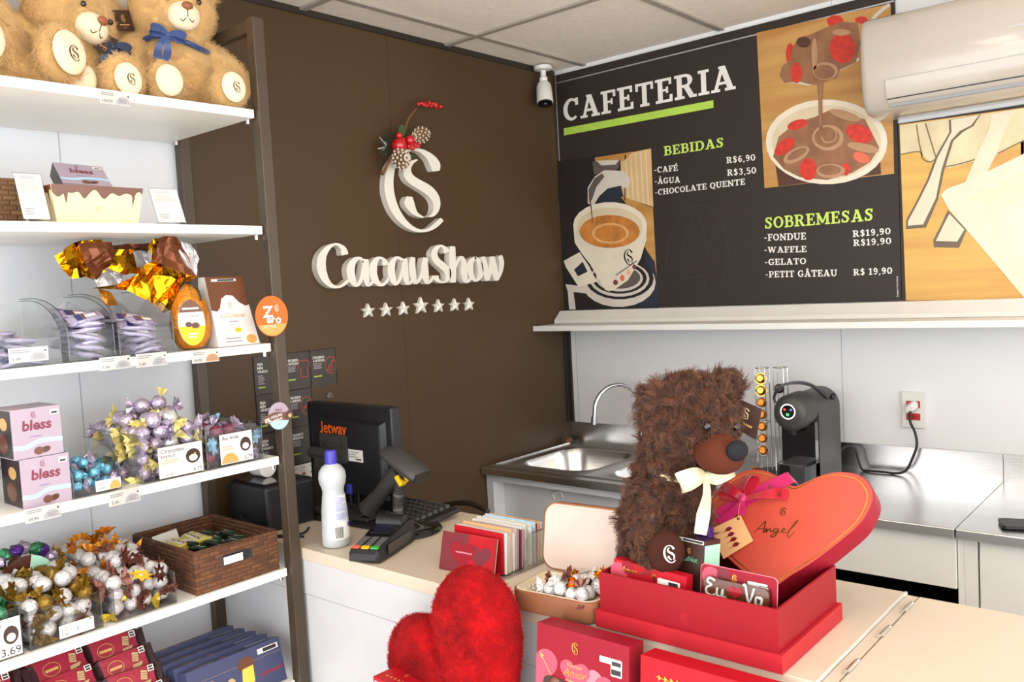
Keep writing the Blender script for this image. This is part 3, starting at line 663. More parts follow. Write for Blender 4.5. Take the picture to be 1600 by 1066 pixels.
# photograph of the chocolate fondue
b = MB().at(RW)
b.poly([(0.8999,2.4128),(1.3475,2.4014),(1.3456,1.8688),(0.9093,1.8727)], 'art_wood', Z0)
b.line([(1.2843,2.3492),(1.3018,2.3761),(1.3437,2.3995)], 0.012, 'art_metal', Z0 + D, 2)
b.poly([(0.9862,2.2271),(1.0798,2.1972),(1.1832,2.2261),(1.2476,2.246),(1.245,2.2551),(0.9929,2.2349)], 'art_metal', Z0 + D)
for P in ([(1.2,2.3815),(1.1988,2.3763),(1.1955,2.372),(1.1904,2.3689),(1.1839,2.3674),(1.1765,2.3675),(1.1688,2.3693),(1.1614,2.3726),(1.155,2.3771),(1.1501,2.3826),(1.147,2.3884),(1.1461,2.3942),(1.1473,2.3995),(1.1507,2.4039),(1.1559,2.4069),(1.1625,2.4084),(1.1699,2.4082),(1.1776,2.4063),(1.1849,2.403),(1.1912,2.3985),(1.1961,2.3931),(1.1991,2.3873)], [(1.2769,2.3668),(1.276,2.3638),(1.2736,2.3614),(1.2698,2.3599),(1.2649,2.3593),(1.2593,2.3597),(1.2535,2.361),(1.248,2.3632),(1.2431,2.3661),(1.2394,2.3695),(1.237,2.373),(1.2363,2.3764),(1.2372,2.3794),(1.2397,2.3818),(1.2436,2.3833),(1.2485,2.3839),(1.2541,2.3835),(1.2599,2.3821),(1.2654,2.3799),(1.2702,2.377),(1.2739,2.3736),(1.2762,2.3702)], [(1.0337,2.3115),(1.0327,2.3015),(1.0305,2.2926),(1.0273,2.2855),(1.0234,2.2807),(1.019,2.2787),(1.0145,2.2796),(1.0103,2.2834),(1.0067,2.2897),(1.004,2.2981),(1.0025,2.3078),(1.0022,2.3181),(1.0032,2.3282),(1.0054,2.3371),(1.0086,2.3442),(1.0125,2.3489),(1.0169,2.3509),(1.0214,2.3499),(1.0256,2.3461),(1.0292,2.3397),(1.0318,2.3314),(1.0334,2.3217)]):
    b.poly(P, 'art_berry', Z0 + 2 * D)
b.poly([(0.9774,2.2502),(0.988,2.2786),(1.0174,2.2968),(1.0282,2.3367),(1.0479,2.3624),(1.0851,2.363),(1.1461,2.3755),(1.1936,2.3807),(1.2452,2.3669),(1.2519,2.2995),(1.2361,2.2426),(1.1833,2.2284),(1.1738,2.2046),(1.1408,2.2004),(1.1164,2.192),(1.0799,2.2013),(1.0493,2.215),(0.9925,2.2228)], 'art_choc', Z0 + 3 * D)
for P in ([(1.2356,2.2871),(1.2335,2.2739),(1.2283,2.2624),(1.2203,2.2537),(1.2102,2.2483),(1.1986,2.2468),(1.1867,2.2492),(1.1753,2.2555),(1.1654,2.2651),(1.1577,2.2773),(1.1531,2.291),(1.1518,2.3052),(1.1539,2.3186),(1.1593,2.3301),(1.1675,2.3388),(1.1779,2.344),(1.1895,2.3453),(1.2014,2.3426),(1.2126,2.3361),(1.2223,2.3265),(1.2297,2.3144),(1.2343,2.3009)], [(1.0565,2.2437),(1.0554,2.234),(1.0529,2.2255),(1.0492,2.2187),(1.0445,2.2142),(1.0393,2.2124),(1.034,2.2134),(1.029,2.2172),(1.0246,2.2234),(1.0214,2.2316),(1.0194,2.2411),(1.019,2.2511),(1.0201,2.2608),(1.0226,2.2693),(1.0264,2.2761),(1.0311,2.2805),(1.0363,2.2823),(1.0416,2.2812),(1.0466,2.2773),(1.0509,2.2711),(1.0541,2.263),(1.056,2.2536)]): b.poly(P, 'art_berry', Z0 + 4 * D)
b.poly([(1.0904,2.338),(1.0893,2.3333),(1.0863,2.3293),(1.0816,2.3265),(1.0756,2.325),(1.0689,2.3251),(1.0619,2.3266),(1.0552,2.3295),(1.0493,2.3335),(1.0448,2.3384),(1.042,2.3437),(1.0412,2.3489),(1.0424,2.3537),(1.0455,2.3577),(1.0502,2.3605),(1.0562,2.3619),(1.063,2.3618),(1.07,2.3602),(1.0767,2.3573),(1.0825,2.3533),(1.0869,2.3485),(1.0896,2.3432)], 'art_choc_dark', Z0 + 4 * D)
for P in ([(1.1773,2.2255),(1.1754,2.2177),(1.1703,2.2111),(1.1624,2.2063),(1.1524,2.2038),(1.1409,2.2036),(1.129,2.2059),(1.1175,2.2105),(1.1075,2.217),(1.0998,2.2249),(1.095,2.2336),(1.0935,2.2423),(1.0955,2.2502),(1.1008,2.2569),(1.1089,2.2616),(1.1192,2.2641),(1.1307,2.264),(1.1426,2.2616),(1.1539,2.2569),(1.1637,2.2504),(1.1712,2.2426),(1.1759,2.234)], [(1.1111,2.295),(1.1102,2.2802),(1.1087,2.2667),(1.1065,2.2557),(1.1039,2.248),(1.1011,2.2443),(1.0984,2.2448),(1.0958,2.2496),(1.0938,2.2583),(1.0923,2.2701),(1.0916,2.2841),(1.0917,2.2992),(1.0925,2.314),(1.0941,2.3275),(1.0963,2.3385),(1.0989,2.3462),(1.1017,2.3498),(1.1044,2.3492),(1.1069,2.3444),(1.109,2.3357),(1.1104,2.324),(1.1112,2.31)], [(1.2215,2.3408),(1.2203,2.3382),(1.2168,2.3363),(1.2113,2.3353),(1.2044,2.3352),(1.1964,2.3362),(1.1882,2.3381),(1.1802,2.3407),(1.1732,2.3439),(1.1678,2.3474),(1.1644,2.3508),(1.1633,2.3541),(1.1646,2.3567),(1.1682,2.3586),(1.1737,2.3596),(1.1808,2.3596),(1.1888,2.3586),(1.197,2.3567),(1.2049,2.354),(1.2118,2.3509),(1.2171,2.3474),(1.2204,2.344)]): b.poly(P, 'art_choc_light', Z0 + 5 * D)
b.poly([(1.1672,2.2246),(1.1656,2.2183),(1.1614,2.2131),(1.1549,2.2093),(1.1465,2.2073),(1.137,2.2073),(1.1271,2.2092),(1.1176,2.2129),(1.1093,2.2182),(1.1029,2.2246),(1.0989,2.2315),(1.0977,2.2384),(1.0994,2.2448),(1.1037,2.2501),(1.1104,2.2539),(1.1189,2.2558),(1.1285,2.2557),(1.1384,2.2537),(1.1478,2.2499),(1.1559,2.2446),(1.1622,2.2383),(1.166,2.2315)], 'art_choc', Z0 + 6 * D)
b.poly([(0.9508,1.9584),(0.9609,1.873),(1.3058,1.872),(1.3022,1.952)], 'art_choc_dark', Z0 + D)
b.poly([(1.3277,1.9723),(1.323,1.945),(1.3102,1.9198),(1.2898,1.8979),(1.2625,1.8801),(1.2293,1.8672),(1.1913,1.8599),(1.1501,1.8586),(1.1073,1.8636),(1.0649,1.8748),(1.0247,1.8919),(0.9889,1.9142),(0.9591,1.9407),(0.9369,1.9703),(0.9236,2.0014),(0.9198,2.0326),(0.9258,2.0623),(0.9412,2.0891),(0.9651,2.1116),(0.9962,2.1289),(1.033,2.1402),(1.0735,2.1452),(1.1159,2.1438),(1.1583,2.1362),(1.1988,2.123),(1.2358,2.1048),(1.2679,2.0824),(1.2939,2.057),(1.3129,2.0294),(1.3243,2.0008)], 'art_cup', Z0 + 2 * D)
b.poly([(1.3089,1.974),(1.3046,1.95),(1.293,1.928),(1.2745,1.9089),(1.2498,1.8935),(1.2198,1.8825),(1.1855,1.8763),(1.1484,1.8755),(1.11,1.8801),(1.0719,1.8901),(1.036,1.9052),(1.0039,1.9248),(0.9772,1.948),(0.9574,1.9738),(0.9455,2.0009),(0.9421,2.0281),(0.9474,2.0539),(0.9611,2.0771),(0.9824,2.0967),(1.0102,2.1117),(1.0431,2.1215),(1.0794,2.1258),(1.1175,2.1245),(1.1556,2.1179),(1.1921,2.1063),(1.2255,2.0903),(1.2546,2.0707),(1.2782,2.0483),(1.2954,2.0241),(1.3058,1.999)], 'art_cup_shade', Z0 + 3 * D)
b.poly([(0.9449,1.9779),(0.9669,2.043),(1.0323,2.0818),(1.0949,2.0896),(1.156,2.1061),(1.2081,2.0708),(1.2597,2.0565),(1.2757,2.0193),(1.3023,1.9577),(1.273,1.9156),(1.2147,1.888),(1.131,1.8745),(1.0388,1.8947),(0.9824,1.9295)], 'art_choc', Z0 + 4 * D)
for P in ([(1.0701,2.0788),(1.0691,2.0724),(1.0629,2.0663),(1.0526,2.0613),(1.0395,2.0582),(1.0257,2.0576),(1.0133,2.0594),(1.0042,2.0635),(0.9998,2.0692),(1.0008,2.0757),(1.0071,2.0819),(1.0177,2.0868),(1.0309,2.0898),(1.0446,2.0904),(1.0569,2.0885),(1.0658,2.0844)], [(1.0213,2.0271),(1.0239,2.0187),(1.0211,2.0083),(1.0133,1.9975),(1.0017,1.9879),(0.988,1.9811),(0.9742,1.9779),(0.9625,1.9791),(0.9547,1.9843),(0.952,1.9929),(0.9549,2.0034),(0.9629,2.0143),(0.9747,2.0239),(0.9885,2.0307),(1.0022,2.0336),(1.0137,2.0324)], [(1.098,1.9147),(1.0953,1.9007),(1.0886,1.8894),(1.0787,1.8824),(1.0672,1.8809),(1.0558,1.8852),(1.0464,1.8945),(1.0402,1.9076),(1.0384,1.9223),(1.0412,1.9365),(1.0481,1.9478),(1.0581,1.9547),(1.0696,1.956),(1.0809,1.9516),(1.0902,1.9422),(1.0962,1.9293)], [(1.2816,1.9882),(1.2741,1.9804),(1.2616,1.9774),(1.2459,1.9797),(1.2294,1.9868),(1.2146,1.9979),(1.2038,2.0111),(1.1987,2.0246),(1.2002,2.036),(1.208,2.0438),(1.2208,2.0466),(1.2367,2.0441),(1.2531,2.0367),(1.2677,2.0257),(1.2782,2.0126),(1.283,1.9994)], [(1.2075,1.9007),(1.2063,1.8928),(1.2033,1.8862),(1.199,1.8822),(1.194,1.8812),(1.1891,1.8834),(1.185,1.8885),(1.1824,1.8958),(1.1816,1.904),(1.1829,1.912),(1.1859,1.9186),(1.1902,1.9226),(1.1952,1.9236),(1.2001,1.9213),(1.2041,1.9162),(1.2067,1.9089)]): b.poly(P, 'art_berry', Z0 + 5 * D)
b.poly([(1.2699,1.9196),(1.2654,1.9153),(1.2579,1.9138),(1.2484,1.9154),(1.2383,1.9197),(1.2291,1.9263),(1.2224,1.934),(1.2191,1.9417),(1.2197,1.9483),(1.2243,1.9526),(1.2319,1.9541),(1.2415,1.9524),(1.2516,1.948),(1.2606,1.9414),(1.2672,1.9338),(1.2705,1.9261)], 'art_berry_light', Z0 + 5 * D)
for P in ([(1.1905,2.0062),(1.188,1.9946),(1.1816,1.9845),(1.1716,1.9768),(1.1589,1.9721),(1.1445,1.9707),(1.1294,1.9728),(1.115,1.9783),(1.1023,1.9868),(1.0926,1.9975),(1.0865,2.0096),(1.0847,2.0221),(1.0873,2.0339),(1.094,2.0441),(1.1044,2.0518),(1.1174,2.0563),(1.132,2.0575),(1.147,2.055),(1.1612,2.0493),(1.1735,2.0409),(1.1829,2.0302),(1.1887,2.0184)], [(1.0733,1.9896),(1.0738,1.9804),(1.0675,1.9701),(1.0553,1.96),(1.0389,1.9518),(1.0209,1.9467),(1.0039,1.9455),(0.9906,1.9485),(0.9831,1.9551),(0.9826,1.9645),(0.9892,1.975),(1.0018,1.9852),(1.0184,1.9933),(1.0364,1.9982),(1.0532,1.9992),(1.0661,1.9962)], [(1.3011,1.9476),(1.2962,1.9439),(1.2845,1.9434),(1.2678,1.9461),(1.2484,1.9517),(1.2294,1.9595),(1.2136,1.9681),(1.2035,1.9763),(1.2008,1.9828),(1.206,1.9865),(1.218,1.9869),(1.2351,1.984),(1.2546,1.9782),(1.2734,1.9705),(1.2888,1.9619),(1.2985,1.9539)], [(1.1915,1.8969),(1.1894,1.8905),(1.1836,1.885),(1.1747,1.881),(1.1632,1.8788),(1.1501,1.8784),(1.1364,1.8801),(1.1232,1.8836),(1.1117,1.8887),(1.1028,1.895),(1.0972,1.902),(1.0954,1.909),(1.0976,1.9155),(1.1036,1.921),(1.1128,1.925),(1.1246,1.9271),(1.1378,1.9273),(1.1515,1.9255),(1.1644,1.9219),(1.1757,1.9168),(1.1844,1.9106),(1.1898,1.9037)], [(1.2459,2.0549),(1.2405,2.0519),(1.2284,2.0529),(1.2115,2.0578),(1.1921,2.0659),(1.1733,2.076),(1.1579,2.0866),(1.1484,2.096),(1.1463,2.1028),(1.152,2.1058),(1.1644,2.1046),(1.1817,2.0995),(1.2012,2.0912),(1.2197,2.0811),(1.2347,2.0707),(1.2439,2.0615)]): b.poly(P, 'art_choc_light', Z0 + 6 * D)
for P in ([(1.177,2.01),(1.175,2.0009),(1.1699,1.9931),(1.1619,1.9872),(1.1518,1.9835),(1.1403,1.9825),(1.1283,1.9842),(1.1168,1.9886),(1.1068,1.9952),(1.099,2.0036),(1.0942,2.013),(1.0928,2.0227),(1.0948,2.0319),(1.1001,2.0398),(1.1083,2.0457),(1.1186,2.0492),(1.1303,2.0501),(1.1422,2.0482),(1.1536,2.0437),(1.1634,2.0371),(1.1709,2.0288),(1.1756,2.0195)], [(1.0636,1.9882),(1.0634,1.9824),(1.0582,1.9756),(1.0487,1.9687),(1.0363,1.9627),(1.0229,1.9587),(1.0105,1.9572),(1.001,1.9585),(0.996,1.9624),(0.9962,1.9683),(1.0015,1.9753),(1.0113,1.9822),(1.0238,1.9881),(1.0372,1.992),(1.0494,1.9934),(1.0587,1.9921)], [(1.178,1.9015),(1.1764,1.8971),(1.1719,1.8933),(1.1649,1.8906),(1.156,1.8891),(1.1458,1.889),(1.1352,1.8904),(1.125,1.893),(1.1161,1.8967),(1.1092,1.9011),(1.1048,1.9061),(1.1034,1.911),(1.1051,1.9155),(1.1097,1.9193),(1.1169,1.922),(1.1259,1.9234),(1.1362,1.9234),(1.1468,1.922),(1.1569,1.9194),(1.1657,1.9157),(1.1724,1.9112),(1.1766,1.9064)]): b.poly(P, 'art_choc', Z0 + 7 * D)
b.line([(1.0997,2.0469),(1.1364,2.053),(1.1657,2.0306),(1.1589,2.002),(1.1287,2.0005),(1.1172,2.0202)], 0.004, 'art_choc_light', Z0 + 8 * D)
b.poly([(1.1076,2.2038),(1.13,2.1995),(1.1239,2.1384),(1.1216,2.0434),(1.1094,2.0453),(1.1099,2.1408)], 'art_choc', Z0 + 9 * D)
b.line([(1.1189,2.1927),(1.114,2.0566)], 0.002, 'art_choc_light', Z0 + 10 * D, 0)
b.build('picture', t)

t = thing('picture_panel', 'printed wall panel of cutlery and white plate under air conditioner', 'wall panel', (0, 0, 0))
b = MB().at(RW); b.prism([(1.36, 1.462), (2.3, 1.462), (2.3, 2.024), (1.36, 2.024)], 0.001, 0.012, 'sign_black'); b.build('board', t)
b = MB().at(RW)
b.prism([(1.3649,2.0212),(1.7097,2.0151),(1.7022,1.457),(1.3719,1.4614)], 0.0121, Z0, 'art_wood_light')
b.rect(1.70, 1.478, 2.29, 2.008, 'art_wood_light', Z0)
b.poly([(1.3667,2.0181),(1.7097,2.0125),(1.8651,2.0362),(1.8646,1.9783),(1.7084,1.9184),(1.6394,1.8889),(1.5079,1.866),(1.4483,1.8968),(1.4227,1.9282),(1.3673,1.9266)], 'art_cloth', Z0 + D)
for P in ([(1.3673,1.9266),(1.4227,1.9282),(1.431,1.9056),(1.4526,1.8916),(1.4701,1.9003)], [(1.4157,2.013),(1.4232,1.9514),(1.4312,1.9131)], [(1.4421,2.0134),(1.4541,1.9654),(1.4702,1.9031)], [(1.4696,1.8755),(1.5165,1.8722),(1.583,1.8832)], [(1.6395,1.8915),(1.7084,1.9201)]): b.line(P, 0.004, 'art_cloth_line', Z0 + 2 * D, 3)
b.poly([(1.509,2.0117),(1.5974,2.015),(1.5766,1.9827),(1.5475,1.9693),(1.5204,1.9463),(1.4924,1.8587),(1.4736,1.7732),(1.437,1.6899),(1.3772,1.6892),(1.3778,1.7168),(1.4059,1.7662),(1.4427,1.8371),(1.4702,1.9077),(1.51,1.9752)], 'art_cutlery_dark', Z0 + 3 * D)
b.poly([(1.5149,2.0107),(1.5934,2.0139),(1.5701,1.9856),(1.5393,1.9742),(1.5137,1.9491),(1.4857,1.8642),(1.4676,1.7785),(1.4284,1.7),(1.3837,1.7001),(1.385,1.7161),(1.413,1.7655),(1.4488,1.8345),(1.4762,1.905),(1.5159,1.9743)], 'art_cutlery', Z0 + 4 * D)
b.poly([(1.6254,2.0094),(1.6897,2.0116),(1.6577,1.9523),(1.633,1.8836),(1.6065,1.8309),(1.5506,1.8169),(1.59,1.9092),(1.6184,1.9672)], 'art_cutlery', Z0 + 4 * D)
b.poly([(1.5012,1.7381),(1.553,1.6737),(1.5303,1.6195),(1.4584,1.6263),(1.4572,1.6489),(1.4806,1.6937)], 'art_cutlery_dark', Z0 + 3 * D)
b.poly([(1.5052,1.7266),(1.5464,1.6743),(1.5256,1.6392),(1.4649,1.6455),(1.4857,1.6886)], 'art_cutlery', Z0 + 4 * D)
b.poly([(1.4824,1.7862),(1.4982,1.8029),(1.5656,1.8224),(1.7079,1.882),(1.8643,1.9477),(1.8599,1.4555),(1.7023,1.4623),(1.5627,1.6592),(1.5054,1.7377)], 'art_plate', Z0 + 5 * D)
b.poly([(1.5315,1.7763),(1.5976,1.7827),(1.7072,1.8316),(1.7058,1.7269),(1.6291,1.7346)], 'art_plate_shade', Z0 + 6 * D)
b.build('picture', t)

# ------------------------------------------------------------------ brand sign on the dark wall
t = thing('wall_emblem', 'tall white raised monogram on the dark wall above lettering', 'wall emblem', (0, 0, 0))
TH = 0.026
b = MB().at(DW); b.strip([(-0.773,1.9934,-0.7406,1.9976),(-0.7776,1.9976,-0.7364,2.003),(-0.7784,2.0004,-0.7359,2.0061),(-0.7799,2.0037,-0.7347,2.0104),(-0.7819,2.007,-0.7338,2.0181),(-0.7838,2.0101,-0.7368,2.0275),(-0.7864,2.0158,-0.7441,2.0358),(-0.79,2.0233,-0.7541,2.0438),(-0.795,2.0306,-0.7662,2.051),(-0.8024,2.0378,-0.7801,2.057),(-0.8118,2.0451,-0.7954,2.0619),(-0.8218,2.0508,-0.8106,2.0655),(-0.8321,2.0548,-0.8252,2.0674),(-0.8433,2.0572,-0.8395,2.068),(-0.8548,2.058,-0.8536,2.0673),(-0.8667,2.057,-0.8675,2.0654),(-0.8789,2.0542,-0.8812,2.0623),(-0.8907,2.0502,-0.8944,2.0584),(-0.9018,2.0452,-0.9074,2.0538),(-0.9121,2.0393,-0.9203,2.0482),(-0.921,2.0325,-0.9327,2.0415),(-0.9287,2.0247,-0.9444,2.0336),(-0.9353,2.016,-0.9553,2.0248),(-0.9413,2.0067,-0.9652,2.0152),(-0.9467,1.9975,-0.974,2.0052),(-0.9512,1.9882,-0.9819,1.9943),(-0.9549,1.9779,-0.9887,1.9818),(-0.9582,1.9655,-0.9945,1.9676),(-0.9608,1.9518,-0.9992,1.9521),(-0.9621,1.9385,-1.002,1.9365),(-0.9623,1.9258,-1.003,1.9213),(-0.9612,1.9131,-1.002,1.9064),(-0.959,1.9002,-0.9986,1.8916),(-0.9556,1.8871,-0.9939,1.8767),(-0.9509,1.8739,-0.9875,1.862),(-0.9451,1.8613,-0.9794,1.8479),(-0.938,1.8493,-0.9694,1.8347),(-0.9297,1.8376,-0.9578,1.8224),(-0.9205,1.827,-0.9449,1.8114),(-0.9102,1.8172,-0.9306,1.8017),(-0.8988,1.8083,-0.9151,1.7935),(-0.8872,1.8009,-0.8995,1.787),(-0.8754,1.7954,-0.8838,1.7825),(-0.863,1.7914,-0.8682,1.7798),(-0.8505,1.789,-0.8532,1.7785),(-0.8383,1.7885,-0.8387,1.7785),(-0.8264,1.7896,-0.8245,1.7799),(-0.8148,1.7924,-0.8104,1.7825),(-0.8039,1.7971,-0.7962,1.7864),(-0.7932,1.8035,-0.7822,1.7916),(-0.7827,1.81,-0.7693,1.7974),(-0.7716,1.8168,-0.7568,1.8047),(-0.7606,1.8238,-0.7455,1.8124),(-0.7527,1.8289,-0.7379,1.8178),(-0.7508,1.8299,-0.7364,1.8192),(-0.7465,1.8306,-0.7352,1.8222)], 'logo_white', 0.001, TH); b.build('outer_curve', t)
b = MB().at(DW); b.strip([(-0.8438,2.0261,-0.8455,2.0299),(-0.8447,2.0252,-0.8469,2.0301),(-0.8454,2.0249,-0.8476,2.0299),(-0.8507,2.0223,-0.8537,2.0287),(-0.8577,2.0186,-0.8628,2.0267),(-0.8639,2.014,-0.8729,2.0234),(-0.8696,2.0082,-0.8834,2.0186),(-0.8746,2.0016,-0.8947,2.0124),(-0.877,1.9964,-0.9045,2.0042),(-0.8776,1.9921,-0.9108,1.9945),(-0.8775,1.9877,-0.9136,1.9843),(-0.8762,1.9836,-0.913,1.974),(-0.8735,1.9793,-0.909,1.9643),(-0.8693,1.9746,-0.9019,1.9552),(-0.8633,1.9702,-0.8918,1.9468),(-0.8539,1.9658,-0.8785,1.9397),(-0.8407,1.9611,-0.864,1.9337),(-0.8268,1.9562,-0.8506,1.9282),(-0.8135,1.9517,-0.8379,1.9229),(-0.7996,1.947,-0.8261,1.9181),(-0.7857,1.9407,-0.8163,1.9134),(-0.7732,1.9327,-0.8067,1.9079),(-0.7622,1.9236,-0.7975,1.9019),(-0.7533,1.9134,-0.7907,1.8962),(-0.7477,1.9026,-0.7861,1.8907),(-0.7453,1.8918,-0.7829,1.8845),(-0.745,1.8816,-0.7809,1.8783),(-0.7469,1.8717,-0.7803,1.8724),(-0.7508,1.8626,-0.7812,1.8664),(-0.7559,1.8546,-0.7827,1.8606),(-0.7624,1.8476,-0.7845,1.8552),(-0.7701,1.8417,-0.7869,1.8501),(-0.7784,1.8369,-0.7896,1.8459),(-0.7875,1.8339,-0.7934,1.8425),(-0.7957,1.8326,-0.799,1.8394),(-0.801,1.832,-0.8033,1.8372),(-0.8018,1.8319,-0.8041,1.8369),(-0.8032,1.8321,-0.805,1.836)], 'logo_white', 0.001, TH); b.build('inner_curve', t)
b = MB().at(DW); b.strip([(-0.8794,1.8994,-0.9045,1.9003),(-0.8768,1.8953,-0.9088,1.8965),(-0.8768,1.8929,-0.9099,1.8941),(-0.8755,1.8893,-0.9129,1.8901),(-0.8735,1.8856,-0.9168,1.8828),(-0.872,1.8833,-0.9172,1.873),(-0.871,1.8788,-0.9121,1.8641),(-0.8693,1.8715,-0.9045,1.8566),(-0.8669,1.8641,-0.8966,1.8502),(-0.8644,1.8576,-0.8891,1.8447),(-0.8619,1.8517,-0.8805,1.8395),(-0.8581,1.8466,-0.8702,1.8349),(-0.8501,1.8414,-0.8572,1.8318),(-0.8394,1.8365,-0.8438,1.8297),(-0.8314,1.8331,-0.8344,1.8284),(-0.8308,1.8328,-0.8337,1.8283),(-0.8301,1.8321,-0.8324,1.8285)], 'logo_white', 0.001, TH); b.build('inner_curve', t)
t = thing('wall_lettering', 'wide white raised script lettering on the dark wall', 'wall lettering', (0, 0, 0))
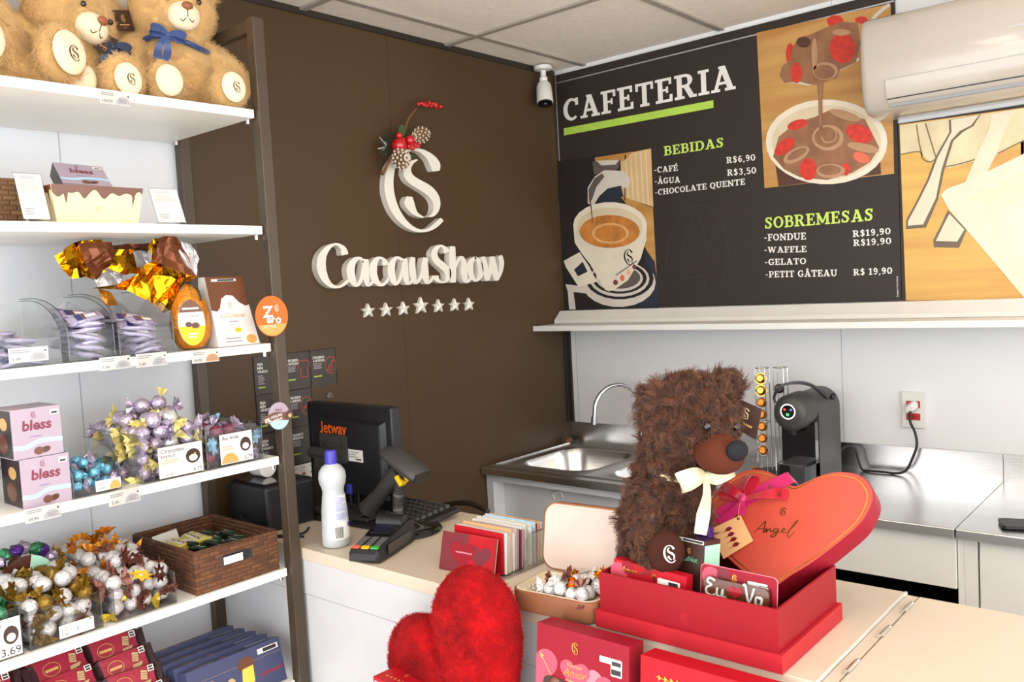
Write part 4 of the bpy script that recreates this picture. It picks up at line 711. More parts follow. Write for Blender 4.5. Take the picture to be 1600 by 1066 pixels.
LET = [
 [[(-1.196,1.7015,-1.175,1.7052),(-1.2,1.7044,-1.173,1.7092),(-1.201,1.7065,-1.173,1.7115),(-1.201,1.7106,-1.175,1.7156),(-1.201,1.7157,-1.178,1.722),(-1.201,1.7197,-1.183,1.7287),(-1.203,1.7235,-1.191,1.7336),(-1.207,1.7278,-1.199,1.7371),(-1.212,1.7312,-1.206,1.7394),(-1.216,1.7333,-1.213,1.7406),(-1.22,1.7342,-1.22,1.7409),(-1.226,1.7333,-1.228,1.74),(-1.232,1.7299,-1.237,1.738),(-1.24,1.7246,-1.248,1.7349),(-1.246,1.7186,-1.259,1.7299),(-1.252,1.7115,-1.269,1.7231),(-1.257,1.7034,-1.279,1.7147),(-1.26,1.696,-1.288,1.7053),(-1.262,1.6893,-1.293,1.695),(-1.263,1.6821,-1.296,1.6849),(-1.264,1.6746,-1.298,1.6755),(-1.264,1.6677,-1.298,1.6665),(-1.264,1.6614,-1.298,1.6572),(-1.263,1.6548,-1.295,1.6478),(-1.261,1.6468,-1.291,1.6381),(-1.259,1.6383,-1.285,1.6284),(-1.256,1.6306,-1.278,1.6198),(-1.252,1.6239,-1.27,1.6125),(-1.248,1.6179,-1.261,1.6066),(-1.243,1.6131,-1.252,1.6021),(-1.237,1.6098,-1.242,1.5995),(-1.23,1.6076,-1.232,1.5986),(-1.223,1.6067,-1.223,1.5987),(-1.216,1.6073,-1.214,1.5996),(-1.211,1.6093,-1.207,1.6014),(-1.205,1.6119,-1.199,1.6041),(-1.198,1.6159,-1.191,1.6084),(-1.191,1.6208,-1.183,1.6133),(-1.186,1.6244,-1.178,1.6167),(-1.185,1.6249,-1.177,1.6175),(-1.182,1.6252,-1.176,1.6194)]],
 [[(-1.112,1.6751,-1.103,1.6811),(-1.115,1.6758,-1.103,1.6834),(-1.116,1.6766,-1.103,1.6845),(-1.119,1.6806,-1.108,1.6877),(-1.123,1.6857,-1.115,1.6924),(-1.127,1.6882,-1.123,1.696),(-1.131,1.6872,-1.132,1.6971),(-1.136,1.6844,-1.142,1.6965),(-1.14,1.6808,-1.152,1.6936),(-1.144,1.6761,-1.162,1.6884),(-1.147,1.6703,-1.171,1.6815),(-1.149,1.6647,-1.178,1.6733),(-1.15,1.6597,-1.182,1.6643),(-1.151,1.6539,-1.184,1.6551),(-1.152,1.6476,-1.184,1.6458),(-1.151,1.6404,-1.183,1.6362),(-1.15,1.6327,-1.18,1.6266),(-1.149,1.6259,-1.176,1.6182),(-1.148,1.6197,-1.17,1.6111),(-1.147,1.6142,-1.163,1.6051),(-1.146,1.6116,-1.155,1.6009),(-1.147,1.6115,-1.145,1.6001),(-1.146,1.6124,-1.137,1.6028),(-1.143,1.615,-1.131,1.6069),(-1.139,1.6189,-1.126,1.6123),(-1.135,1.6244,-1.121,1.6191),(-1.131,1.6311,-1.116,1.6271),(-1.128,1.6395,-1.112,1.6367),(-1.125,1.6494,-1.109,1.6472),(-1.122,1.6588,-1.107,1.6569),(-1.12,1.6675,-1.105,1.666),(-1.119,1.6755,-1.103,1.6743),(-1.118,1.6811,-1.102,1.68),(-1.117,1.6823,-1.102,1.6812),(-1.115,1.6842,-1.103,1.6833)], [(-1.093,1.6882,-1.109,1.6891),(-1.092,1.6856,-1.111,1.6867),(-1.091,1.684,-1.111,1.6852),(-1.091,1.6783,-1.113,1.6796),(-1.091,1.6701,-1.116,1.6713),(-1.091,1.6615,-1.118,1.6622),(-1.092,1.6523,-1.119,1.6526),(-1.092,1.6426,-1.12,1.6422),(-1.092,1.6335,-1.119,1.6321),(-1.093,1.6244,-1.117,1.6221),(-1.093,1.6158,-1.114,1.6124),(-1.093,1.611,-1.11,1.6043),(-1.095,1.6113,-1.101,1.5992),(-1.096,1.6111,-1.092,1.6001),(-1.093,1.6115,-1.085,1.603),(-1.088,1.6142,-1.079,1.6074),(-1.083,1.6188,-1.074,1.6127),(-1.079,1.6223,-1.07,1.6164),(-1.078,1.6229,-1.069,1.6172),(-1.076,1.6235,-1.069,1.619)]],
 [[(-1.03,1.6667,-1.01,1.6688),(-1.033,1.6696,-1.007,1.6723),(-1.034,1.6716,-1.007,1.6743),(-1.033,1.6747,-1.009,1.6776),(-1.031,1.6785,-1.012,1.6828),(-1.031,1.6811,-1.016,1.6882),(-1.032,1.684,-1.023,1.6919),(-1.035,1.6871,-1.03,1.6943),(-1.039,1.6886,-1.037,1.6959),(-1.043,1.6879,-1.044,1.6966),(-1.046,1.6858,-1.052,1.6963),(-1.049,1.6829,-1.061,1.6935),(-1.051,1.6782,-1.07,1.6884),(-1.054,1.672,-1.078,1.6815),(-1.056,1.6659,-1.085,1.6732),(-1.057,1.6595,-1.089,1.6639),(-1.058,1.6525,-1.091,1.6537),(-1.059,1.6457,-1.091,1.6433),(-1.058,1.6384,-1.089,1.6329),(-1.056,1.6307,-1.085,1.6229),(-1.054,1.6241,-1.079,1.6141),(-1.052,1.6188,-1.07,1.6071),(-1.048,1.6139,-1.061,1.6021),(-1.045,1.6106,-1.052,1.5991),(-1.041,1.6091,-1.042,1.598),(-1.037,1.6089,-1.034,1.5991),(-1.032,1.6102,-1.025,1.6024),(-1.026,1.6146,-1.017,1.6085),(-1.019,1.6215,-1.009,1.6158),(-1.014,1.6266,-1.004,1.621),(-1.013,1.6273,-1.003,1.6218),(-1.011,1.6279,-1.003,1.6236)]],
 [[(-0.939,1.6744,-0.9303,1.6821),(-0.9423,1.6746,-0.9312,1.6845),(-0.9438,1.6753,-0.9323,1.6854),(-0.9495,1.6797,-0.9395,1.6888),(-0.9571,1.6855,-0.9498,1.6935),(-0.9633,1.6883,-0.9603,1.6967),(-0.9664,1.6873,-0.9703,1.6966),(-0.9693,1.6845,-0.9792,1.6939),(-0.972,1.6805,-0.9872,1.6898),(-0.9744,1.6755,-0.9949,1.6842),(-0.9762,1.6693,-1.002,1.6771),(-0.9775,1.6633,-1.008,1.6689),(-0.9786,1.6572,-1.011,1.6601),(-0.9793,1.6504,-1.012,1.6509),(-0.9796,1.6435,-1.012,1.6418),(-0.9792,1.6363,-1.011,1.6326),(-0.9782,1.6288,-1.008,1.6236),(-0.9771,1.6222,-1.004,1.6158),(-0.9764,1.6165,-0.9995,1.609),(-0.976,1.612,-0.993,1.6031),(-0.9773,1.6107,-0.9839,1.5987),(-0.9786,1.6103,-0.9732,1.5995),(-0.9755,1.6116,-0.9658,1.6035),(-0.9714,1.6148,-0.9598,1.6087),(-0.9674,1.62,-0.9544,1.6152),(-0.9635,1.6271,-0.9493,1.6229),(-0.9597,1.6349,-0.9447,1.631),(-0.9558,1.6431,-0.9405,1.6396),(-0.952,1.6518,-0.9366,1.6488),(-0.9492,1.6597,-0.9335,1.6577),(-0.9475,1.6675,-0.9316,1.6665),(-0.9467,1.6751,-0.9306,1.6746),(-0.9461,1.6805,-0.9301,1.6801),(-0.9457,1.6817,-0.9302,1.6813),(-0.9439,1.6836,-0.9317,1.6833)], [(-0.9229,1.6885,-0.9385,1.6886),(-0.9209,1.686,-0.9408,1.6862),(-0.9207,1.6845,-0.9412,1.6847),(-0.9203,1.6779,-0.9426,1.6781),(-0.9198,1.6685,-0.9444,1.6685),(-0.9193,1.6587,-0.9457,1.6584),(-0.9191,1.6487,-0.9463,1.6482),(-0.9191,1.6384,-0.9464,1.6374),(-0.9189,1.629,-0.9453,1.6273),(-0.9192,1.6201,-0.943,1.6178),(-0.9195,1.6125,-0.9395,1.6087),(-0.9198,1.6093,-0.9336,1.6009),(-0.9219,1.6095,-0.9219,1.5979),(-0.9189,1.61,-0.9129,1.6004),(-0.9144,1.6116,-0.906,1.6041),(-0.9102,1.6147,-0.9,1.6089),(-0.9059,1.6195,-0.8949,1.6143),(-0.9028,1.6232,-0.8916,1.618),(-0.9019,1.6239,-0.891,1.6189),(-0.8996,1.6247,-0.891,1.6208)]],
 [[(-0.8844,1.6921,-0.9023,1.694),(-0.8827,1.689,-0.9054,1.6915),(-0.8828,1.6873,-0.9063,1.6898),(-0.8834,1.6813,-0.9087,1.6839),(-0.8842,1.673,-0.912,1.675),(-0.8846,1.6643,-0.9144,1.6647),(-0.8843,1.6544,-0.9149,1.6533),(-0.8836,1.6432,-0.9143,1.6411),(-0.8828,1.633,-0.9126,1.6302),(-0.8825,1.6239,-0.9097,1.6204),(-0.8824,1.6164,-0.9055,1.6112),(-0.8825,1.6132,-0.8989,1.6034),(-0.8849,1.6133,-0.8868,1.5997),(-0.8836,1.613,-0.8761,1.6023),(-0.8795,1.6147,-0.8683,1.6074),(-0.8743,1.6199,-0.8617,1.6147),(-0.8687,1.628,-0.8553,1.6237),(-0.8638,1.6368,-0.8495,1.6331),(-0.86,1.6459,-0.8446,1.6428),(-0.8568,1.6558,-0.8402,1.6529),(-0.854,1.665,-0.8362,1.6621),(-0.8513,1.6738,-0.8324,1.6707),(-0.8491,1.6817,-0.829,1.6786),(-0.8476,1.6873,-0.8267,1.684),(-0.8467,1.6887,-0.8265,1.6856),(-0.8437,1.6908,-0.8278,1.6884)], [(-0.8252,1.6905,-0.8437,1.6921),(-0.8233,1.6875,-0.8469,1.6895),(-0.8233,1.6857,-0.8476,1.6878),(-0.8236,1.6784,-0.8506,1.6808),(-0.8239,1.6683,-0.8547,1.6704),(-0.8239,1.6586,-0.8577,1.6595),(-0.8238,1.6496,-0.8588,1.649),(-0.8235,1.6404,-0.8587,1.6386),(-0.8233,1.6315,-0.857,1.6287),(-0.8238,1.6223,-0.8535,1.6187),(-0.8245,1.6138,-0.8483,1.6089),(-0.8253,1.6101,-0.8407,1.6006),(-0.8285,1.6103,-0.8273,1.5979),(-0.8254,1.6108,-0.8178,1.6013),(-0.8203,1.6129,-0.8108,1.6056),(-0.815,1.6169,-0.8045,1.6113),(-0.8095,1.6226,-0.7988,1.6177),(-0.8055,1.6269,-0.7949,1.6222),(-0.8046,1.6276,-0.7944,1.623),(-0.8025,1.6283,-0.7944,1.6248)]],
 [[(-0.7372,1.7045,-0.7152,1.711),(-0.7419,1.7068,-0.7138,1.7151),(-0.7434,1.7087,-0.7145,1.7172),(-0.7433,1.7116,-0.7175,1.7197),(-0.7431,1.7153,-0.7223,1.7237),(-0.7439,1.7187,-0.7286,1.7277),(-0.7469,1.7228,-0.736,1.7312),(-0.7511,1.7269,-0.7446,1.7345),(-0.7553,1.7283,-0.7542,1.7363),(-0.7602,1.7264,-0.7648,1.7357),(-0.7655,1.7223,-0.776,1.7332),(-0.7691,1.7179,-0.7865,1.7287),(-0.772,1.713,-0.7952,1.7219),(-0.7743,1.7075,-0.8022,1.7133),(-0.7748,1.7029,-0.8062,1.7033),(-0.7737,1.6982,-0.8057,1.693),(-0.7712,1.6925,-0.8018,1.6831),(-0.7674,1.6874,-0.7953,1.6737),(-0.7613,1.6828,-0.7858,1.6653),(-0.7519,1.6774,-0.7755,1.6586),(-0.7419,1.6713,-0.7664,1.6527),(-0.7325,1.6649,-0.7577,1.6468),(-0.7228,1.6578,-0.7498,1.6415),(-0.7146,1.649,-0.7451,1.6376),(-0.7106,1.6389,-0.7426,1.6338),(-0.7105,1.6294,-0.741,1.629),(-0.7131,1.6209,-0.7403,1.6243),(-0.7184,1.6133,-0.7404,1.6198),(-0.7259,1.607,-0.7417,1.6151),(-0.7345,1.6024,-0.7443,1.6114),(-0.744,1.5998,-0.7486,1.6087),(-0.7539,1.5989,-0.7549,1.6069),(-0.7636,1.5992,-0.761,1.607),(-0.7736,1.601,-0.7668,1.6097),(-0.7837,1.6039,-0.7723,1.6143),(-0.7923,1.6076,-0.7753,1.618),(-0.798,1.6131,-0.7751,1.6195),(-0.8002,1.6181,-0.7746,1.6212),(-0.8011,1.6207,-0.7744,1.6233),(-0.801,1.6226,-0.7752,1.6252),(-0.7987,1.6259,-0.7785,1.6279)]],
 [[(-0.685,1.7303,-0.7062,1.7307),(-0.6824,1.7271,-0.7095,1.7276),(-0.6822,1.7251,-0.7102,1.7257),(-0.6823,1.718,-0.7117,1.7186),(-0.6825,1.7076,-0.7139,1.708),(-0.6828,1.6955,-0.7158,1.6956),(-0.6832,1.6814,-0.717,1.6813),(-0.6836,1.6654,-0.718,1.6653),(-0.6842,1.6495,-0.7188,1.6496),(-0.6851,1.6331,-0.7193,1.6333),(-0.6862,1.6169,-0.7197,1.6172),(-0.687,1.6056,-0.7199,1.606),(-0.6876,1.6033,-0.7195,1.6037),(-0.6912,1.5997,-0.7163,1.6)], [(-0.6908,1.6531,-0.6838,1.6513),(-0.6911,1.6544,-0.6822,1.652),(-0.6909,1.6551,-0.6817,1.6527),(-0.6868,1.6639,-0.6757,1.661),(-0.6807,1.6764,-0.6674,1.6724),(-0.6741,1.6867,-0.6602,1.6806),(-0.6659,1.6928,-0.6558,1.6839),(-0.6555,1.6959,-0.6543,1.6849),(-0.6438,1.6935,-0.6559,1.6851),(-0.6362,1.687,-0.6558,1.6817),(-0.6302,1.6782,-0.656,1.6744),(-0.6262,1.6679,-0.6567,1.6662),(-0.6255,1.6564,-0.6582,1.6571),(-0.6265,1.6448,-0.6603,1.6458),(-0.6272,1.6346,-0.6611,1.6342),(-0.6274,1.6246,-0.6599,1.6229),(-0.6276,1.6153,-0.6573,1.6118),(-0.6274,1.6103,-0.6521,1.6022),(-0.6292,1.61,-0.6409,1.5956),(-0.6296,1.609,-0.6284,1.5953),(-0.6273,1.6084,-0.6186,1.5983),(-0.6225,1.6106,-0.611,1.6037),(-0.6164,1.6157,-0.6048,1.61),(-0.6119,1.6197,-0.6007,1.6143),(-0.6109,1.6204,-0.6001,1.6152),(-0.6085,1.621,-0.5999,1.617)]],
 [[(-0.5718,1.6871,-0.5777,1.6929),(-0.5728,1.6854,-0.5804,1.6928),(-0.5739,1.6847,-0.5817,1.6924),(-0.5798,1.68,-0.5904,1.69),(-0.587,1.6738,-0.6034,1.6859),(-0.5908,1.6686,-0.6158,1.6784),(-0.5923,1.6633,-0.6229,1.6683),(-0.5937,1.656,-0.6263,1.6578),(-0.5942,1.6482,-0.627,1.6473),(-0.594,1.6396,-0.6251,1.6364),(-0.5928,1.6305,-0.6209,1.6253),(-0.5907,1.6229,-0.6145,1.6156),(-0.5877,1.6161,-0.6054,1.6077),(-0.5837,1.6102,-0.5943,1.6016),(-0.581,1.608,-0.5817,1.5985),(-0.5781,1.61,-0.5686,1.6008),(-0.574,1.6154,-0.5565,1.6065),(-0.5712,1.6215,-0.5468,1.6147),(-0.5694,1.6283,-0.5413,1.6249),(-0.5683,1.6373,-0.5386,1.6362),(-0.5681,1.6462,-0.538,1.647),(-0.5687,1.6545,-0.5391,1.6573),(-0.5701,1.6626,-0.5422,1.6674),(-0.5719,1.6691,-0.5476,1.6767),(-0.5748,1.6749,-0.5564,1.6841),(-0.5793,1.6808,-0.5661,1.689),(-0.583,1.6852,-0.5726,1.6919),(-0.5837,1.686,-0.5737,1.6924),(-0.5841,1.6878,-0.5763,1.6928)]],
 [[(-0.5265,1.6928,-0.5466,1.6902),(-0.5231,1.6903,-0.5487,1.687),(-0.5223,1.6886,-0.5487,1.6852),(-0.5195,1.6815,-0.5482,1.6779),(-0.5157,1.6713,-0.5473,1.6674),(-0.5121,1.6601,-0.5458,1.6561),(-0.5093,1.6478,-0.5433,1.644),(-0.5069,1.6346,-0.5402,1.631),(-0.5052,1.6236,-0.5372,1.6201),(-0.5045,1.6159,-0.5343,1.6125),(-0.5046,1.6102,-0.5316,1.607),(-0.5048,1.6064,-0.5297,1.6035),(-0.5048,1.6046,-0.5289,1.6019),(-0.5067,1.6017,-0.5256,1.5995)], [(-0.5243,1.6032,-0.51,1.6),(-0.5251,1.6057,-0.507,1.6015),(-0.5248,1.607,-0.5061,1.6027),(-0.5213,1.6134,-0.5027,1.6093),(-0.5164,1.6227,-0.4979,1.6189),(-0.512,1.6327,-0.4928,1.6294),(-0.5085,1.6437,-0.4877,1.6406),(-0.5055,1.6556,-0.4824,1.6526),(-0.503,1.6661,-0.478,1.6633),(-0.5013,1.6748,-0.4747,1.6724),(-0.5002,1.6823,-0.4722,1.6801),(-0.4995,1.6874,-0.4706,1.6853),(-0.4986,1.6893,-0.4706,1.6873),(-0.4949,1.6922,-0.4729,1.6906)], [(-0.4757,1.6922,-0.4963,1.6898),(-0.4723,1.6897,-0.4986,1.6866),(-0.4715,1.688,-0.4986,1.6848),(-0.4687,1.68,-0.498,1.6766),(-0.4647,1.6685,-0.4971,1.6649),(-0.4612,1.6565,-0.4958,1.653),(-0.4589,1.6445,-0.4938,1.6413),(-0.4571,1.6324,-0.4913,1.6291),(-0.4558,1.6226,-0.4885,1.6187),(-0.4549,1.6158,-0.4849,1.6109),(-0.4542,1.6107,-0.4811,1.6055),(-0.4537,1.6071,-0.4785,1.6021),(-0.4534,1.6054,-0.4774,1.6006),(-0.4548,1.6023,-0.4737,1.5985)], [(-0.4736,1.6042,-0.4605,1.599),(-0.4738,1.6067,-0.457,1.6001),(-0.473,1.608,-0.4556,1.6011),(-0.4676,1.6141,-0.4497,1.6073),(-0.4602,1.6229,-0.4412,1.6165),(-0.4541,1.6322,-0.4332,1.6272),(-0.4498,1.6428,-0.4269,1.639),(-0.4464,1.6545,-0.4217,1.6517),(-0.4445,1.6642,-0.4184,1.6633),(-0.4448,1.6708,-0.4185,1.673),(-0.4464,1.6763,-0.4208,1.6805),(-0.4482,1.6811,-0.4227,1.6858),(-0.4495,1.6838,-0.4239,1.6896),(-0.4504,1.6845,-0.4253,1.6924),(-0.4513,1.6853,-0.426,1.6938),(-0.4521,1.6871,-0.4276,1.6953),(-0.4514,1.6906,-0.4322,1.697)]],
]
for strokes in LET:
    b = MB().at(DW)
    for i, r in enumerate(strokes): b.strip(r, 'logo_white', 0.001 + 0.0003 * i, TH)
    b.build('letter', t)
STN = ['leftmost of the seven small white stars under the wall lettering', 'second white star from the left under the wall lettering', 'third white star from the left, beside the big one',
       'biggest white star, middle of the row under the wall lettering', 'white star just right of the biggest star on dark wall', 'second white star from the right under the wall lettering', 'rightmost of the seven small white stars under the wall lettering']
for i, (x, z) in enumerate([(-1.0918,1.5198),(-1.0143,1.5186),(-0.9364,1.5186),(-0.8532,1.524),(-0.7673,1.5183),(-0.6855,1.5175),(-0.6091,1.5159)]):
    r = 0.031 if i == 3 else 0.025
    b = MB(); P = []
    for k in range(10):
        a = PI / 2 + k * PI / 5; q = r if k % 2 == 0 else r * 0.45
        P.append((q * math.cos(a) * 1.18, q * math.sin(a)))
    V = [(p[0], 0, p[1]) for p in P] + [(p[0], -0.012, p[1]) for p in P] + [(0, -0.024, 0)]
    b.add(V, [(k, (k + 1) % 10, 10 + (k + 1) % 10, 10 + k) for k in range(10)] + [(10 + k, 10 + (k + 1) % 10, 20) for k in range(10)], 'logo_white')
    tag(b.build('wall_star', loc=(x, -0.001, z)), STN[i], 'wall star', 'stars under the brand lettering')

# Christmas spray hung on the monogram
cx, cz = [(-0.9519,2.063)][0]
t = thing('christmas_spray', 'small holly and pine cone decoration hung on the monogram', 'christmas decoration', (cx, -0.045, cz))
def SPX(P): return [(p[0] - cx, p[1] - cz) for p in P]
q = SPX([(-0.9284,2.0856),(-0.9136,2.1156),(-0.8961,2.1538),(-0.8724,2.18),(-0.852,2.1981)])
b = MB(); b.tube([(p[0], 0, p[1]) for p in q], [0.004, 0.0025], 'twig', 6, 3); b.build('twig', t, 60); b = MB()
q2 = SPX([(-1.0262,1.9652),(-1.0113,1.9814),(-1.0015,1.9974),(-0.9839,2.0243)]); b.tube([(p[0], 0.0, p[1]) for p in q2], [0.006, 0.004], 'twig', 6, 3); b.build('twig', t, 60)
b = MB()
for p in SPX([(-0.8442,2.2135),(-0.8328,2.2176),(-0.8214,2.2216),(-0.824,2.2134),(-0.8104,2.2203),(-0.811,2.2136),(-0.799,2.2231),(-0.7957,2.2176),(-0.7841,2.2209),(-0.7808,2.216),(-0.769,2.2214),(-0.7656,2.2165),(-0.7555,2.2226),(-0.7502,2.217),(-0.7426,2.2166)]): b.ell((p[0], random.uniform(-.01, .01), p[1]), (.008, .008, .007), 'berry', 8, 6)
b.build('berry_cluster', t, 60); b = MB()
for p in SPX([(-0.9108,2.0638),(-0.8995,2.07),(-0.8891,2.0657),(-0.8813,2.0729),(-0.8707,2.0699),(-0.8647,2.077),(-0.8931,2.0614)]): b.ell((p[0], -.012, p[1]), (.011, .01, .01), 'berry', 8, 6)
b.build('berry_cluster', t, 60)
for (p, r) in zip(SPX([(-0.9608,2.0621),(-0.9591,2.0944),(-0.9454,2.0794),(-0.912,2.0825)]), (.025, .011, .011, .017)):
    b = MB(); b.ell((p[0], -.02, p[1]), (r, r, r), 'berry', 16, 10); b.build('berry', t, 180)
def leaf(P, m='leaf'):
    b = MB(); b.strip([(P[i][0], P[i][1], P[-1 - i][0], P[-1 - i][1]) for i in range(len(P) // 2)], m, 0, 0); return b
for P in (SPX([(-0.9408,2.0845),(-0.9536,2.0987),(-0.9534,2.1219),(-0.9402,2.1336),(-0.9349,2.1341),(-0.9232,2.1276),(-0.9247,2.1093),(-0.9355,2.085)]), SPX([(-0.9383,2.0304),(-0.9234,2.0394),(-0.9023,2.0371),(-0.8882,2.033),(-0.8867,2.0305),(-0.9068,2.025),(-0.9246,2.025),(-0.9384,2.0291)])):
    b = MB(); b.M = frame((0, -0.012, 0), (1, 0, 0), (0, 0, 1)); n = len(P)
    b.strip([(P[i][0], P[i][1], P[n - 1 - i][0], P[n - 1 - i][1]) for i in range(n // 2)], 'leaf', 0, 0.002); b.build('leaf', t)
b = MB()
for k in range(40):
    p = SPX([(-0.9981,2.0588)])[0]; a = random.uniform(PI * .5, PI * 1.55); L = random.uniform(.02, .05)
    b.tube([(p[0], 0, p[1]), (p[0] + L * .8 * math.cos(a), random.uniform(-.02, .01), p[1] + L * math.sin(a))], .0012, 'white_foil' if k % 5 == 0 else 'pine', 4)
b.build('pine_needles', t)
def pine_cone(p, r, L, ax):
    b = MB(); b.M = T(p[0], -.028, p[1]) @ ax
    for j in range(8):
        f = j / 7; rr = r * math.sin(PI * (0.12 + .8 * f)); zz = (f - .5) * L
        for k in range(9):
            a = 2 * PI * (k + .5 * (j % 2)) / 9; u = Vector((math.cos(a), math.sin(a), 0))
            w = Vector((-u.y, u.x, 0)) * r * .3; o = Vector((0, 0, zz)); tip = u * rr + Vector((0, 0, .005))
            b.add([o + u * rr * .2 - w * .4, o + u * rr * .2 + w * .4, o + tip + w, o + tip * 1.12, o + tip - w], [(0, 1, 2, 3, 4)], 'cone')
            b.ell(tuple(o + tip * 1.02), (r * .14, r * .14, r * .1), 'cone_tip', 5, 4)
    b.ell((0, 0, 0), (r * .5, r * .5, L * .45), 'cone', 8, 6)
    b.build('pine_cone', t)
p1, p2 = SPX([(-0.9657,2.0154),(-0.868,2.1031)])
pine_cone(p1, .034, .05, RX(PI / 2)); pine_cone(p2, .026, .07, RY(math.radians(75)))

# ------------------------------------------------------------------ notices stuck on the dark wall
def notice(x0, z0, x1, z1, label, fn):
    t = thing('wall_notice', label, 'notice', (x0, -0.001, z0), group='notices on the dark wall')
    b = MB().at(frame((0, 0, 0), (1, 0, 0), (0, 0, 1))); w, h = x1 - x0, z1 - z0
    b.prism([(0, 0), (w, 0), (w, h), (0, h)], 0, 0.002, 'poster_dark'); fn(b, w, h); b.build('sheet', t)
    b = MB().at(frame((0, 0, 0), (1, 0, 0), (0, 0, 1)))
    for r in ((0, 0, .0015, h), (w - .0015, 0, w, h), (0, h - .0015, w, h)): b.prism([(r[0], r[1]), (r[2], r[1]), (r[2], r[3]), (r[0], r[3])], .002, .004, 'acrylic_edge')
    b.build('holder_edge', t)
def std(l1, l2, icon):
    def f(b, w, h):
        z = .0024
        b.text(l1, .012, h - .028, .0075, 'white', z, w=.044, bold=.02); 
        if l2: b.text(l2, .012, h - .038, .0075, 'white', z, w=.044, bold=.02)
        b.lines_of_print(.012, h - .06, .045, h - .041, 4, 'ink_grey', z); b.rect(.012, .028, .042, .032, 'poster_lime', z)
        cx, cy = w - .022, h * .5 + .004
        if icon == 'shirt':
            b.line([(cx - .007, cy + .026), (cx - .019, cy + .02), (cx - .021, cy + .004), (cx - .013, cy + .003), (cx - .013, cy - .026), (cx + .013, cy - .026), (cx + .013, cy + .003), (cx + .02, cy + .004), (cx + .019, cy + .02), (cx + .007, cy + .026), (cx, cy + .021)], .0022, 'poster_orange', z, 0, True)
        elif icon:
            b.line([(cx + .021 * math.cos(k * PI / 8), cy + .026 * math.sin(k * PI / 8)) for k in range(16)], .0016, 'poster_orange', z, 2, True)
            b.line([(cx - .015, cy - .016), (cx + .015, cy + .016)], .002, 'poster_orange', z, 0)
            if icon == 'animal':
                b.line([(cx - .01, cy - .014), (cx - .004, cy), (cx + .004, cy + .004), (cx + .009, cy + .014), (cx + .004, cy + .008), (cx + .007, cy - .01), (cx - .003, cy - .016)], .002, 'poster_orange', z, 3, True)
            else:
                b.line([(cx - .012, cy - .004), (cx + .012, cy - .006)], .004, 'poster_orange', z, 0); b.line([(cx + .004, cy), (cx + .008, cy + .008), (cx + .004, cy + .014)], .0015, 'poster_orange', z, 3)
    return f
def brackets(b, w, h):
    b.line([(w - .014, h - .03), (w - .004, h - .034), (w - .004, .03), (w - .014, .026)], .002, 'poster_orange', .0024, 0)
    for k in range(3):
        b.text(('SEJA', 'BEM', 'VINDO')[k], .012, h - .028 - .011 * k, .0075, 'white', .0024, bold=.02)
    b.lines_of_print(.012, h - .085, .036, h - .056, 5, 'ink_grey', .0024); b.rect(.012, .018, .035, .022, 'poster_lime', .0024)
def whitesheet(b, w, h):
    b.rect(.003, .003, w - .003, h - .003, 'paper', .0022)
    for k in range(3): b.lines_of_print(.008 + k * .03, h - .016, .03 + k * .03, h - .01, 1, 'ink_grey', .0024); b.disc(.018 + k * .03, h - .032, .006, ('label_blue', 'socket_red', 'key_green')[k], .0024, .004)
    b.rect(.003, .003, w - .003, .009, 'key_red', .0024)
X0, X1, X2, X3 = -1.53, -1.4295, -1.3315, -1.232
notice(X0, 1.298, X1 - .001, 1.411, 'top dark notice of the column nearest the shelving post', brackets)
notice(X0, 1.184, X1 - .001, 1.297, 'middle dark notice in the column nearest the shelving post', brackets)
notice(X0, 1.07, X1 - .001, 1.183, 'lowest dark notice in the column nearest the shelving post', brackets)
notice(X1, 1.298, X2 - .001, 1.411, 'dark wall notice with an orange shirt outline', std('É PROIBIDA', 'A ENTRADA', 'shirt'))
notice(X2, 1.298, X3, 1.411, 'dark wall notice with an animal in an orange circle', std('É PROIBIDA', 'A ENTRADA', 'animal'))
notice(X1, 1.184, X2 - .001, 1.297, 'dark wall notice with a crossed cigarette in orange circle', std('É PROIBIDO', 'FUMAR', 'smoke'))
notice(X1, 1.07, X2 - .001, 1.183, 'dark text notice directly above the white notice', std('ATENDIMENTO', 'PREFERENCIAL', None))
notice(X1, .957, X2 - .001, 1.069, 'white notice with small coloured icons behind the monitor', whitesheet)
b = MB(); b.ell((0, -.006, 0), (.016, .006, .01), 'film', 10, 6); tag(b.build('adhesive_hook', loc=(-1.265, -.001, 1.265)), 'small clear adhesive hook under the animal notice', 'hook')

# ------------------------------------------------------------------ security camera
t = thing('security_camera', 'white bullet security camera hanging from the ceiling corner', 'security camera', (-.135, -.045, 2.452))
b = MB(); b.lathe([(.036, 0), (.038, -.006), (.036, -.014), (.02, -.018)], 'white', 24); b.build('mount', t, 40)
b = MB(); b.lathe([(.011, -.016), (.011, -.04), (.017, -.045), (.017, -.06), (.012, -.068)], 'white', 16); b.build('arm', t, 40)
MC = T(0, 0, -.07) @ frame((0, 0, 0), (.65, -.76, 0), (-.30, -.25, -.9))
b = MB().at(MC); b.loft([[(x * .030 * k, y, w * .026 * k) for x, w in [(math.cos(2 * PI * i / 20), math.sin(2 * PI * i / 20)) for i in range(20)]] for y, k in ((-.012, .45), (0, .85), (.012, 1), (.085, 1.12), (.09, 1.08))], 'white'); b.build('body', t, 50)
b = MB().at(MC); b.loft([[(x * .030, y, w * .024) for x, w in [(math.cos(2 * PI * i / 20), math.sin(2 * PI * i / 20)) for i in range(20)]] for y in (.088, .096)], 'black_gloss'); b.ell((0, .096, 0), (.01, .006, .01), 'screen', 10, 6); b.build('lens', t, 50)

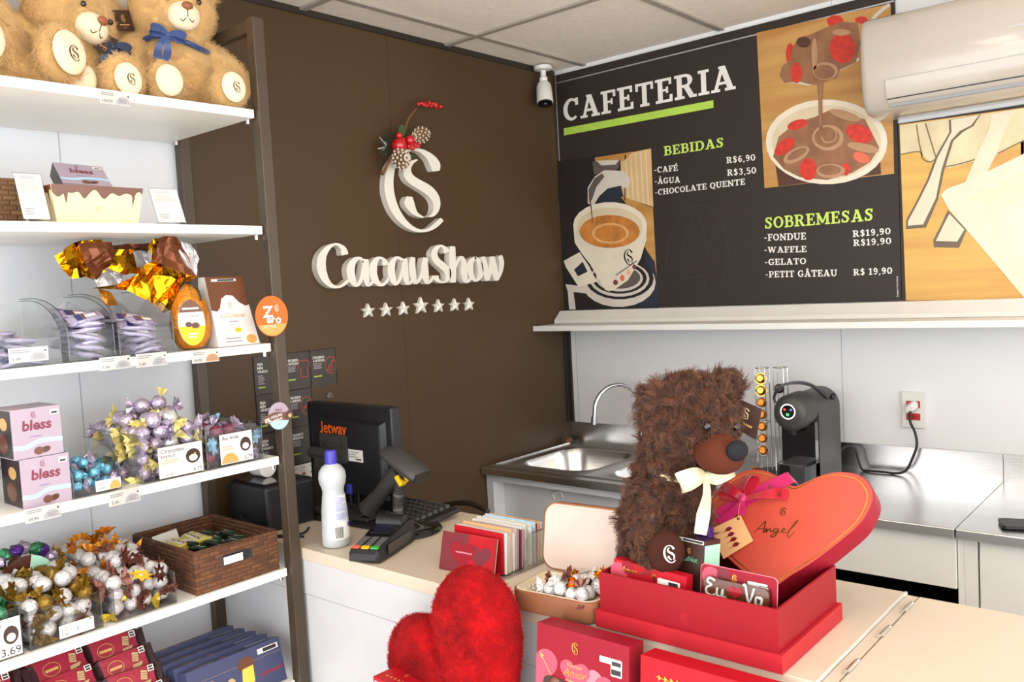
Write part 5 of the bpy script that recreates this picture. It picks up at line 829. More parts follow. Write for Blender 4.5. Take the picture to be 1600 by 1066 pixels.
# ================================================================== back counter against wall_right
def rrect(cx, cy, hx, hy, r, n=6):
    P = []
    for (sx, sy, a0) in ((1, 1, 0), (-1, 1, 90), (-1, -1, 180), (1, -1, 270)):
        for k in range(n + 1):
            a = math.radians(a0 + 90 * k / n)
            P.append((cx + sx * (hx - r) + r * math.cos(a), cy + sy * (hy - r) + r * math.sin(a)))
    return P
t = thing('sink_worktop', 'stainless steel worktop with two sink basins in the corner', 'sink', (0, 0, 0))
b = MB(); zt = .9
def cell(x0, x1, y0, y1, cx, cy, hx, hy):
    o = rrect((x0 + x1) / 2, (y0 + y1) / 2, (x1 - x0) / 2, (y1 - y0) / 2, .0005); i1 = rrect(cx, cy, hx + .02, hy + .02, .10); i2 = rrect(cx, cy, hx, hy, .085)
    i3 = rrect(cx, cy, hx - .012, hy - .012, .08); i4 = rrect(cx, cy, hx - .03, hy - .03, .07); i5 = rrect(cx, cy, .03, .03, .029)
    b.loft([[(p[0], p[1], z) for p in P] for P, z in ((o, zt), (i1, zt), (i2, zt - .006), (i3, zt - .03), (i3, zt - .12), (i4, zt - .15), (i5, zt - .16))], 'steel', False, True)
cell(-.55, -.055, -.44, -.035, -.285, -.235, .18, .165)
cell(-.55, -.055, -.86, -.44, -.285, -.65, .18, .165)
b.box(-.55, -1.6395, zt - .02, -.055, -.86, zt, 'steel'); b.box(-.055, -1.6395, zt - .02, -.002, -.002, zt, 'steel'); b.box(-.55, -.035, zt - .02, -.055, -.002, zt, 'steel')
b.build('top', t, 40)
b = MB(); b.box(-.59, -1.6395, zt - .026, -.55, -.002, zt + .001, 'steel'); b.build('front_edge', t, bevel=.003)
b = MB(); b.box(-.535, -.034, zt, -.06, -.022, zt + .006, 'steel'); b.box(-.545, -.86, zt, -.537, -.02, zt + .005, 'steel'); b.build('raised_rim', t, bevel=.002)
b = MB(); b.box(-.012, -1.6395, zt, -.002, -.002, .972, 'steel'); b.box(-.018, -1.6395, .972, -.002, -.002, .986, 'steel'); b.build('backsplash', t)
for y in (-.235, -.65):
    b = MB(); b.lathe([(.028, 0), (.03, .003), (.02, .004), (.012, .001)], 'chrome', 20); b.build('drain', t, 40, loc=(-.285, y, zt - .161))
t = thing('steel_worktop', 'stainless steel worktop beyond the seam under a black phone', 'worktop', (0, 0, 0))
b = MB(); b.box(-.55, -3.4, zt - .02, -.002, -1.6415, zt, 'steel'); b.build('top', t)
b = MB(); b.box(-.59, -3.4, zt - .026, -.55, -1.6415, zt + .001, 'steel'); b.build('front_edge', t, bevel=.003)
b = MB(); b.box(-.012, -3.4, zt, -.002, -1.6415, .972, 'steel'); b.box(-.018, -3.4, .972, -.002, -1.6415, .986, 'steel'); b.build('backsplash', t)

t = thing('sink_cabinet', 'open white base cabinet under the sink beside dark wall', 'cabinet', (0, 0, 0))
b = MB()
b.box(-.56, -.035, .1, -.02, -.003, .872, 'white_panel'); b.box(-.56, -.86, .1, -.02, -.828, .872, 'white_panel'); b.box(-.56, -.828, .845, -.54, -.035, .872, 'white_panel'); b.box(-.56, -.828, .1, -.02, -.035, .12, 'white_panel')
b.build('body', t); b = MB(); b.box(-.50, -.828, .12, -.492, -.035, .845, 'white_panel'); b.build('back_panel', t)
b = MB(); b.tube([(-.5015, -.28, .79), (-.503, -.275, .81), (-.502, -.305, .822), (-.5015, -.32, .80)], .004, 'white', 8, 4); b.build('drain_pipe', t, 60)
t = thing('base_cabinet', 'white base cabinet with a drawer over a dark open shelf', 'cabinet', (0, 0, 0))
b = MB(); b.box(-.56, -1.655, .1, -.02, -1.6395, .872, 'white'); b.box(-.56, -.875, .1, -.02, -.862, .872, 'white'); b.box(-.56, -1.6395, .1, -.02, -.875, .12, 'white'); b.box(-.05, -1.6395, .12, -.02, -.875, .872, 'black_plastic'); b.box(-.545, -1.6395, .645, -.05, -.875, .66, 'black_plastic'); b.build('body', t)  # back and shelf coloured black to paint in the shade of the opening
b = MB(); b.box(-.565, -1.637, .735, -.545, -.878, .869, 'white'); b.build('drawer', t, bevel=.002)
t = thing('base_cabinet', 'white base cabinet with a plain door right of worktop seam', 'cabinet', (0, 0, 0))
b = MB(); b.box(-.56, -1.686, .1, -.02, -1.6555, .872, 'white'); b.box(-.54, -2.5, .1, -.02, -1.686, .872, 'white'); b.build('body', t)
b = MB(); b.box(-.562, -2.3, .105, -.5405, -1.69, .868, 'white'); b.build('door', t, bevel=.002)
# plinth
b = MB(); b.box(-.5, -2.5, 0, -.02, -.003, .1, 'dark_trim'); structure(b.build('baseboard_right'))

# tap
t = thing('faucet', 'tall chrome gooseneck faucet behind the sink', 'faucet', (-.055, -.385, .9))
b = MB(); b.lathe([(.022, .001), (.024, .008), (.016, .014), (.013, .04), (.013, .08), (.010, .085)], 'chrome', 20); b.build('base', t, 40)
b = MB(); P = [(0, 0, .08), (0, 0, .17)] + [(-.10 * .87 * (1 - math.cos(a)), .10 * .5 * (1 - math.cos(a)), .17 + .10 * math.sin(a)) for a in [PI * k / 12 for k in range(13)]]
e = P[-1]; P.append((e[0] - .004, e[1] + .002, e[2] - .03)); b.tube(P, .0085, 'chrome', 12); b.build('spout', t, 60)
b = MB(); b.tube([(e[0] - .003, e[1] + .001, e[2] - .015), (e[0] - .006, e[1] + .003, e[2] - .045)], .0115, 'chrome', 14); b.build('aerator', t, 60)
b = MB(); b.tube([(0.005, -.008, .06), (0.01, -.03, .065), (.012, -.05, .09)], [.006, .005], 'chrome', 10, 3); b.build('lever', t, 60)
b = MB(); b.ell((0, 0, .012), (.022, .016, .012), 'brown_case', 12, 8, .25); tag(b.build('scrub_pad', smooth=180, loc=(-.06, -.025, .9)), 'small brown scrub pad in the corner of the sink worktop', 'scrub pad')

# wall shelf under the menu
t = thing('wall_shelf', 'long white L-shaped wall shelf under the menu board', 'shelf', (0, 0, 0))
b = MB(); b.loft([[(-.002, y, 1.46), (-.05, y, 1.46), (-.092, y, 1.424), (-.092, y, 1.41), (-.002, y, 1.41)] for y in (-.004, -3.4)], 'white'); b.build('sloped_back', t)
b = MB(); b.box(-.233, -3.4, 1.388, -.002, -.002, 1.409, 'white'); b.build('board', t, bevel=.0015)

# air conditioner
t = thing('air_conditioner', 'white split air conditioner high on the right wall', 'air conditioner', (0, 0, 0))
prof = [(-.013, 2.037), (-.09, 2.036), (-.15, 2.040), (-.178, 2.052), (-.196, 2.078), (-.207, 2.13), (-.211, 2.19), (-.209, 2.25), (-.203, 2.29), (-.193, 2.312), (-.175, 2.322), (-.12, 2.326), (-.013, 2.326)]
def acr(y, k): return [((p[0] * k if p[0] < -.02 else p[0]), y, 2.18 + (p[1] - 2.18) * (1 - (1 - k) * .6)) for p in prof]
b = MB(); b.loft([acr(-1.312, .9), acr(-1.313, .965), acr(-1.318, .99), acr(-1.33, 1), acr(-2.13, 1), acr(-2.15, .95)], 'white_gloss'); b.build('body', t, 40)
b = MB(); b.loft([[(-.2075, y, 2.125), (-.1985, y, 2.078), (-.1965, y, 2.078), (-.2055, y, 2.125)] for y in (-1.385, -2.1)][::-1], 'white_gloss')
b.M = Matrix(); b.loft([[(-.2115, y, 2.127), (-.2035, y, 2.082), (-.19, y, 2.062), (-.186, y, 2.066), (-.20, y, 2.084), (-.208, y, 2.127)] for y in (-1.385, -2.1)], 'white_gloss'); b.build('flap', t, 40)
b = MB(); b.box(-.184, -2.1, 2.05, -.165, -1.39, 2.058, 'ink_grey'); b.box(-.20, -2.1, 2.071, -.186, -1.386, 2.0735, 'ink'); b.build('air_outlet', t)
b = MB(); b.box(-.2106, -2.12, 2.1285, -.2094, -1.35, 2.1297, 'light_grey'); b.box(-.2124, -2.0, 2.205, -.2105, -1.71, 2.2085, 'light_grey'); b.build('panel_seam', t)

# sockets
def socket_plate(y0, y1, z0, z1, label, full=True):
    t = thing('wall_socket', label, 'socket', (0, 0, 0))
    b = MB(); b.box(-.010, y0, z0, -.001, y1, z1, 'white'); b.build('plate', t, bevel=.002)
    if full:
        for zc in ((z0 + z1) / 2 + .018, (z0 + z1) / 2 - .022):
            b = MB(); yc = (y0 + y1) / 2; b.box(-.0125, yc - .021, zc - .011, -.0095, yc + .021, zc + .011, 'socket_red')
            for k in (-1, 0, 1): b.box(-.0128, yc + .008 * k - .002, zc - .002 - .003 * (k == 0), -.0124, yc + .008 * k + .002, zc + .002 - .003 * (k == 0), 'ink')
            b.build('outlet', t)
    return t
socket_plate(-1.422, -1.349, 1.049, 1.167, 'white wall plate with two red power outlets')
socket_plate(-.785, -.70, 1.04, 1.158, 'white wall plate half hidden behind the brown bear', False)
# coffee machine
t = thing('coffee_machine', 'black capsule coffee machine with lit round control panel', 'coffee machine', (-.38, -1.125, .9))
def cm(x, k=1.0, top=.288): 
    P = []
    for i in range(13):
        a = PI * i / 12; P.append((x, .056 * k * math.cos(a), top - .056 + .056 * k * math.sin(a)))
    return [(x, .056 * k, 0)] + P + [(x, -.056 * k, 0)]
b = MB(); b.loft([cm(.10), cm(.27, 1, .290), cm(.29, .96, .284), cm(.295, .85, .27)], 'charcoal'); b.build('body', t, 40)
b = MB()
rings = []
for x, r in ((-.004, .030), (-.002, .042), (.006, .050), (.02, .055), (.10, .056)):
    rings.append([(x, r * math.cos(2 * PI * i / 28), .236 + r * 1.05 * math.sin(2 * PI * i / 28)) for i in range(28)])
b.loft(rings, 'charcoal'); b.build('brew_head', t, 50)
b = MB(); 
b.box(.07, -.054, 0, .10, .054, .20, 'black_gloss'); b.tube([(.03, 0, .185), (.03, 0, .165)], [.014, .008], 'black_plastic', 12); b.build('spout', t, 40)
b = MB(); b.loft([[(x + (.012 if abs(y) > .03 else 0), y, z) for x, y in ((.10, .054), (.015, .054), (0, .04), (-.003, 0), (0, -.04), (.015, -.054), (.10, -.054))] for z in (0, .072)], 'black_plastic'); b.build('drip_tray', t, bevel=.003)
b = MB(); b.box(.004, -.04, .0725, .095, .04, .075, 'chrome'); b.build('drip_grille', t)
b = MB(); b.M = frame((-.0045, 0, .243), (0, -1, 0), (0, 0, 1)); b.disc(0, 0, .024, 'black_gloss', .0002); b.line([(.0225 * math.cos(k * PI / 12), .0225 * math.sin(k * PI / 12)) for k in range(24)], .003, 'led_white', .0006, 1, True)
for x, y, m in ((-.01, .006, 'led_red'), (.01, .006, 'led_blue')): b.disc(x, y, .0035, m, .0008)
b.rect(-.005, -.013, .003, -.006, 'led_green', .0008); b.build('control_panel', t)
b = MB(); b.band([(.02, .05, .265), (.02, .053, .285), (.022, .03, .318), (.05, .0, .326), (.10, -.03, .315), (.15, -.056, .278), (.16, -.058, .268)], [.012, .014, .016, .02, .02, .014], 'black_plastic', [(-.3, .8, .3), (-.3, .8, .5), (0, .3, 1), (0, 0, 1), (0, -.4, 1), (0, -1, .4), (0, -1, .3)], .004); b.build('lever', t, 50)
b = MB(); b.ell((.235, -.055, .262), (.018, .007, .012), 'black_plastic', 12, 8); b.build('tank_grip', t, 180)
P = [(1.159,0.9461),(1.1704,0.9689),(1.192,0.9837),(1.2126,0.9681),(1.2221,0.9301),(1.2334,0.8881),(1.2617,0.8653),(1.3023,0.8655),(1.3426,0.8825),(1.3709,0.9169),(1.3912,0.9584),(1.4037,1.0008),(1.3969,1.0416),(1.3822,1.0737)]
xs = [-.075, -.07, -.055, -.05, -.05, -.05, -.055, -.055, -.055, -.05, -.05, -.045, -.04, -.035]
ML = T(.38, 1.125, -.9)
b = MB().at(ML); b.tube([(xs[i], -p[0], max(p[1], .905)) for i, p in enumerate(P)] + [(-.03, -1.383, 1.115)], .0042, 'rubber', 8, 4); cord = b.build('power_cord', t, 60); cord['label'] = 'black power cord running to the red outlet'
b = MB().at(ML); b.loft([[(-.0135, -1.386 + s * .017, 1.126 + w * .014) for s, w in ((-1, -.6), (.9, -1), (1, .2), (-.2, 1), (-.9, .5))], [(-.035, -1.38 + s * .012, 1.115 + w * .012) for s, w in ((-1, -.6), (.9, -1), (1, .2), (-.2, 1), (-.9, .5))]], 'white'); b.build('plug', cord, bevel=.002)['label'] = 'white plug in the upper red outlet'

# capsule tower
t = thing('capsule_tower', 'chrome wire capsule rack beside the coffee machine', 'capsule rack', (-.20, -.995, .9))
b = MB()
cols = [(-.052, .022), (-.052, -.028), (.0, .05), (.0, -.05)]
for cx0, cy0 in ((-.035, .018), (-.005, -.032)):
    for k in range(4):
        a = PI / 4 + k * PI / 2; b.tube([(cx0 + .024 * math.cos(a), cy0 + .024 * math.sin(a), .006), (cx0 + .024 * math.cos(a), cy0 + .024 * math.sin(a), .36)], .0016, 'chrome', 6)
    for z in (.006, .18, .36): b.tube([(cx0 + .024 * math.cos(a), cy0 + .024 * math.sin(a), z) for a in [PI / 8 * k for k in range(16)]], .0016, 'chrome', 5, 0, True)
b.build('wire_frame', t, 60)
b = MB(); b.lathe([(.07, 0), (.07, .006), (.02, .008)], 'black_plastic', 24); b.build('base', t, 40)
CL = ['gold capsule at the top of the wire rack', 'second gold capsule from the top of the wire rack'] + ['orange capsule stacked in the left column of the wire rack'] * 5
for k in range(7):
    b = MB(); b.lathe([(.0145, 0), (.0165, .003), (.0135, .022), (.010, .026)], 'gold' if k < 2 else 'amber_twist', 16)
    b.lathe([(.0195, -.001), (.0195, .001)], 'gold' if k < 2 else 'white_foil', 16)
    o = b.build('coffee_capsule', smooth=40); o.location = (-.235 - .011, -.977, .9 + [.325, .285, .245, .205, .165, .125, .085][k]); o.rotation_euler = (0, math.radians(-80), .3)
    tag(o, CL[k], 'capsule', 'orange capsules in the wire rack' if k > 1 else 'gold capsules in the wire rack')
b = MB(); b.lathe([(.0145, 0), (.0165, .003), (.0135, .022), (.010, .026)], 'choc_dark', 16); o = b.build('coffee_capsule', smooth=40); o.location = (-.216, -1.027, 1.19); o.rotation_euler = (0, math.radians(-80), .3); tag(o, 'single dark capsule in the right column of wire rack', 'capsule')
for k, (dx, dy) in enumerate(((-.075, .035), (-.085, .005))):
    b = MB(); b.lathe([(.0145, 0), (.0165, .003), (.0135, .022), (.010, .026)], 'gold_foil' if k == 0 else 'choc_dark', 16); o = b.build('coffee_capsule', smooth=40); o.location = (-.2 + dx - .02, -.995 + dy, .9185); o.rotation_euler = (math.radians(80), 0, .5 + k)
    tag(o, 'loose gold capsule lying at the foot of the wire rack' if k == 0 else 'loose dark capsule lying at the foot of the wire rack', 'capsule')

# phone at the right edge
t = thing('mobile_phone', 'black mobile phone lying on the steel worktop', 'phone', (-.48, -1.80, .902), math.radians(-70))
b = MB(); b.prism(rrect(0, 0, .078, .037, .01), 0, .009, 'black_plastic'); b.build('body', t, bevel=.002)
b = MB(); b.prism(rrect(.05, .012, .018, .014, .006), .009, .011, 'black_gloss'); b.build('camera_bump', t)
b = MB(); b.box(-.02, -.0385, .002, .01, -.037, .007, 'teal'); b.build('side_button', t)

# ================================================================== shelving rack
t = thing('shelving_rack', 'brown metal shelving rack with white shelves', 'shelving', (0, 0, 0))
RX1 = -1.70
for (x0, y0) in ((-1.73, -.42), (-1.722, -.032)):
    for xx in (x0, x0 - 1.25):
        b = MB(); b.box(xx, y0, 0, xx + .03, y0 + .03, 2.245, 'rack_brown'); b.build('post', t, bevel=.002)
b = MB(); b.box(-1.725, -.39, 2.215, -1.705, -.032, 2.243, 'rack_brown'); b.build('end_rail', t)
SH = [2.029, 1.753, 1.470, 1.192, .913, .628]
for z in SH:
    b = MB(); b.box(-2.985, -.405, z - .02, -1.734, -.006, z, 'shelf_white'); o = b.build('shelf', t, bevel=.001)
    for y in (-.385, -.045):
        b = MB(); b.tube([(-1.739, y, z - .021), (-1.739, y, z - .032)], .005, 'chrome', 10); b.build('shelf_pin', o, 60)
# hinged price tickets on the shelf edges
FS = frame((0, 0, 0), (1, 0, 0), (0, 0, 1))
def ticket(x, z, w, h, label, col='bubble_grey', txt=None, tilt=0.0, name='price_ticket', y=-.409):
    t = thing(name, label, 'price tag', (x, y, z), group='price tickets on the rack')
    b = MB().at(FS); b.prism([(0, 0), (w, 0), (w, h), (0, h)], 0, .0012, 'paper')
    z2 = .0015
    P = [(w * .5 + (w * .5) * (1 - math.cos(a)) * .5 + .0, h * .04 + h * .62 * math.sin(a)) for a in [PI * k / 12 for k in range(13)]]
    b.poly([(w * .52, .002)] + P[1:-1] + [(w - .001, .002)], col, z2)
    b.lines_of_print(w * .05, h * .62, w * .55, h * .9, 2, 'ink_grey', z2)
    b.text(txt or '5,49', w * .08, h * .12, h * .22, 'ink', z2); b.lines_of_print(w * .62, h * .15, w * .92, h * .5, 3, 'ink_grey', z2 + .0003); b.disc(w * .93, h * .72, h * .07, 'ink', z2)
    b.build('card', t)
    b = MB().at(FS); b.prism([(-.001, -.001), (w + .001, -.001), (w + .001, h + .001), (-.001, h + .001)], .0021, .003, 'film'); b.build('sleeve', t)
    return t
P = [(-2.1013,2.0024),(-2.037,2.0025),(-2.1473,1.4518),(-2.0829,1.453),(-2.0706,1.4517),(-2.0021,1.45),(-1.9438,1.4454),(-1.8772,1.4474),(-2.3134,1.178),(-2.2476,1.1722),(-2.152,1.1762),(-2.0859,1.168)]
names = ['price ticket on the top shelf edge under the teddy bears', 'price ticket left of its twin on the third shelf edge', 'price ticket on the third shelf edge left of orange one', 'price ticket with orange bubble on the third shelf edge', 'price ticket reading 39,99 on the fourth shelf edge', 'price ticket reading 5,49 on the fourth shelf edge']
for i in range(6):
    a, c = P[2 * i], P[2 * i + 1]; w = c[0] - a[0]
    ticket(a[0], min(a[1], c[1]) - .004, w, w * .42, names[i], 'bubble_orange' if i == 3 else 'bubble_grey', ['134,90', '5,49', '5,49', '54,90', '39,99', '5,49'][i])
# round wobblers clipped to the front post
def wob(x, z, r): return frame((x, -.4235, z), (1, 0, 0), (0, 0, 1))
x, z = [(-1.7381,1.5357)][0]
t = thing('shelf_sign', 'round orange sign reading Zero lactose on the rack post', 'sign', (x, -.4235, z))
b = MB().at(FS); R = .045
b.prism([(R * math.cos(k * PI / 20), 1.08 * R * math.sin(k * PI / 20)) for k in range(40)], 0, .0015, 'orange', 'orange')
b.poly([(R * .97 * math.cos(a), R * 1.05 * math.sin(a)) for a in [math.radians(205 + 130 * k / 14) for k in range(15)]], 'bubble_orange', .0018)
b.text('Z', -.026, -.002, .026, 'white', .0021, w=.03, bold=.03); b.text('er', -.016, -.016, .017, 'white', .0024, bold=.03, w=.024); b.text('o', .009, -.018, .02, 'white', .0024, bold=.03); b.text('LACTOSE', -.029, -.028, .0065, 'white', .0022); b.mono(.014, .018, .016, 'white', .0021)
b.build('disc', t)
x, z = [(-1.7385,1.2937)][0]
t = thing('shelf_sign', 'lilac round sign with brown chocolate swoosh on rack post', 'sign', (x, -.4235, z))
b = MB().at(FS); R = .03
b.prism([(R * math.cos(k * PI / 20), 1.1 * R * math.sin(k * PI / 20)) for k in range(40)], 0, .0015, 'lilac')
b.poly([(R * math.cos(a), R * 1.1 * math.sin(a)) for a in [math.radians(200 + 140 * k / 14) for k in range(15)]], 'sky', .0018)
b.text('bless', 0, .012, .007, 'plum', .0018, align='c', bold=.02)
b.line([(-.042, -.012), (-.03, -.004), (-.01, .002), (.012, -.002), (.028, -.004)], [.022, .02, .016, .02, .02], 'choc_milk', .0022); b.disc(.028, -.002, .012, 'chocolate', .0026); b.disc(.03, -.003, .005, 'biscuit', .003)
b.text('0%', -.04, -.012, .009, 'white', .0028, bold=.03, rot=.2); b.text('ADIÇÃO', -.024, -.004, .006, 'white', .0028, rot=.12, bold=.02); b.text('DE AÇÚCAR', -.03, -.014, .005, 'white', .0028, rot=.15, bold=.02)
b.build('disc', t)

# ================================================================== stock on the rack
def prop_label(b, w, h, name, price, col, z, photo='chocolate'):
    """a printed bin card: title, round chocolate photo, coloured price bubble"""
    b.prism([(0, 0), (w, 0), (w, h), (0, h)], z, z + .001, 'paper'); q = z + .0013
    b.text(name[0], w * .06, h * .80, h * .13, 'ink', q, w=w * .52, bold=.01)
    if name[1]: b.text(name[1], w * .06, h * .645, h * .12, 'ink', q, bold=.01)
    b.lines_of_print(w * .06, h * .44, w * .48, h * .60, 3, 'bubble_orange', q)
    b.disc(w * .78, h * .56, w * .17, photo, q, h * .24); b.disc(w * .78, h * .5, w * .1, 'biscuit' if photo == 'chocolate' else 'paper', q + .0003, h * .11)
    P = [(w * .28 + w * .26 * math.cos(a), h * .02 + h * .34 * math.sin(a)) for a in [PI * k / 12 for k in range(13)]]
    b.poly(P, col, q); b.text(price, w * .97, h * .05, h * (.13 if col != 'paper' else .2), 'ink', q + .0003, align='r')
    if col != 'paper': b.text({'6,79': '6,49', '5,79': '6,40'}.get(price, price), w * .16, h * .05, h * .10, 'ink_grey', q + .0003)

# --- wrapped bonbons
def bonbon_mesh(ball, twist, seed, r=.0155):
    rnd = random.Random(seed); b = MB()
    rings = []
    for j in range(9):
        a = -PI / 2 + PI * (.06 + .88 * j / 8)
        rings.append([(r * math.cos(a) * math.cos(c) * (1 + rnd.uniform(-.11, .11)), r * math.cos(a) * math.sin(c) * (1 + rnd.uniform(-.11, .11)), r * math.sin(a)) for c in [2 * PI * i / 12 for i in range(12)]])
    b.loft(rings, ball)
    for sgn in (1, -1):
        if sgn < 0 and seed % 3 == 0: continue
        n = 14; ringl = []
        for f, q in ((.75, .5), (1.0, .22), (1.45, .75), (1.9, 1.15)):
            ringl.append([(q * r * (1 + (.35 if i % 2 else -.25) * (q > .4)) * math.cos(2 * PI * i / n) * (1 + rnd.uniform(-.2, .2)), q * r * .55 * (1 + (.3 if i % 2 else -.3) * (q > .4)) * math.sin(2 * PI * i / n), sgn * r * (f + rnd.uniform(-.12, .12) * (q > .6))) for i in range(n)])
        b.loft(ringl, twist, False, False)
    return b
def bonbon_set(kinds, pts, label, group, cat='chocolate', name='wrapped_bonbon', r=.0155, tint=None):
    protos = []
    for ball, twist in kinds:
        for sd in range(3):
            o = bonbon_mesh(ball, twist, sd + 1, r).build(name, smooth=38); protos.append(o.data); bpy.data.objects.remove(o)
    for i, p in enumerate(pts):
        c = bpy.data.objects.new(name, protos[random.randrange(len(protos)) if not tint else (tint(p) * 3 + random.randrange(3))]); COL.objects.link(c)
        c.location = p; c.rotation_euler = (random.uniform(0, 6), random.uniform(0, 6), random.uniform(0, 6)); tag(c, label, cat, group)
def heap(x0, x1, y0, y1, z0, hfront, hback, step=.029, skip_hidden=True, crown=.02):
    """visible bonbons of a heap: the front and side layer and the top"""
    P = []; nx = max(1, int((x1 - x0) / step)); ny = max(1, int((y1 - y0) / step))
    for i in range(nx):
        for j in range(ny):
            x = x0 + (i + .5) * (x1 - x0) / nx; y = y0 + .012 + (j + .5) * (y1 - y0 - .012) / ny
            f = (j + .5) / ny; h = hfront + (hback - hfront) * f + crown * math.sin(PI * (i + .5) / nx) * math.sin(PI * min(1, f + .2))
            nz = max(1, int(h / (step * .86)))
            for k in range(nz):
                top = k >= nz - 1; face = j == 0 or i == 0
                if skip_hidden and not (top or face): continue
                P.append((x + random.uniform(-.004, .004) + (.006 if k % 2 else -.004) * (0 < i < nx - 1), y + random.uniform(-.003, .004), z0 + .0165 + k * step * .86 + random.uniform(0, .004)))
    return P

def bin_box(x0, x1, y0, y1, z, hf, hb, label, group=None, curve=True, wall=.0025):
    """clear acrylic bin; its side panels sweep down from a tall back to a low front"""
    t = thing('acrylic_bin', label, 'bin', (x0, y0, z), group=group)
    w, d = x1 - x0, y1 - y0
    b = MB(); b.box(.0, .0, .0005, w, d, .003, 'acrylic'); b.build('base', t)
    b = MB(); b.box(0, 0, .003, w, wall, hf, 'acrylic'); b.box(0, 0, hf - .0012, w, wall, hf, 'acrylic_edge'); b.build('front_panel', t)
    b = MB(); b.box(0, d - wall, .003, w, d, hb, 'acrylic'); b.build('back_panel', t)
    prof = [(0, .003), (0, hf)]
    if hb > hf + .005:
        for k in range(1, 11):
            a = PI / 2 * k / 10; prof.append((d * .75 * (1 - math.cos(a)), hf + (hb - hf) * math.sin(a)))
    prof += [(d, hb), (d, .003)]
    for xx in (0, w - wall):
        b = MB(); b.M = frame((xx, 0, 0), (0, 1, 0), (0, 0, 1)); b.prism(prof, 0, wall, 'acrylic')
        e = prof[1:-1]; b.tube([(p[0], p[1], wall / 2) for p in e], .0011, 'acrylic_edge', 5)
        b.tube([(0, .003, wall / 2), (0, hf, wall / 2)], .0011, 'acrylic_edge', 5); b.build('side_panel', t)
    return t
def on_front(t, x, z, name, fn):
    b = MB().at(frame((x, -.0003, z), (1, 0, 0), (0, 0, 1))); fn(b); b.build(name, t)

# --- third shelf: bins of bars
z3 = 1.4702
XB = [p[0] for p in [(-2.2141,1.4768),(-2.2004,1.4767),(-2.1056,1.4767),(-2.0976,1.4759),(-1.973,1.4753)]]
bars = []
def bar_mesh(m1, m2, L=.075, w=.026, h=.012):
    b = MB(); ring = []
    for x, k, kz in ((-L / 2, .95, .06), (-L / 2 + .006, .95, .06), (-L / 2 + .011, .98, .8), (0, 1, 1), (L / 2 - .011, .98, .8), (L / 2 - .006, .95, .06), (L / 2, .95, .06)):
        ring.append([(x, w / 2 * k * a, h / 2 * kz * c) for a, c in ((-1, -.3), (-.8, -1), (0, -1.05), (.8, -1), (1, -.3), (1, .3), (.8, 1), (0, 1.05), (-.8, 1), (-1, .3))])
    b.loft(ring, m1)
    b.M = T(0, 0, h / 2 * 1.04); b.rect(-L * .3, -w * .33, -L * .12, w * .33, m2, .0004); b.rect(-.002, -w * .2, L * .28, w * .1, 'paper', .0004); b.rect(-L * .1, -w * .3, -L * .03, w * .3, 'choc_milk', .0005)
    return b
o = bar_mesh('bar_wrap', 'bar_navy').build('chocolate_bar', smooth=50); BAR = o.data; bpy.data.objects.remove(o)
def bars_in(x0, x1, y0, y1, z0, n, h, label, group):
    for i in range(n):
        c = bpy.data.objects.new('chocolate_bar', BAR); COL.objects.link(c); k = i // 3; lvl = k % max(1, int(h / .0125)); row = i % 3
        L = .075; fx = (x0 + x1) / 2 + random.uniform(-1, 1) * max(.001, (x1 - x0 - L) / 2 - .012)
        c.location = (fx, y0 + .02 + row * (y1 - y0 - .04) / 2.4 + random.uniform(-.004, .004), z0 + .012 + lvl * .0125 + random.uniform(0, .003) + row * .006)
        c.rotation_euler = (random.uniform(.0, .7), random.uniform(-.25, .25), random.uniform(-.35, .35)); tag(c, label, 'chocolate bar', group)
g = 'bins on the third shelf'
bin_box(-2.37, XB[0], -.395, -.20, z3, .055, .13, 'low clear bin of lilac bars at the left picture edge', g)
on_front_t = bin_box(XB[1], XB[2], -.395, -.16, z3, .062, .135, 'clear curved bin of lilac bars, middle of the third shelf', g)
bin_box(XB[3], XB[4], -.395, -.16, z3, .06, .14, 'clear curved bin of lilac bars beside the orange egg', g)
bars_in(-2.36, XB[0] - .006, -.39, -.25, z3, 15, .05, 'small lilac wrapped bar in the low bin at picture edge', 'bars in the left bin')
bars_in(XB[1] + .004, XB[2] - .004, -.39, -.22, z3, 21, .09, 'small lilac wrapped bar in the middle curved bin', 'bars in the middle bin')
bars_in(XB[3] + .004, XB[4] - .004, -.39, -.22, z3, 21, .085, 'small lilac wrapped bar in the bin beside the egg', 'bars in the right bin')
a, c = [(-2.3125,1.4794),(-2.249,1.4893)]
ticket(a[0], a[1] + .001, .072, .028, 'price ticket on the low bin at the left picture edge', y=-.3975)

# --- chocolate eggs with crumpled foil
def crumple(P, y, mat, amp=.02, seed=1, cuts=3, print_mat=None):
    rnd = random.Random(seed); bm = bmesh.new(); mx = sum(p[0] for p in P) / len(P); mz = sum(p[1] for p in P) / len(P); P = [(mx + (p[0] - mx) * 1.14, mz + (p[1] - mz) * 1.14) for p in P]
    vs = [bm.verts.new((p[0], y + rnd.uniform(-amp, amp) * .6, p[1])) for p in P]; bm.faces.new(vs)
    bmesh.ops.triangulate(bm, faces=bm.faces[:])
    bmesh.ops.subdivide_edges(bm, edges=bm.edges[:], cuts=cuts, use_grid_fill=True, fractal=0)
    bmesh.ops.triangulate(bm, faces=bm.faces[:])
    for v in bm.verts:
        n = mnoise.noise(v.co * 34 + Vector((seed * 7, 0, 0))); n2 = mnoise.noise(v.co * 90 + Vector((0, seed * 5, 0)))
        v.co.y += amp * (n * 1.1 + n2 * .5); v.co.x += .004 * n2; v.co.z += .004 * n
    V = [tuple(v.co) for v in bm.verts]; bm.verts.index_update(); F = [tuple(v.index for v in f.verts) for f in bm.faces]; bm.free()
    b = MB(); b.add(V, F, mat); return b
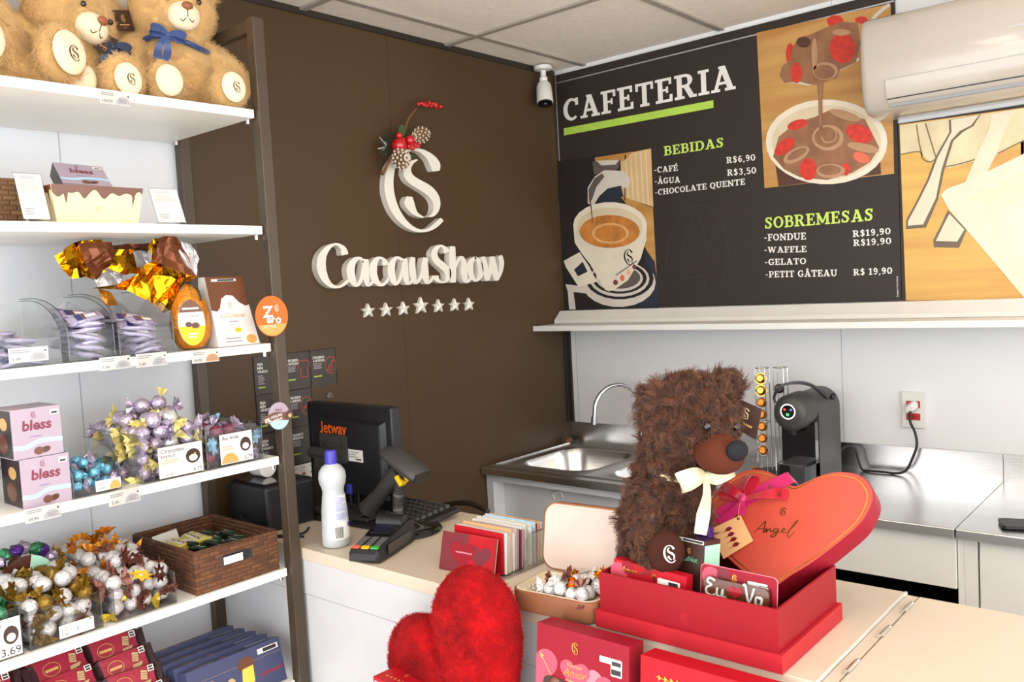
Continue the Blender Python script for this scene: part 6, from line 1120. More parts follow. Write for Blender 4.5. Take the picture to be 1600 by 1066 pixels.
def egg(x, y, z, r, h, label, parts, seed, tagged):
    t = thing('chocolate_egg', label, 'chocolate egg', (0, 0, 0))
    b = MB(); b.M = T(x, y, z)
    prof = [(r * .35, .0), (r * .62, h * .03), (r * .9, h * .18), (r, h * .36), (r * .95, h * .52), (r * .8, h * .7), (r * .52, h * .87), (r * .25, h * .96), (.006, h * 1.0)]
    rings = [[(q * (1 + .035 * math.sin(9 * a + zz * 60)) * math.cos(a), q * .85 * (1 + .035 * math.sin(9 * a)) * math.sin(a), zz) for a in [2 * PI * i / 36 for i in range(36)]] for q, zz in prof]
    b.loft(rings, 'amber_twist' if tagged else 'silver_foil'); b.build('egg', t, 60)
    for i, (P, yy, m, am) in enumerate(parts):
        o = crumple(P, yy, m, am, seed * 10 + i).build('foil_wrapper', t)
    return t
z3s = z3 + .001
F = lambda P: P
EG1 = [([(-2.1409,1.6933),(-2.0894,1.724),(-2.0475,1.724),(-2.0417,1.6855),(-2.061,1.6428),(-2.0845,1.6524),(-2.1129,1.6487),(-2.127,1.6579)], -.24, 'gold_foil', .02),
       ([(-2.1068,1.7159),(-2.0434,1.7193),(-2.034,1.6981),(-2.0567,1.6671),(-2.0804,1.6455),(-2.0934,1.6722)], -.275, 'brown_foil', .012),
       ([(-2.0694,1.6461),(-2.0391,1.6622),(-2.0102,1.6536),(-2.0237,1.6289),(-2.0604,1.6212)], -.25, 'silver_foil', .015)]
EG2 = [([(-2.0517,1.6726),(-2.0243,1.7038),(-1.985,1.7048),(-1.9726,1.655),(-2.0125,1.6537)], -.26, 'gold_foil', .015),
       ([(-1.9852,1.7025),(-1.9498,1.7),(-1.9456,1.6778),(-1.9745,1.6609)], -.255, 'silver_foil', .012),
       ([(-2.0253,1.7195),(-1.9596,1.7219),(-1.9279,1.7243),(-1.9325,1.6983),(-2.0086,1.6988)], -.225, 'brown_foil', .015),
       ([(-2.0573,1.6192),(-2.0343,1.6115),(-2.0185,1.5811),(-2.0502,1.5839)], -.24, 'amber_twist', .008)]
EG3 = [([(-2.0828,1.6201),(-2.017,1.6356),(-1.9896,1.6608),(-1.9675,1.6729),(-1.9208,1.6559),(-1.8773,1.6385),(-1.9124,1.6091),(-1.9216,1.5721),(-1.9431,1.564),(-1.9769,1.5888),(-2.0187,1.6155)], -.31, 'gold_foil', .028),
       ([(-1.9695,1.6814),(-1.9455,1.7269),(-1.9153,1.7259),(-1.889,1.6852),(-1.8775,1.6427),(-1.9044,1.6504),(-1.9536,1.6721)], -.325, 'brown_foil', .015),
       ([(-1.969,1.7077),(-1.9556,1.726),(-1.9338,1.7285),(-1.9392,1.6938),(-1.9619,1.6803)], -.30, 'gold_foil', .012),
       ([(-1.9156,1.7224),(-1.8743,1.7109),(-1.8552,1.6801),(-1.8697,1.6449),(-1.8821,1.6475),(-1.8888,1.6875)], -.32, 'silver_foil', .015)]
ex = [p for p in [(-1.9046,1.479)]][0][0]
egg(-2.075, -.10, z3s, .045, .125, 'gold and brown foil egg furthest left behind the clear bins', EG1, 1, False)
egg(-1.965, -.10, z3s, .045, .125, 'olive gold and silver foil egg behind the right clear bin', EG2, 2, False)
t = egg(ex, -.345, z3s, .048, .150, 'orange foil egg with oval tag at the front of shelf', EG3, 3, True)
b = MB(); b.M = frame((ex - .022, -.392, z3s + .014), (1, -.05, 0), (0, .06, 1))
ov = [(.032 * math.cos(k * PI / 20), .048 + .052 * math.sin(k * PI / 20)) for k in range(40)]
b.prism(ov, 0, .0015, 'paper'); z = .0018
b.poly([p for p in ov if p[1] < .04], 'yellow', z); b.poly([p for p in ov if p[1] > .071], 'choc_milk', z)
b.rect(-.02, .078, .02, .082, 'paper', z + .0003); b.text('LaCreme', 0, .060, .007, 'choc_milk', z, align='c'); b.disc(-.008, .044, .008, 'chocolate', z + .0004, .006); b.disc(.008, .041, .01, 'choc_milk', z + .0005, .007); b.disc(.008, .042, .006, 'chocolate', z + .0008, .004)
b.lines_of_print(-.012, .012, .012, .026, 2, 'paper', z + .0004); b.build('oval_tag', t)
b = MB(); b.band([(ex, -.35, z3s + .150), (ex - .002, -.392, z3s + .135), (ex + .002, -.3955, z3s + .110)], .005, 'dark_trim', (0, -1, .3), .0005); b.build('ribbon', t)
# white box with brown drip top
P = [(-1.862,1.474),(-1.7522,1.4767),(-1.7969,1.6314)]
bx0, bx1 = P[0][0], P[1][0]; w = bx1 - bx0
t = thing('gift_box', 'white and brown tapered gift box beside the orange egg', 'box', (bx0, -.388, z3s))
b = MB(); h = .165; dep = .085; lean = .05
V = [(0, 0, 0), (w, 0, 0), (w, dep, 0), (0, dep, 0), (.006, lean, h), (w - .008, lean, h), (w - .008, lean + .03, h), (.006, lean + .03, h)]
b.add(V, [(0, 3, 2, 1), (0, 1, 5, 4), (1, 2, 6, 5), (2, 3, 7, 6), (3, 0, 4, 7), (4, 5, 6, 7)], 'white')
b.M = frame((0, 0, 0), (1, 0, 0), (0, lean, h)); H = math.hypot(lean, h); z = .0006
dr = [(.005, H), (w - .007, H), (w - .004, H * .58), (w * .86, H * .56), (w * .72, H * .62), (w * .6, H * .72), (w * .45, H * .73), (w * .32, H * .68), (w * .24, H * .55), (w * .16, H * .5), (.003, H * .52)]
b.poly(dr, 'choc_milk', z); b.rect(.02, H * .93, w - .025, H * .965, 'paper', z + .0003); b.rect(.035, H * .935, w - .03, H * .96, 'ink', z + .0006)
b.mono(w * .5, H * .58, .016, 'gold_ink', z + .0004); b.text('LaCreme', w * .5, H * .40, .012, 'gold_ink', z, align='c', shear=.2); b.lines_of_print(w * .38, H * .33, w * .62, H * .36, 1, 'ink_grey', z); b.disc(w * .55, H * .22, .009, 'yellow', z, .006); b.lines_of_print(w * .2, H * .04, w * .6, H * .13, 2, 'ink_grey', z); b.disc(w * .82, H * .08, .014, 'bubble_orange', z, .011)
b.build('carton', t)

# --- second shelf
z2 = 1.7532
def basket(x0, x1, y0, y1, z, h, label, mat='wicker', handle=True):
    t = thing('wicker_basket', label, 'basket', (x0, y0, z)); w, d, th = x1 - x0, y1 - y0, .008
    b = MB(); b.box(0, th, 0, th, d - th, h, mat); b.build('side', t); b = MB(); b.box(w - th, th, 0, w, d - th, h, mat); b.build('side', t)
    b = MB(); b.box(0, d - th, 0, w, d, h, mat); b.build('side', t)
    b = MB()
    if handle:
        a, c, e, f = w * .32, w * .68, h * .52, h * .78
        b.box(0, 0, 0, w, th, e, mat); b.box(0, 0, e, a, th, f, mat); b.box(c, 0, e, w, th, f, mat); b.box(0, 0, f, w, th, h, mat)
    else: b.box(0, 0, 0, w, th, h, mat)
    b.build('front', t)
    b = MB(); b.box(th, th, .001, w - th, d - th, .007, mat); b.build('bottom', t)
    b = MB(); b.tube([(.004, .004, h), (w - .004, .004, h), (w - .004, d - .004, h), (.004, d - .004, h)], .0055, mat, 8, 0, True); b.build('rim', t, 60)
    return t
xb = [(-2.2271,1.8085)][0][0]
basket(xb - .22, xb, -.31, -.11, z2, .09, 'wicker basket at the left end of the second shelf', 'wicker_light', False)
def stand_card(x, w, h, label, lean=.035, y=-.385):
    t = thing('sign_holder', label, 'sign', (x, y, z2))
    b = MB(); b.box(0, -.004, .0002, w, .055, .003, 'acrylic'); b.build('foot', t)
    b = MB().at(frame((0, 0, .003), (1, 0, 0), (0, lean, h))); b.prism([(0, 0), (w, 0), (w, h), (0, h)], 0, .003, 'acrylic'); b.rect(.002, .002, w - .002, h - .002, 'paper', .0035)
    b.lines_of_print(.008, h * .86, w * .8, h * .94, 2, 'ink_grey', .004); b.lines_of_print(.008, h * .58, w - .008, h * .84, 5, 'blush', .004, .6); b.lines_of_print(.008, h * .1, w * .5, h * .26, 3, 'ink_grey', .004); b.disc(w * .74, h * .12, w * .2, 'bubble_grey', .004, h * .09); b.build('card', t)
p = [(-2.2613,1.7532),(-2.2077,1.7543),(-1.986,1.7547),(-1.9183,1.7546)]
stand_card(p[0][0], p[1][0] - p[0][0], .102, 'clear stand with printed card in front of cream box left')
stand_card(p[2][0], p[3][0] - p[2][0], .086, 'clear stand with printed card right of the cream box')
p = [(-2.1906,1.7559),(-2.0218,1.7553),(-2.1938,1.8215),(-2.0033,1.8226)]
x0, x1 = p[0][0], p[1][0]; tx0, tx1 = p[2][0], p[3][0]; h = .078
t = thing('gift_box', 'cream open gift box with brown dripping chocolate border', 'box', ((x0 + x1) / 2, -.37, z2))
b = MB(); w0 = (x1 - x0) / 2; w1 = (tx1 - tx0) / 2; d0, d1, o = .13, .15, .012
b.loft([[(-w0, 0, 0), (w0, 0, 0), (w0, d0, 0), (-w0, d0, 0)], [(-w1, -o, h), (w1, -o, h), (w1, d1, h), (-w1, d1, h)], [(-w1 + .003, -o + .003, h), (w1 - .003, -o + .003, h), (w1 - .003, d1 - .003, h), (-w1 + .003, d1 - .003, h)], [(-w0 + .003, .003, .004), (w0 - .003, .003, .004), (w0 - .003, d0 - .003, .004), (-w0 + .003, d0 - .003, .004)]], 'cream')
def dripb(b, W0, W1, H, z):
    n = 60; rows = []
    for i in range(n + 1):
        f = i / n; x = -W1 + 2 * W1 * f; d = .016 + .007 * math.sin(f * 19) * math.sin(f * 7 + 1) + .004 * math.sin(f * 37)
        for c, ln, wd in ((.14, .03, .012), (.33, .012, .04), (.9, .03, .012)): d += ln * math.exp(-((f - c) / wd) ** 2)
        k = (W0 + (W1 - W0) * (H - d) / H) / W1; rows.append((x * k, H - d, x, H))
    b.strip(rows, 'choc_milk', z)
b.M = frame((0, 0, 0), (1, 0, 0), (0, -o, h)); dripb(b, w0, w1, math.hypot(o, h), .0006); b.mono(0, .032, .014, 'gold_ink', .0006)
b.M = frame((-w0, d0 / 2, 0), (0, -1, 0), (-(w1 - w0), 0, h)); dripb(b, d0 / 2, d1 / 2, h, .0006)
b.build('carton', t)
t = thing('gift_box', 'lilac carton tilted inside the cream gift box', 'box', M4=T((x0 + x1) / 2 - .045, -.30, z2 + .062) @ RZ(-.05) @ RX(math.radians(-52)) @ RY(math.radians(4)))
def bless_faces(b, w, h, z):
    b.text('bless', w / 2, h * .56, h * .2, 'plum', z, align='c', shear=.1, bold=.03); b.lines_of_print(w * .35, h * .40, w * .65, h * .45, 1, 'lilac_dark', z)
    b.line([(0, h * .24), (w * .25, h * .22), (w * .55, h * .32), (w, h * .30)], h * .09, 'sky', z); b.disc(w * .5, h * .12, w * .1, 'choc_milk', z + .0003, h * .08); b.disc(w * .64, h * .13, w * .1, 'chocolate', z + .0002, h * .06, rot=.3)
    b.mono(w * .45, h * .86, h * .13, 'plum', z); b.rect(w * .78, h * .82, w * .96, h * .93, 'paper', z); b.rect(w * .81, h * .84, w * .93, h * .88, 'ink', z + .0003)
b = MB(); b.box(0, -.035, 0, .10, 0, .085, 'lilac'); b.M = frame((0, -.0352, 0), (1, 0, 0), (0, 0, 1)); bless_faces(b, .10, .085, .0003); b.M = frame((-.0002, 0, 0), (0, -1, 0), (0, 0, 1)); b.rect(.001, .001, .034, .084, 'dark_photo', .0003); b.build('carton', t)

# --- fourth shelf
z4 = 1.1922
def bless_box(x, y, z, w, d, h, label):
    t = thing('chocolate_box', label, 'box', (x, y, z)); b = MB(); b.box(0, 0, 0, w, d, h, 'lilac')
    b.M = frame((0, -.0002, 0), (1, 0, 0), (0, 0, 1)); bless_faces(b, w, h, .0003)
    b.M = frame((-.0002, d, 0), (0, -1, 0), (0, 0, 1)); b.rect(.002, .002, d - .002, h - .002, 'dark_photo', .0003); b.disc(d * .5, h * .3, d * .25, 'choc_milk', .0006, h * .2); b.disc(d * .6, h * .7, d * .2, 'gold_ink', .0006, h * .13)
    b.build('carton', t)
p = [(-2.3077,1.2062),(-2.2159,1.2003),(-2.3056,1.3),(-2.2116,1.2963),(-2.3095,1.3911),(-2.2171,1.3945)]
hb = p[2][1] - p[0][1]; wb = p[1][0] - p[0][0]
bless_box(p[0][0], -.39, z4, wb, .10, .0975, 'lower of two stacked lilac cartons on the fourth shelf')
bless_box(p[0][0] - .008, -.388, z4 + .0985, wb, .10, .0975, 'upper of two stacked lilac cartons on the fourth shelf')
def card_on(t, x, z, w, h, *a):
    b = MB().at(frame((x, -.0016, z), (1, 0, 0), (0, 0, 1))); prop_label(b, w, h, *a, 0); b.build('bin_card', t)
g4 = 'bins on the fourth shelf'
q = [v[0] for v in [(-2.2157,1.2041),(-2.1166,1.1987),(-2.0706,1.2),(-1.9254,1.1918),(-1.9184,1.1993),(-1.7697,1.1965)]]
tb = bin_box(q[0], q[1], -.395, -.22, z4, .042, .10, 'small clear bin of blue wrapped sweets beside lilac cartons', g4)
b = MB().at(frame((.045, -.0016, .006), (1, 0, 0), (0, 0, 1))); b.prism([(0, 0), (.052, 0), (.052, .022), (0, .022)], 0, .001, 'paper'); b.poly([(.028, .0005)] + [(.04 + .012 * math.cos(a), .0005 + .018 * math.sin(a)) for a in [PI - PI * k / 10 for k in range(11)]], 'bubble_orange', .0013); b.text('5,49', .004, .003, .006, 'ink', .0013); b.lines_of_print(.004, .012, .024, .02, 2, 'ink_grey', .0013); b.build('bin_card', tb)
bonbon_set([('blue_foil', 'lilac_foil'), ('blue_foil', 'blue_foil')], heap(q[0] + .004, q[1] - .004, -.39, -.26, z4 + .003, .04, .06, .024), 'blue foil wrapped sweet in the small clear bin', 'blue sweets in the small bin', r=.0115)
tb = bin_box(q[2], q[3], -.395, -.14, z4, .105, .105, 'large clear bin overflowing with lilac and yellow bonbons', g4)
def bin_card(t, x, z, w, h, name, price, col, photo):
    b = MB().at(frame((x, -.0016, z), (1, 0, 0), (0, 0, 1))); prop_label(b, w, h, name, price, col, 0, photo); b.build('bin_card', t)
wq = q[3] - q[2]
bin_card(tb, wq - .108, .004, .104, .068, ('Chocolate', 'branco'), '6,79', 'bubble_grey', 'choc_dark')
bonbon_set([('lilac_foil', 'yellow_twist'), ('lilac_foil', 'lilac_foil'), ('silver_foil', 'yellow_twist')], heap(q[2] + .004, q[3] - .004, -.39, -.16, z4 + .003, .105, .135, .032, crown=.06), 'lilac and yellow wrapped bonbon in the large overflowing bin', 'lilac bonbons in the large bin', r=.0175)
tb = bin_box(q[4], q[5], -.395, -.14, z4, .092, .092, 'clear bin with orange card beside the rack post', g4)
bin_card(tb, .034, .006, .085, .07, ('Ao leite', ''), '5,79', 'bubble_orange', 'choc_dark')
bonbon_set([('choc_dark', 'sky'), ('lilac_foil', 'lilac_foil'), ('plum', 'lilac_foil')], heap(q[4] + .004, q[5] - .004, -.39, -.18, z4 + .003, .075, .07, .034, crown=.03), 'dark or lilac wrapped bonbon in the orange card bin', 'bonbons in the orange card bin', r=.0165)
# round clear gift tubs of foil sweets around a printed disc
def tub(x, y, z, R, label, tilt=0.0):
    t = thing('sweet_tub', label, 'sweet tub', M4=T(x, y, z + R + .002) @ RX(tilt)); d = .05
    b = MB().at(frame((0, 0, 0), (1, 0, 0), (0, 0, 1))); n = 40
    b.loft([[(r * math.cos(2 * PI * i / n), r * math.sin(2 * PI * i / n), zz) for i in range(n)] for r, zz in ((R, -d), (R, .0), (R * .97, .006))], 'acrylic', True, True); b.build('shell', t, 40)
    b = MB().at(frame((0, 0, 0), (1, 0, 0), (0, 0, 1))); r = R * .68; ch = .0075
    b.prism([(r * math.cos(2 * PI * i / n), r * math.sin(2 * PI * i / n)) for i in range(n)], .0065, .0075, 'chocolate'); b.poly([(0, -.004)] + [(r * math.cos(a), r * math.sin(a)) for a in [math.radians(12 + 66 * k / 10) for k in range(11)]], 'mint', ch + .0003)
    b.line([(-r * .6, r * .2), (-r * .35, r * .6)], .008, 'paper', ch + .0003, 0); b.line([(-r * .4, -r * .02), (-r * .05, r * .5)], .003, 'gold_ink', ch + .0003, 0); b.disc(.01, -r * .1, .014, 'choc_milk', ch + .0003); b.disc(.01, -r * .1, .008, 'chocolate', ch + .0006); b.disc(-.012, -r * .18, .01, 'biscuit', ch + .0003); b.text('LaNut', -.02, -r * .62, .009, 'paper', ch + .0003); b.build('printed_disc', t)
    for i in range(22):
        a = 2 * PI * i / 22; s = random.uniform(.013, .016)
        b = MB(); b.ell((0, 0, 0), (s, s * .9, s), ('purple_foil', 'green_foil', 'lilac_foil')[i % 3], 10, 7, .3); c = b.build('foil_sweet', t, 30); c.location = (R * .82 * math.cos(a), .012 + .012 * (i % 2), R * .82 * math.sin(a)); c.rotation_euler = (i, i * 2, i)
tub(-2.385, -.30, z4, .075, 'round clear tub of foil sweets cut by the picture edge')
z5 = .9132
tub(-2.255, -.215, z5, .085, 'round clear tub of purple and green foil sweets')

# --- fifth shelf
g5 = 'bins on the fifth shelf'
q = [v[0] for v in [(-2.3321,0.9364),(-2.3208,0.9324),(-2.1782,0.9292),(-2.1542,0.928),(-2.0159,0.9255),(-1.9675,0.9146),(-1.7481,0.91)]]
tb = bin_box(-2.44, q[0], -.395, -.2, z5, .095, .095, 'clear bin with white card reading 3,69 at picture edge', g5)
bin_card(tb, q[0] + 2.44 - .083, .004, .08, .075, ('Caramelo', ''), '3,69', 'paper', 'choc_dark')
bonbon_set([('green_foil', 'green_foil'), ('yellow_twist', 'lemon_twist')], heap(-2.43, q[0] - .004, -.385, -.22, z5 + .003, .075, .08, .033), 'green or yellow wrapped bonbon in the bin marked 3,69', 'bonbons in the bin marked 3,69', r=.0165)
tb = bin_box(q[1], q[2], -.395, -.14, z5, .078, .078, 'clear bin of white bonbons with olive twists', g5)
b = MB().at(frame((.055, -.0016, .006), (1, 0, 0), (0, 0, 1))); b.prism([(0, 0), (.068, 0), (.068, .026), (0, .026)], 0, .001, 'paper'); b.disc(.048, .013, .017, 'bubble_grey', .0013, .011); b.lines_of_print(.004, .014, .028, .022, 2, 'ink_grey', .0013); b.text('5,49', .004, .003, .006, 'ink', .0013); b.build('bin_card', tb)
bonbon_set([('white_foil', 'olive_twist'), ('white_foil', 'brown_twist'), ('olive_twist', 'olive_twist')], heap(q[1] + .004, q[2] - .004, -.39, -.15, z5 + .003, .085, .14, .032, crown=.03), 'white bonbon with olive or brown twist in left bin', 'white and olive bonbons', r=.017, tint=lambda p: random.choice((0, 0, 1)) if p[2] < z5 + .07 and p[1] < -.34 else random.choice((0, 0, 2)))
bin_box(q[3], q[4], -.395, -.10, z5, .072, .072, 'clear bin of white bonbons with amber and brown twists', g5)
bonbon_set([('white_foil', 'amber_twist'), ('white_foil', 'lemon_twist'), ('white_foil', 'brown_twist')], heap(q[3] + .004, q[4] - .004, -.39, -.10, z5 + .003, .08, .13, .032, crown=.02), 'white bonbon with amber, yellow or brown twist in right bin', 'white and amber bonbons', r=.017, tint=lambda p: (random.choice((1, 2, 2)) if p[1] < -.26 else 0))
basket(q[5], q[6], -.395, -.10, z5, .095, 'brown wicker basket of small bars at the shelf end')
b = MB(); b.box(q[5] + .055, -.398, z5 + .05, q[5] + .15, -.3955, z5 + .075, 'film'); b.box(q[5] + .07, -.3990, z5 + .052, q[5] + .12, -.3982, z5 + .07, 'paper'); tag(b.build('barcode_label'), 'clear pouch with white barcode label on the brown basket', 'label')
bx, by = q[5], -.395
b = MB(); b.prism([(0, 0), (.075, .0), (.075, .04), (0, .04)], 0, .002, 'white'); o = b.build('blank_card'); o.location = (bx + .02, by + .215, z5 + .06); o.rotation_euler = (1.2, 0, .25); tag(o, 'blank white card standing inside the brown basket', 'card')
def stick(m, name):
    o = bar_mesh(m[0], m[1], .062, .018, .011).build(name, smooth=50); d = o.data; bpy.data.objects.remove(o); return d
M('yellow_wrap', 'd8c65c', .35, bump=.5, bscale=80); M('dark_green_wrap', '1d2b22', .35, bump=.5, bscale=80); M('bright_green', '2fbf7a', .4)
SY = stick(('yellow_wrap', 'paper'), 'a'); SG = stick(('dark_green_wrap', 'bright_green'), 'b')
for i in range(30):
    c = bpy.data.objects.new('chocolate_bar', SY if i < 14 else SG); COL.objects.link(c); k = i % 14
    if i < 14: c.location = (bx + .06 + .045 * (k % 2) + random.uniform(0, .006), by + .16 + .02 * (k // 2 % 4) + random.uniform(0, .006), z5 + .068 + .010 * (k // 7)); c.rotation_euler = (.2, 0, random.uniform(-.3, .5)); tag(c, 'small yellow wrapped bar inside the brown wicker basket', 'chocolate bar', 'yellow bars in the basket')
    else:
        k = i - 14; c.location = (bx + .075 + .034 * (k % 4), by + .07 + .042 * (k // 4), z5 + .066 + .006 * (k % 3)); c.rotation_euler = (.15, 0, PI / 2 + random.uniform(-.3, .3)); tag(c, 'small dark green wrapped bar inside the brown basket', 'chocolate bar', 'green bars in the basket')
# --- sixth shelf: biscuit boxes and red packets
z6 = .6282
q = [(-1.9926,0.7302),(-1.7425,0.7125)]
x0, x1 = q[0][0], q[1][0]
LB = ['front blue biscuit box with yellow biscuit picture', 'second blue biscuit box from the front, bottom shelf', 'third blue biscuit box from the front, bottom shelf', 'fourth blue biscuit box from the front, bottom shelf', 'rearmost blue biscuit box on the bottom shelf']
for k in range(5):
    h = .105; w = x1 - x0
    t = thing('biscuit_box', LB[k], 'box', M4=T(x0 - .006 * k, -.385 + .042 * k, z6 + .002) @ RX(math.radians(-14)), group='blue biscuit boxes')
    b = MB(); b.box(0, 0, 0, w, .034, h, 'navy_box'); b.M = frame((0, -.0002, 0), (1, 0, 0), (0, 0, 1)); z = .0003
    b.rect(.0, h * .70, w, h * .705, 'gold_ink', z); b.poly([(w * .52, h * .2), (w * .66, h * .25), (w * .67, h * .62), (w * .55, h * .6)], 'yellow_biscuit', z + .0003); b.disc(w * .6, h * .68, .022, 'choc_milk', z, .018)
    for i in range(3): b.disc(w * (.22 + .1 * i), h * .42, .010, ('choc_milk', 'key_red', 'biscuit')[i], z); b.disc(w * (.22 + .1 * i), h * .38, .006, 'blush', z + .0003)
    b.rect(w * .74, h * .78, w * .97, h * .9, 'paper', z); b.rect(w * .8, h * .8, w * .95, h * .88, 'ink', z + .0003); b.line([(w * .72, h * .3), (w * .8, h * .34), (w * .88, h * .32), (w * .98, h * .36)], .008, 'plum', z); b.text('BISCOITO', w * .05, h * .56, .008, 'gold_ink', z)
    b.M = frame((0, 0, h + .0002), (1, 0, 0), (0, 1, 0)); b.rect(w * .1, .008, w * .3, .012, 'gold_ink', .0002); b.rect(w * .38, .010, w * .44, .016, 'key_red', .0002); b.disc(w * .62, .017, .012, 'navy_dark', .0002, .008)
    b.build('carton', t)
def packet_mesh():
    b = MB(); W, H, D = .118, .062, .034; rings = []
    for x, k, kz in ((-W / 2 - .016, 1.0, .05), (-W / 2 - .003, .92, .08), (-W / 2 + .008, .98, .85), (0, 1, 1), (W / 2 - .008, .98, .85), (W / 2 + .003, .92, .08), (W / 2 + .016, 1.0, .05)):
        rings.append([(x + random.uniform(-.002, .002), D / 2 * kz * c, H / 2 * k * a) for a, c in ((-1, -.6), (-.9, -1), (0, -1.04), (.9, -1), (1, -.6), (1, .6), (.9, 1), (0, 1.04), (-.9, 1), (-1, .6))])
    b.loft(rings[:3], 'packet_dark', True, False); b.loft(rings[2:5], 'packet_red', False, False); b.loft(rings[4:], 'packet_dark', False, True)
    b.M = frame((0, -D / 2 * 1.045, 0), (1, 0, 0), (0, 0, 1)); z = .0008
    b.line([(-.022 + .018 * math.cos(k * PI / 8), .001 + .015 * math.sin(k * PI / 8)) for k in range(16)], .0012, 'gold_ink', z, 2, True); b.line([(-.036, 0), (-.008, 0)], .006, 'gold_ink', z, 0)
    b.poly([(.016, .0), (.03, -.004), (.034, .016), (.02, .02)], 'biscuit', z); b.poly([(.012, -.018), (.034, -.014), (.038, -.006), (.014, -.008)], 'biscuit', z + .0003)
    for r in range(3): b.line([(.018, .004 + .005 * r), (.032, .001 + .005 * r)], .0012, 'choc_milk', z + .0005, 0)
    b.rect(.036, .012, .050, .026, 'paper', z); b.rect(.038, .014, .048, .018, 'ink', z + .0003); b.rect(.038, .020, .048, .024, 'ink', z + .0003)
    return b
o = packet_mesh().build('wafer_packet', smooth=40); PK = o.data; bpy.data.objects.remove(o)
pk = [(-2.0851,0.7884),(-2.201,0.8266)]
cols = [(pk[0][0], 'column next to the blue boxes'), (pk[1][0] - .004, 'middle column of the bottom shelf'), (pk[1][0] - .155, 'column at the left picture edge')]
POSW = ['lowest front', 'second lowest', 'third', 'fourth', 'fifth', 'rearmost top']
for ci, (cx0, nm) in enumerate(cols):
    for k in range(6):
        c = bpy.data.objects.new('wafer_packet', PK); COL.objects.link(c)
        c.location = (cx0 + random.uniform(-.006, .006), -.365 + .040 * k, z6 + .036 + .030 * k); c.rotation_euler = (math.radians(-34 + random.uniform(-5, 5)), random.uniform(-.05, .05), random.uniform(-.06, .06))
        tag(c, 'red wafer packet, %s of the %s' % (POSW[k], nm), 'packet', 'red wafer packets')

# ================================================================== sales counter and what stands on it
ZC = .955
t = thing('sales_counter', 'long white sales counter across the shop', 'counter', (0, 0, 0))
b = MB(); b.box(-1.695, -1.709, ZC - .03, -1.245, -.003, ZC, 'counter_top'); b.build('worktop', t, bevel=.0015)
b = MB(); b.box(-1.693, -1.7085, .838, -1.675, -.003, ZC - .0305, 'counter_front'); b.build('fascia', t)
b = MB(); b.box(-1.691, -1.7085, 0, -1.675, -.003, .836, 'counter_front'); b.build('front_panel', t)
b = MB(); b.box(-1.695, -1.714, ZC - .03, -1.245, -1.7098, ZC + .0008, 'white'); b.build('edge_strip', t)
b = MB(); b.box(-1.26, -1.7085, 0, -1.245, -.003, ZC - .0305, 'counter_front'); b.build('back_panel', t)
t = thing('counter_flap', 'white hinged flap of the counter at the right', 'counter', (0, 0, 0))
b = MB(); b.box(-1.695, -1.7365, ZC - .03, -1.257, -1.7165, ZC - .001, 'counter_top'); b.build('hinge_strip', t)
b = MB(); b.box(-1.695, -3.3, ZC - .03, -1.257, -1.739, ZC, 'counter_top'); b.build('worktop', t, bevel=.0015)
b = MB(); b.box(-1.691, -3.3, 0, -1.675, -1.739, ZC - .0305, 'counter_front'); b.box(-1.275, -3.3, 0, -1.26, -3.2, ZC - .0305, 'counter_front'); b.build('front_panel', t)
for x in (-1.33, -1.46, -1.62):
    b = MB(); b.tube([(x - .022, -1.7378, ZC + .002), (x + .022, -1.7378, ZC + .002)], .0042, 'chrome', 10); b.ell((x + .03, -1.7378, ZC + .0015), (.004, .004, .003), 'chrome', 8, 6); b.build('hinge', t, 60)

# monitor seen from behind
t = thing('monitor', 'black computer monitor seen from behind on the counter', 'monitor', (-1.40, -.254, ZC))
b = MB(); b.box(0, -.189, .02, .038, .189, .31, 'black_plastic'); b.build('housing', t, bevel=.006, seg=3)
b = MB(); b.box(.0385, -.177, .035, .0395, .177, .297, 'screen'); b.build('screen', t)
b = MB(); b.loft([[(-.004 - k, y * s, .15 + zz * s) for y, zz in ((-.165, -.10), (.165, -.10), (.165, .12), (-.165, .12))] for k, s in ((-.004, 1), (.008, .93), (.010, .9))], 'black_plastic'); b.build('back_shell', t)
BK = frame((-.0142, 0, 0), (0, -1, 0), (0, 0, 1))
b = MB().at(BK); b.text('Jetway', -.108, .226, .033, 'orange', .0004, w=.120, bold=.015); b.line([(-.0985, .236), (-.100, .2285), (-.105, .2265), (-.110, .229)], .0055, 'orange', .0005, 3); b.rect(.012, .152, .078, .186, 'paper', .0004); b.lines_of_print(.016, .162, .06, .182, 3, 'ink_grey', .0006); b.rect(.045, .157, .07, .161, 'ink', .0006); b.build('logo_print', t)
b = MB().at(BK); b.prism(rrect(-.045, .185, .06, .04, .006), 0, .008, 'charcoal')
for x in (-.085, -.005): b.disc(x, .195, .005, 'black_plastic', .0085)
b.build('mount_plate', t, bevel=.002)
b = MB(); b.tube([(-.03, .135, .168), (-.03, .02, .168)], .017, 'charcoal', 18); b.build('tilt_joint', t, 40)
b = MB(); b.loft([[(-.022 - .02 * k + x, .075 + y, zz) for x, y in ((-.02, -.035), (.012, -.035), (.012, .035), (-.02, .035))] for k, zz in ((0, .17), (.5, .09), (1.2, .012))], 'charcoal'); b.build('stand_column', t, bevel=.003)
b = MB(); b.prism([(-.13, .17), (.09, .19), (.12, -.19), (-.10, -.23)], .0005, .010, 'black_plastic'); b.prism([(-.10, .12), (.05, .14), (.07, -.13), (-.08, -.16)], .010, .02, 'charcoal'); b.build('stand_base', t, bevel=.003)
b = MB(); b.box(-.02, -.02, .055, -.006, .0, .085, 'label_blue'); b.build('video_plug', t, bevel=.002)
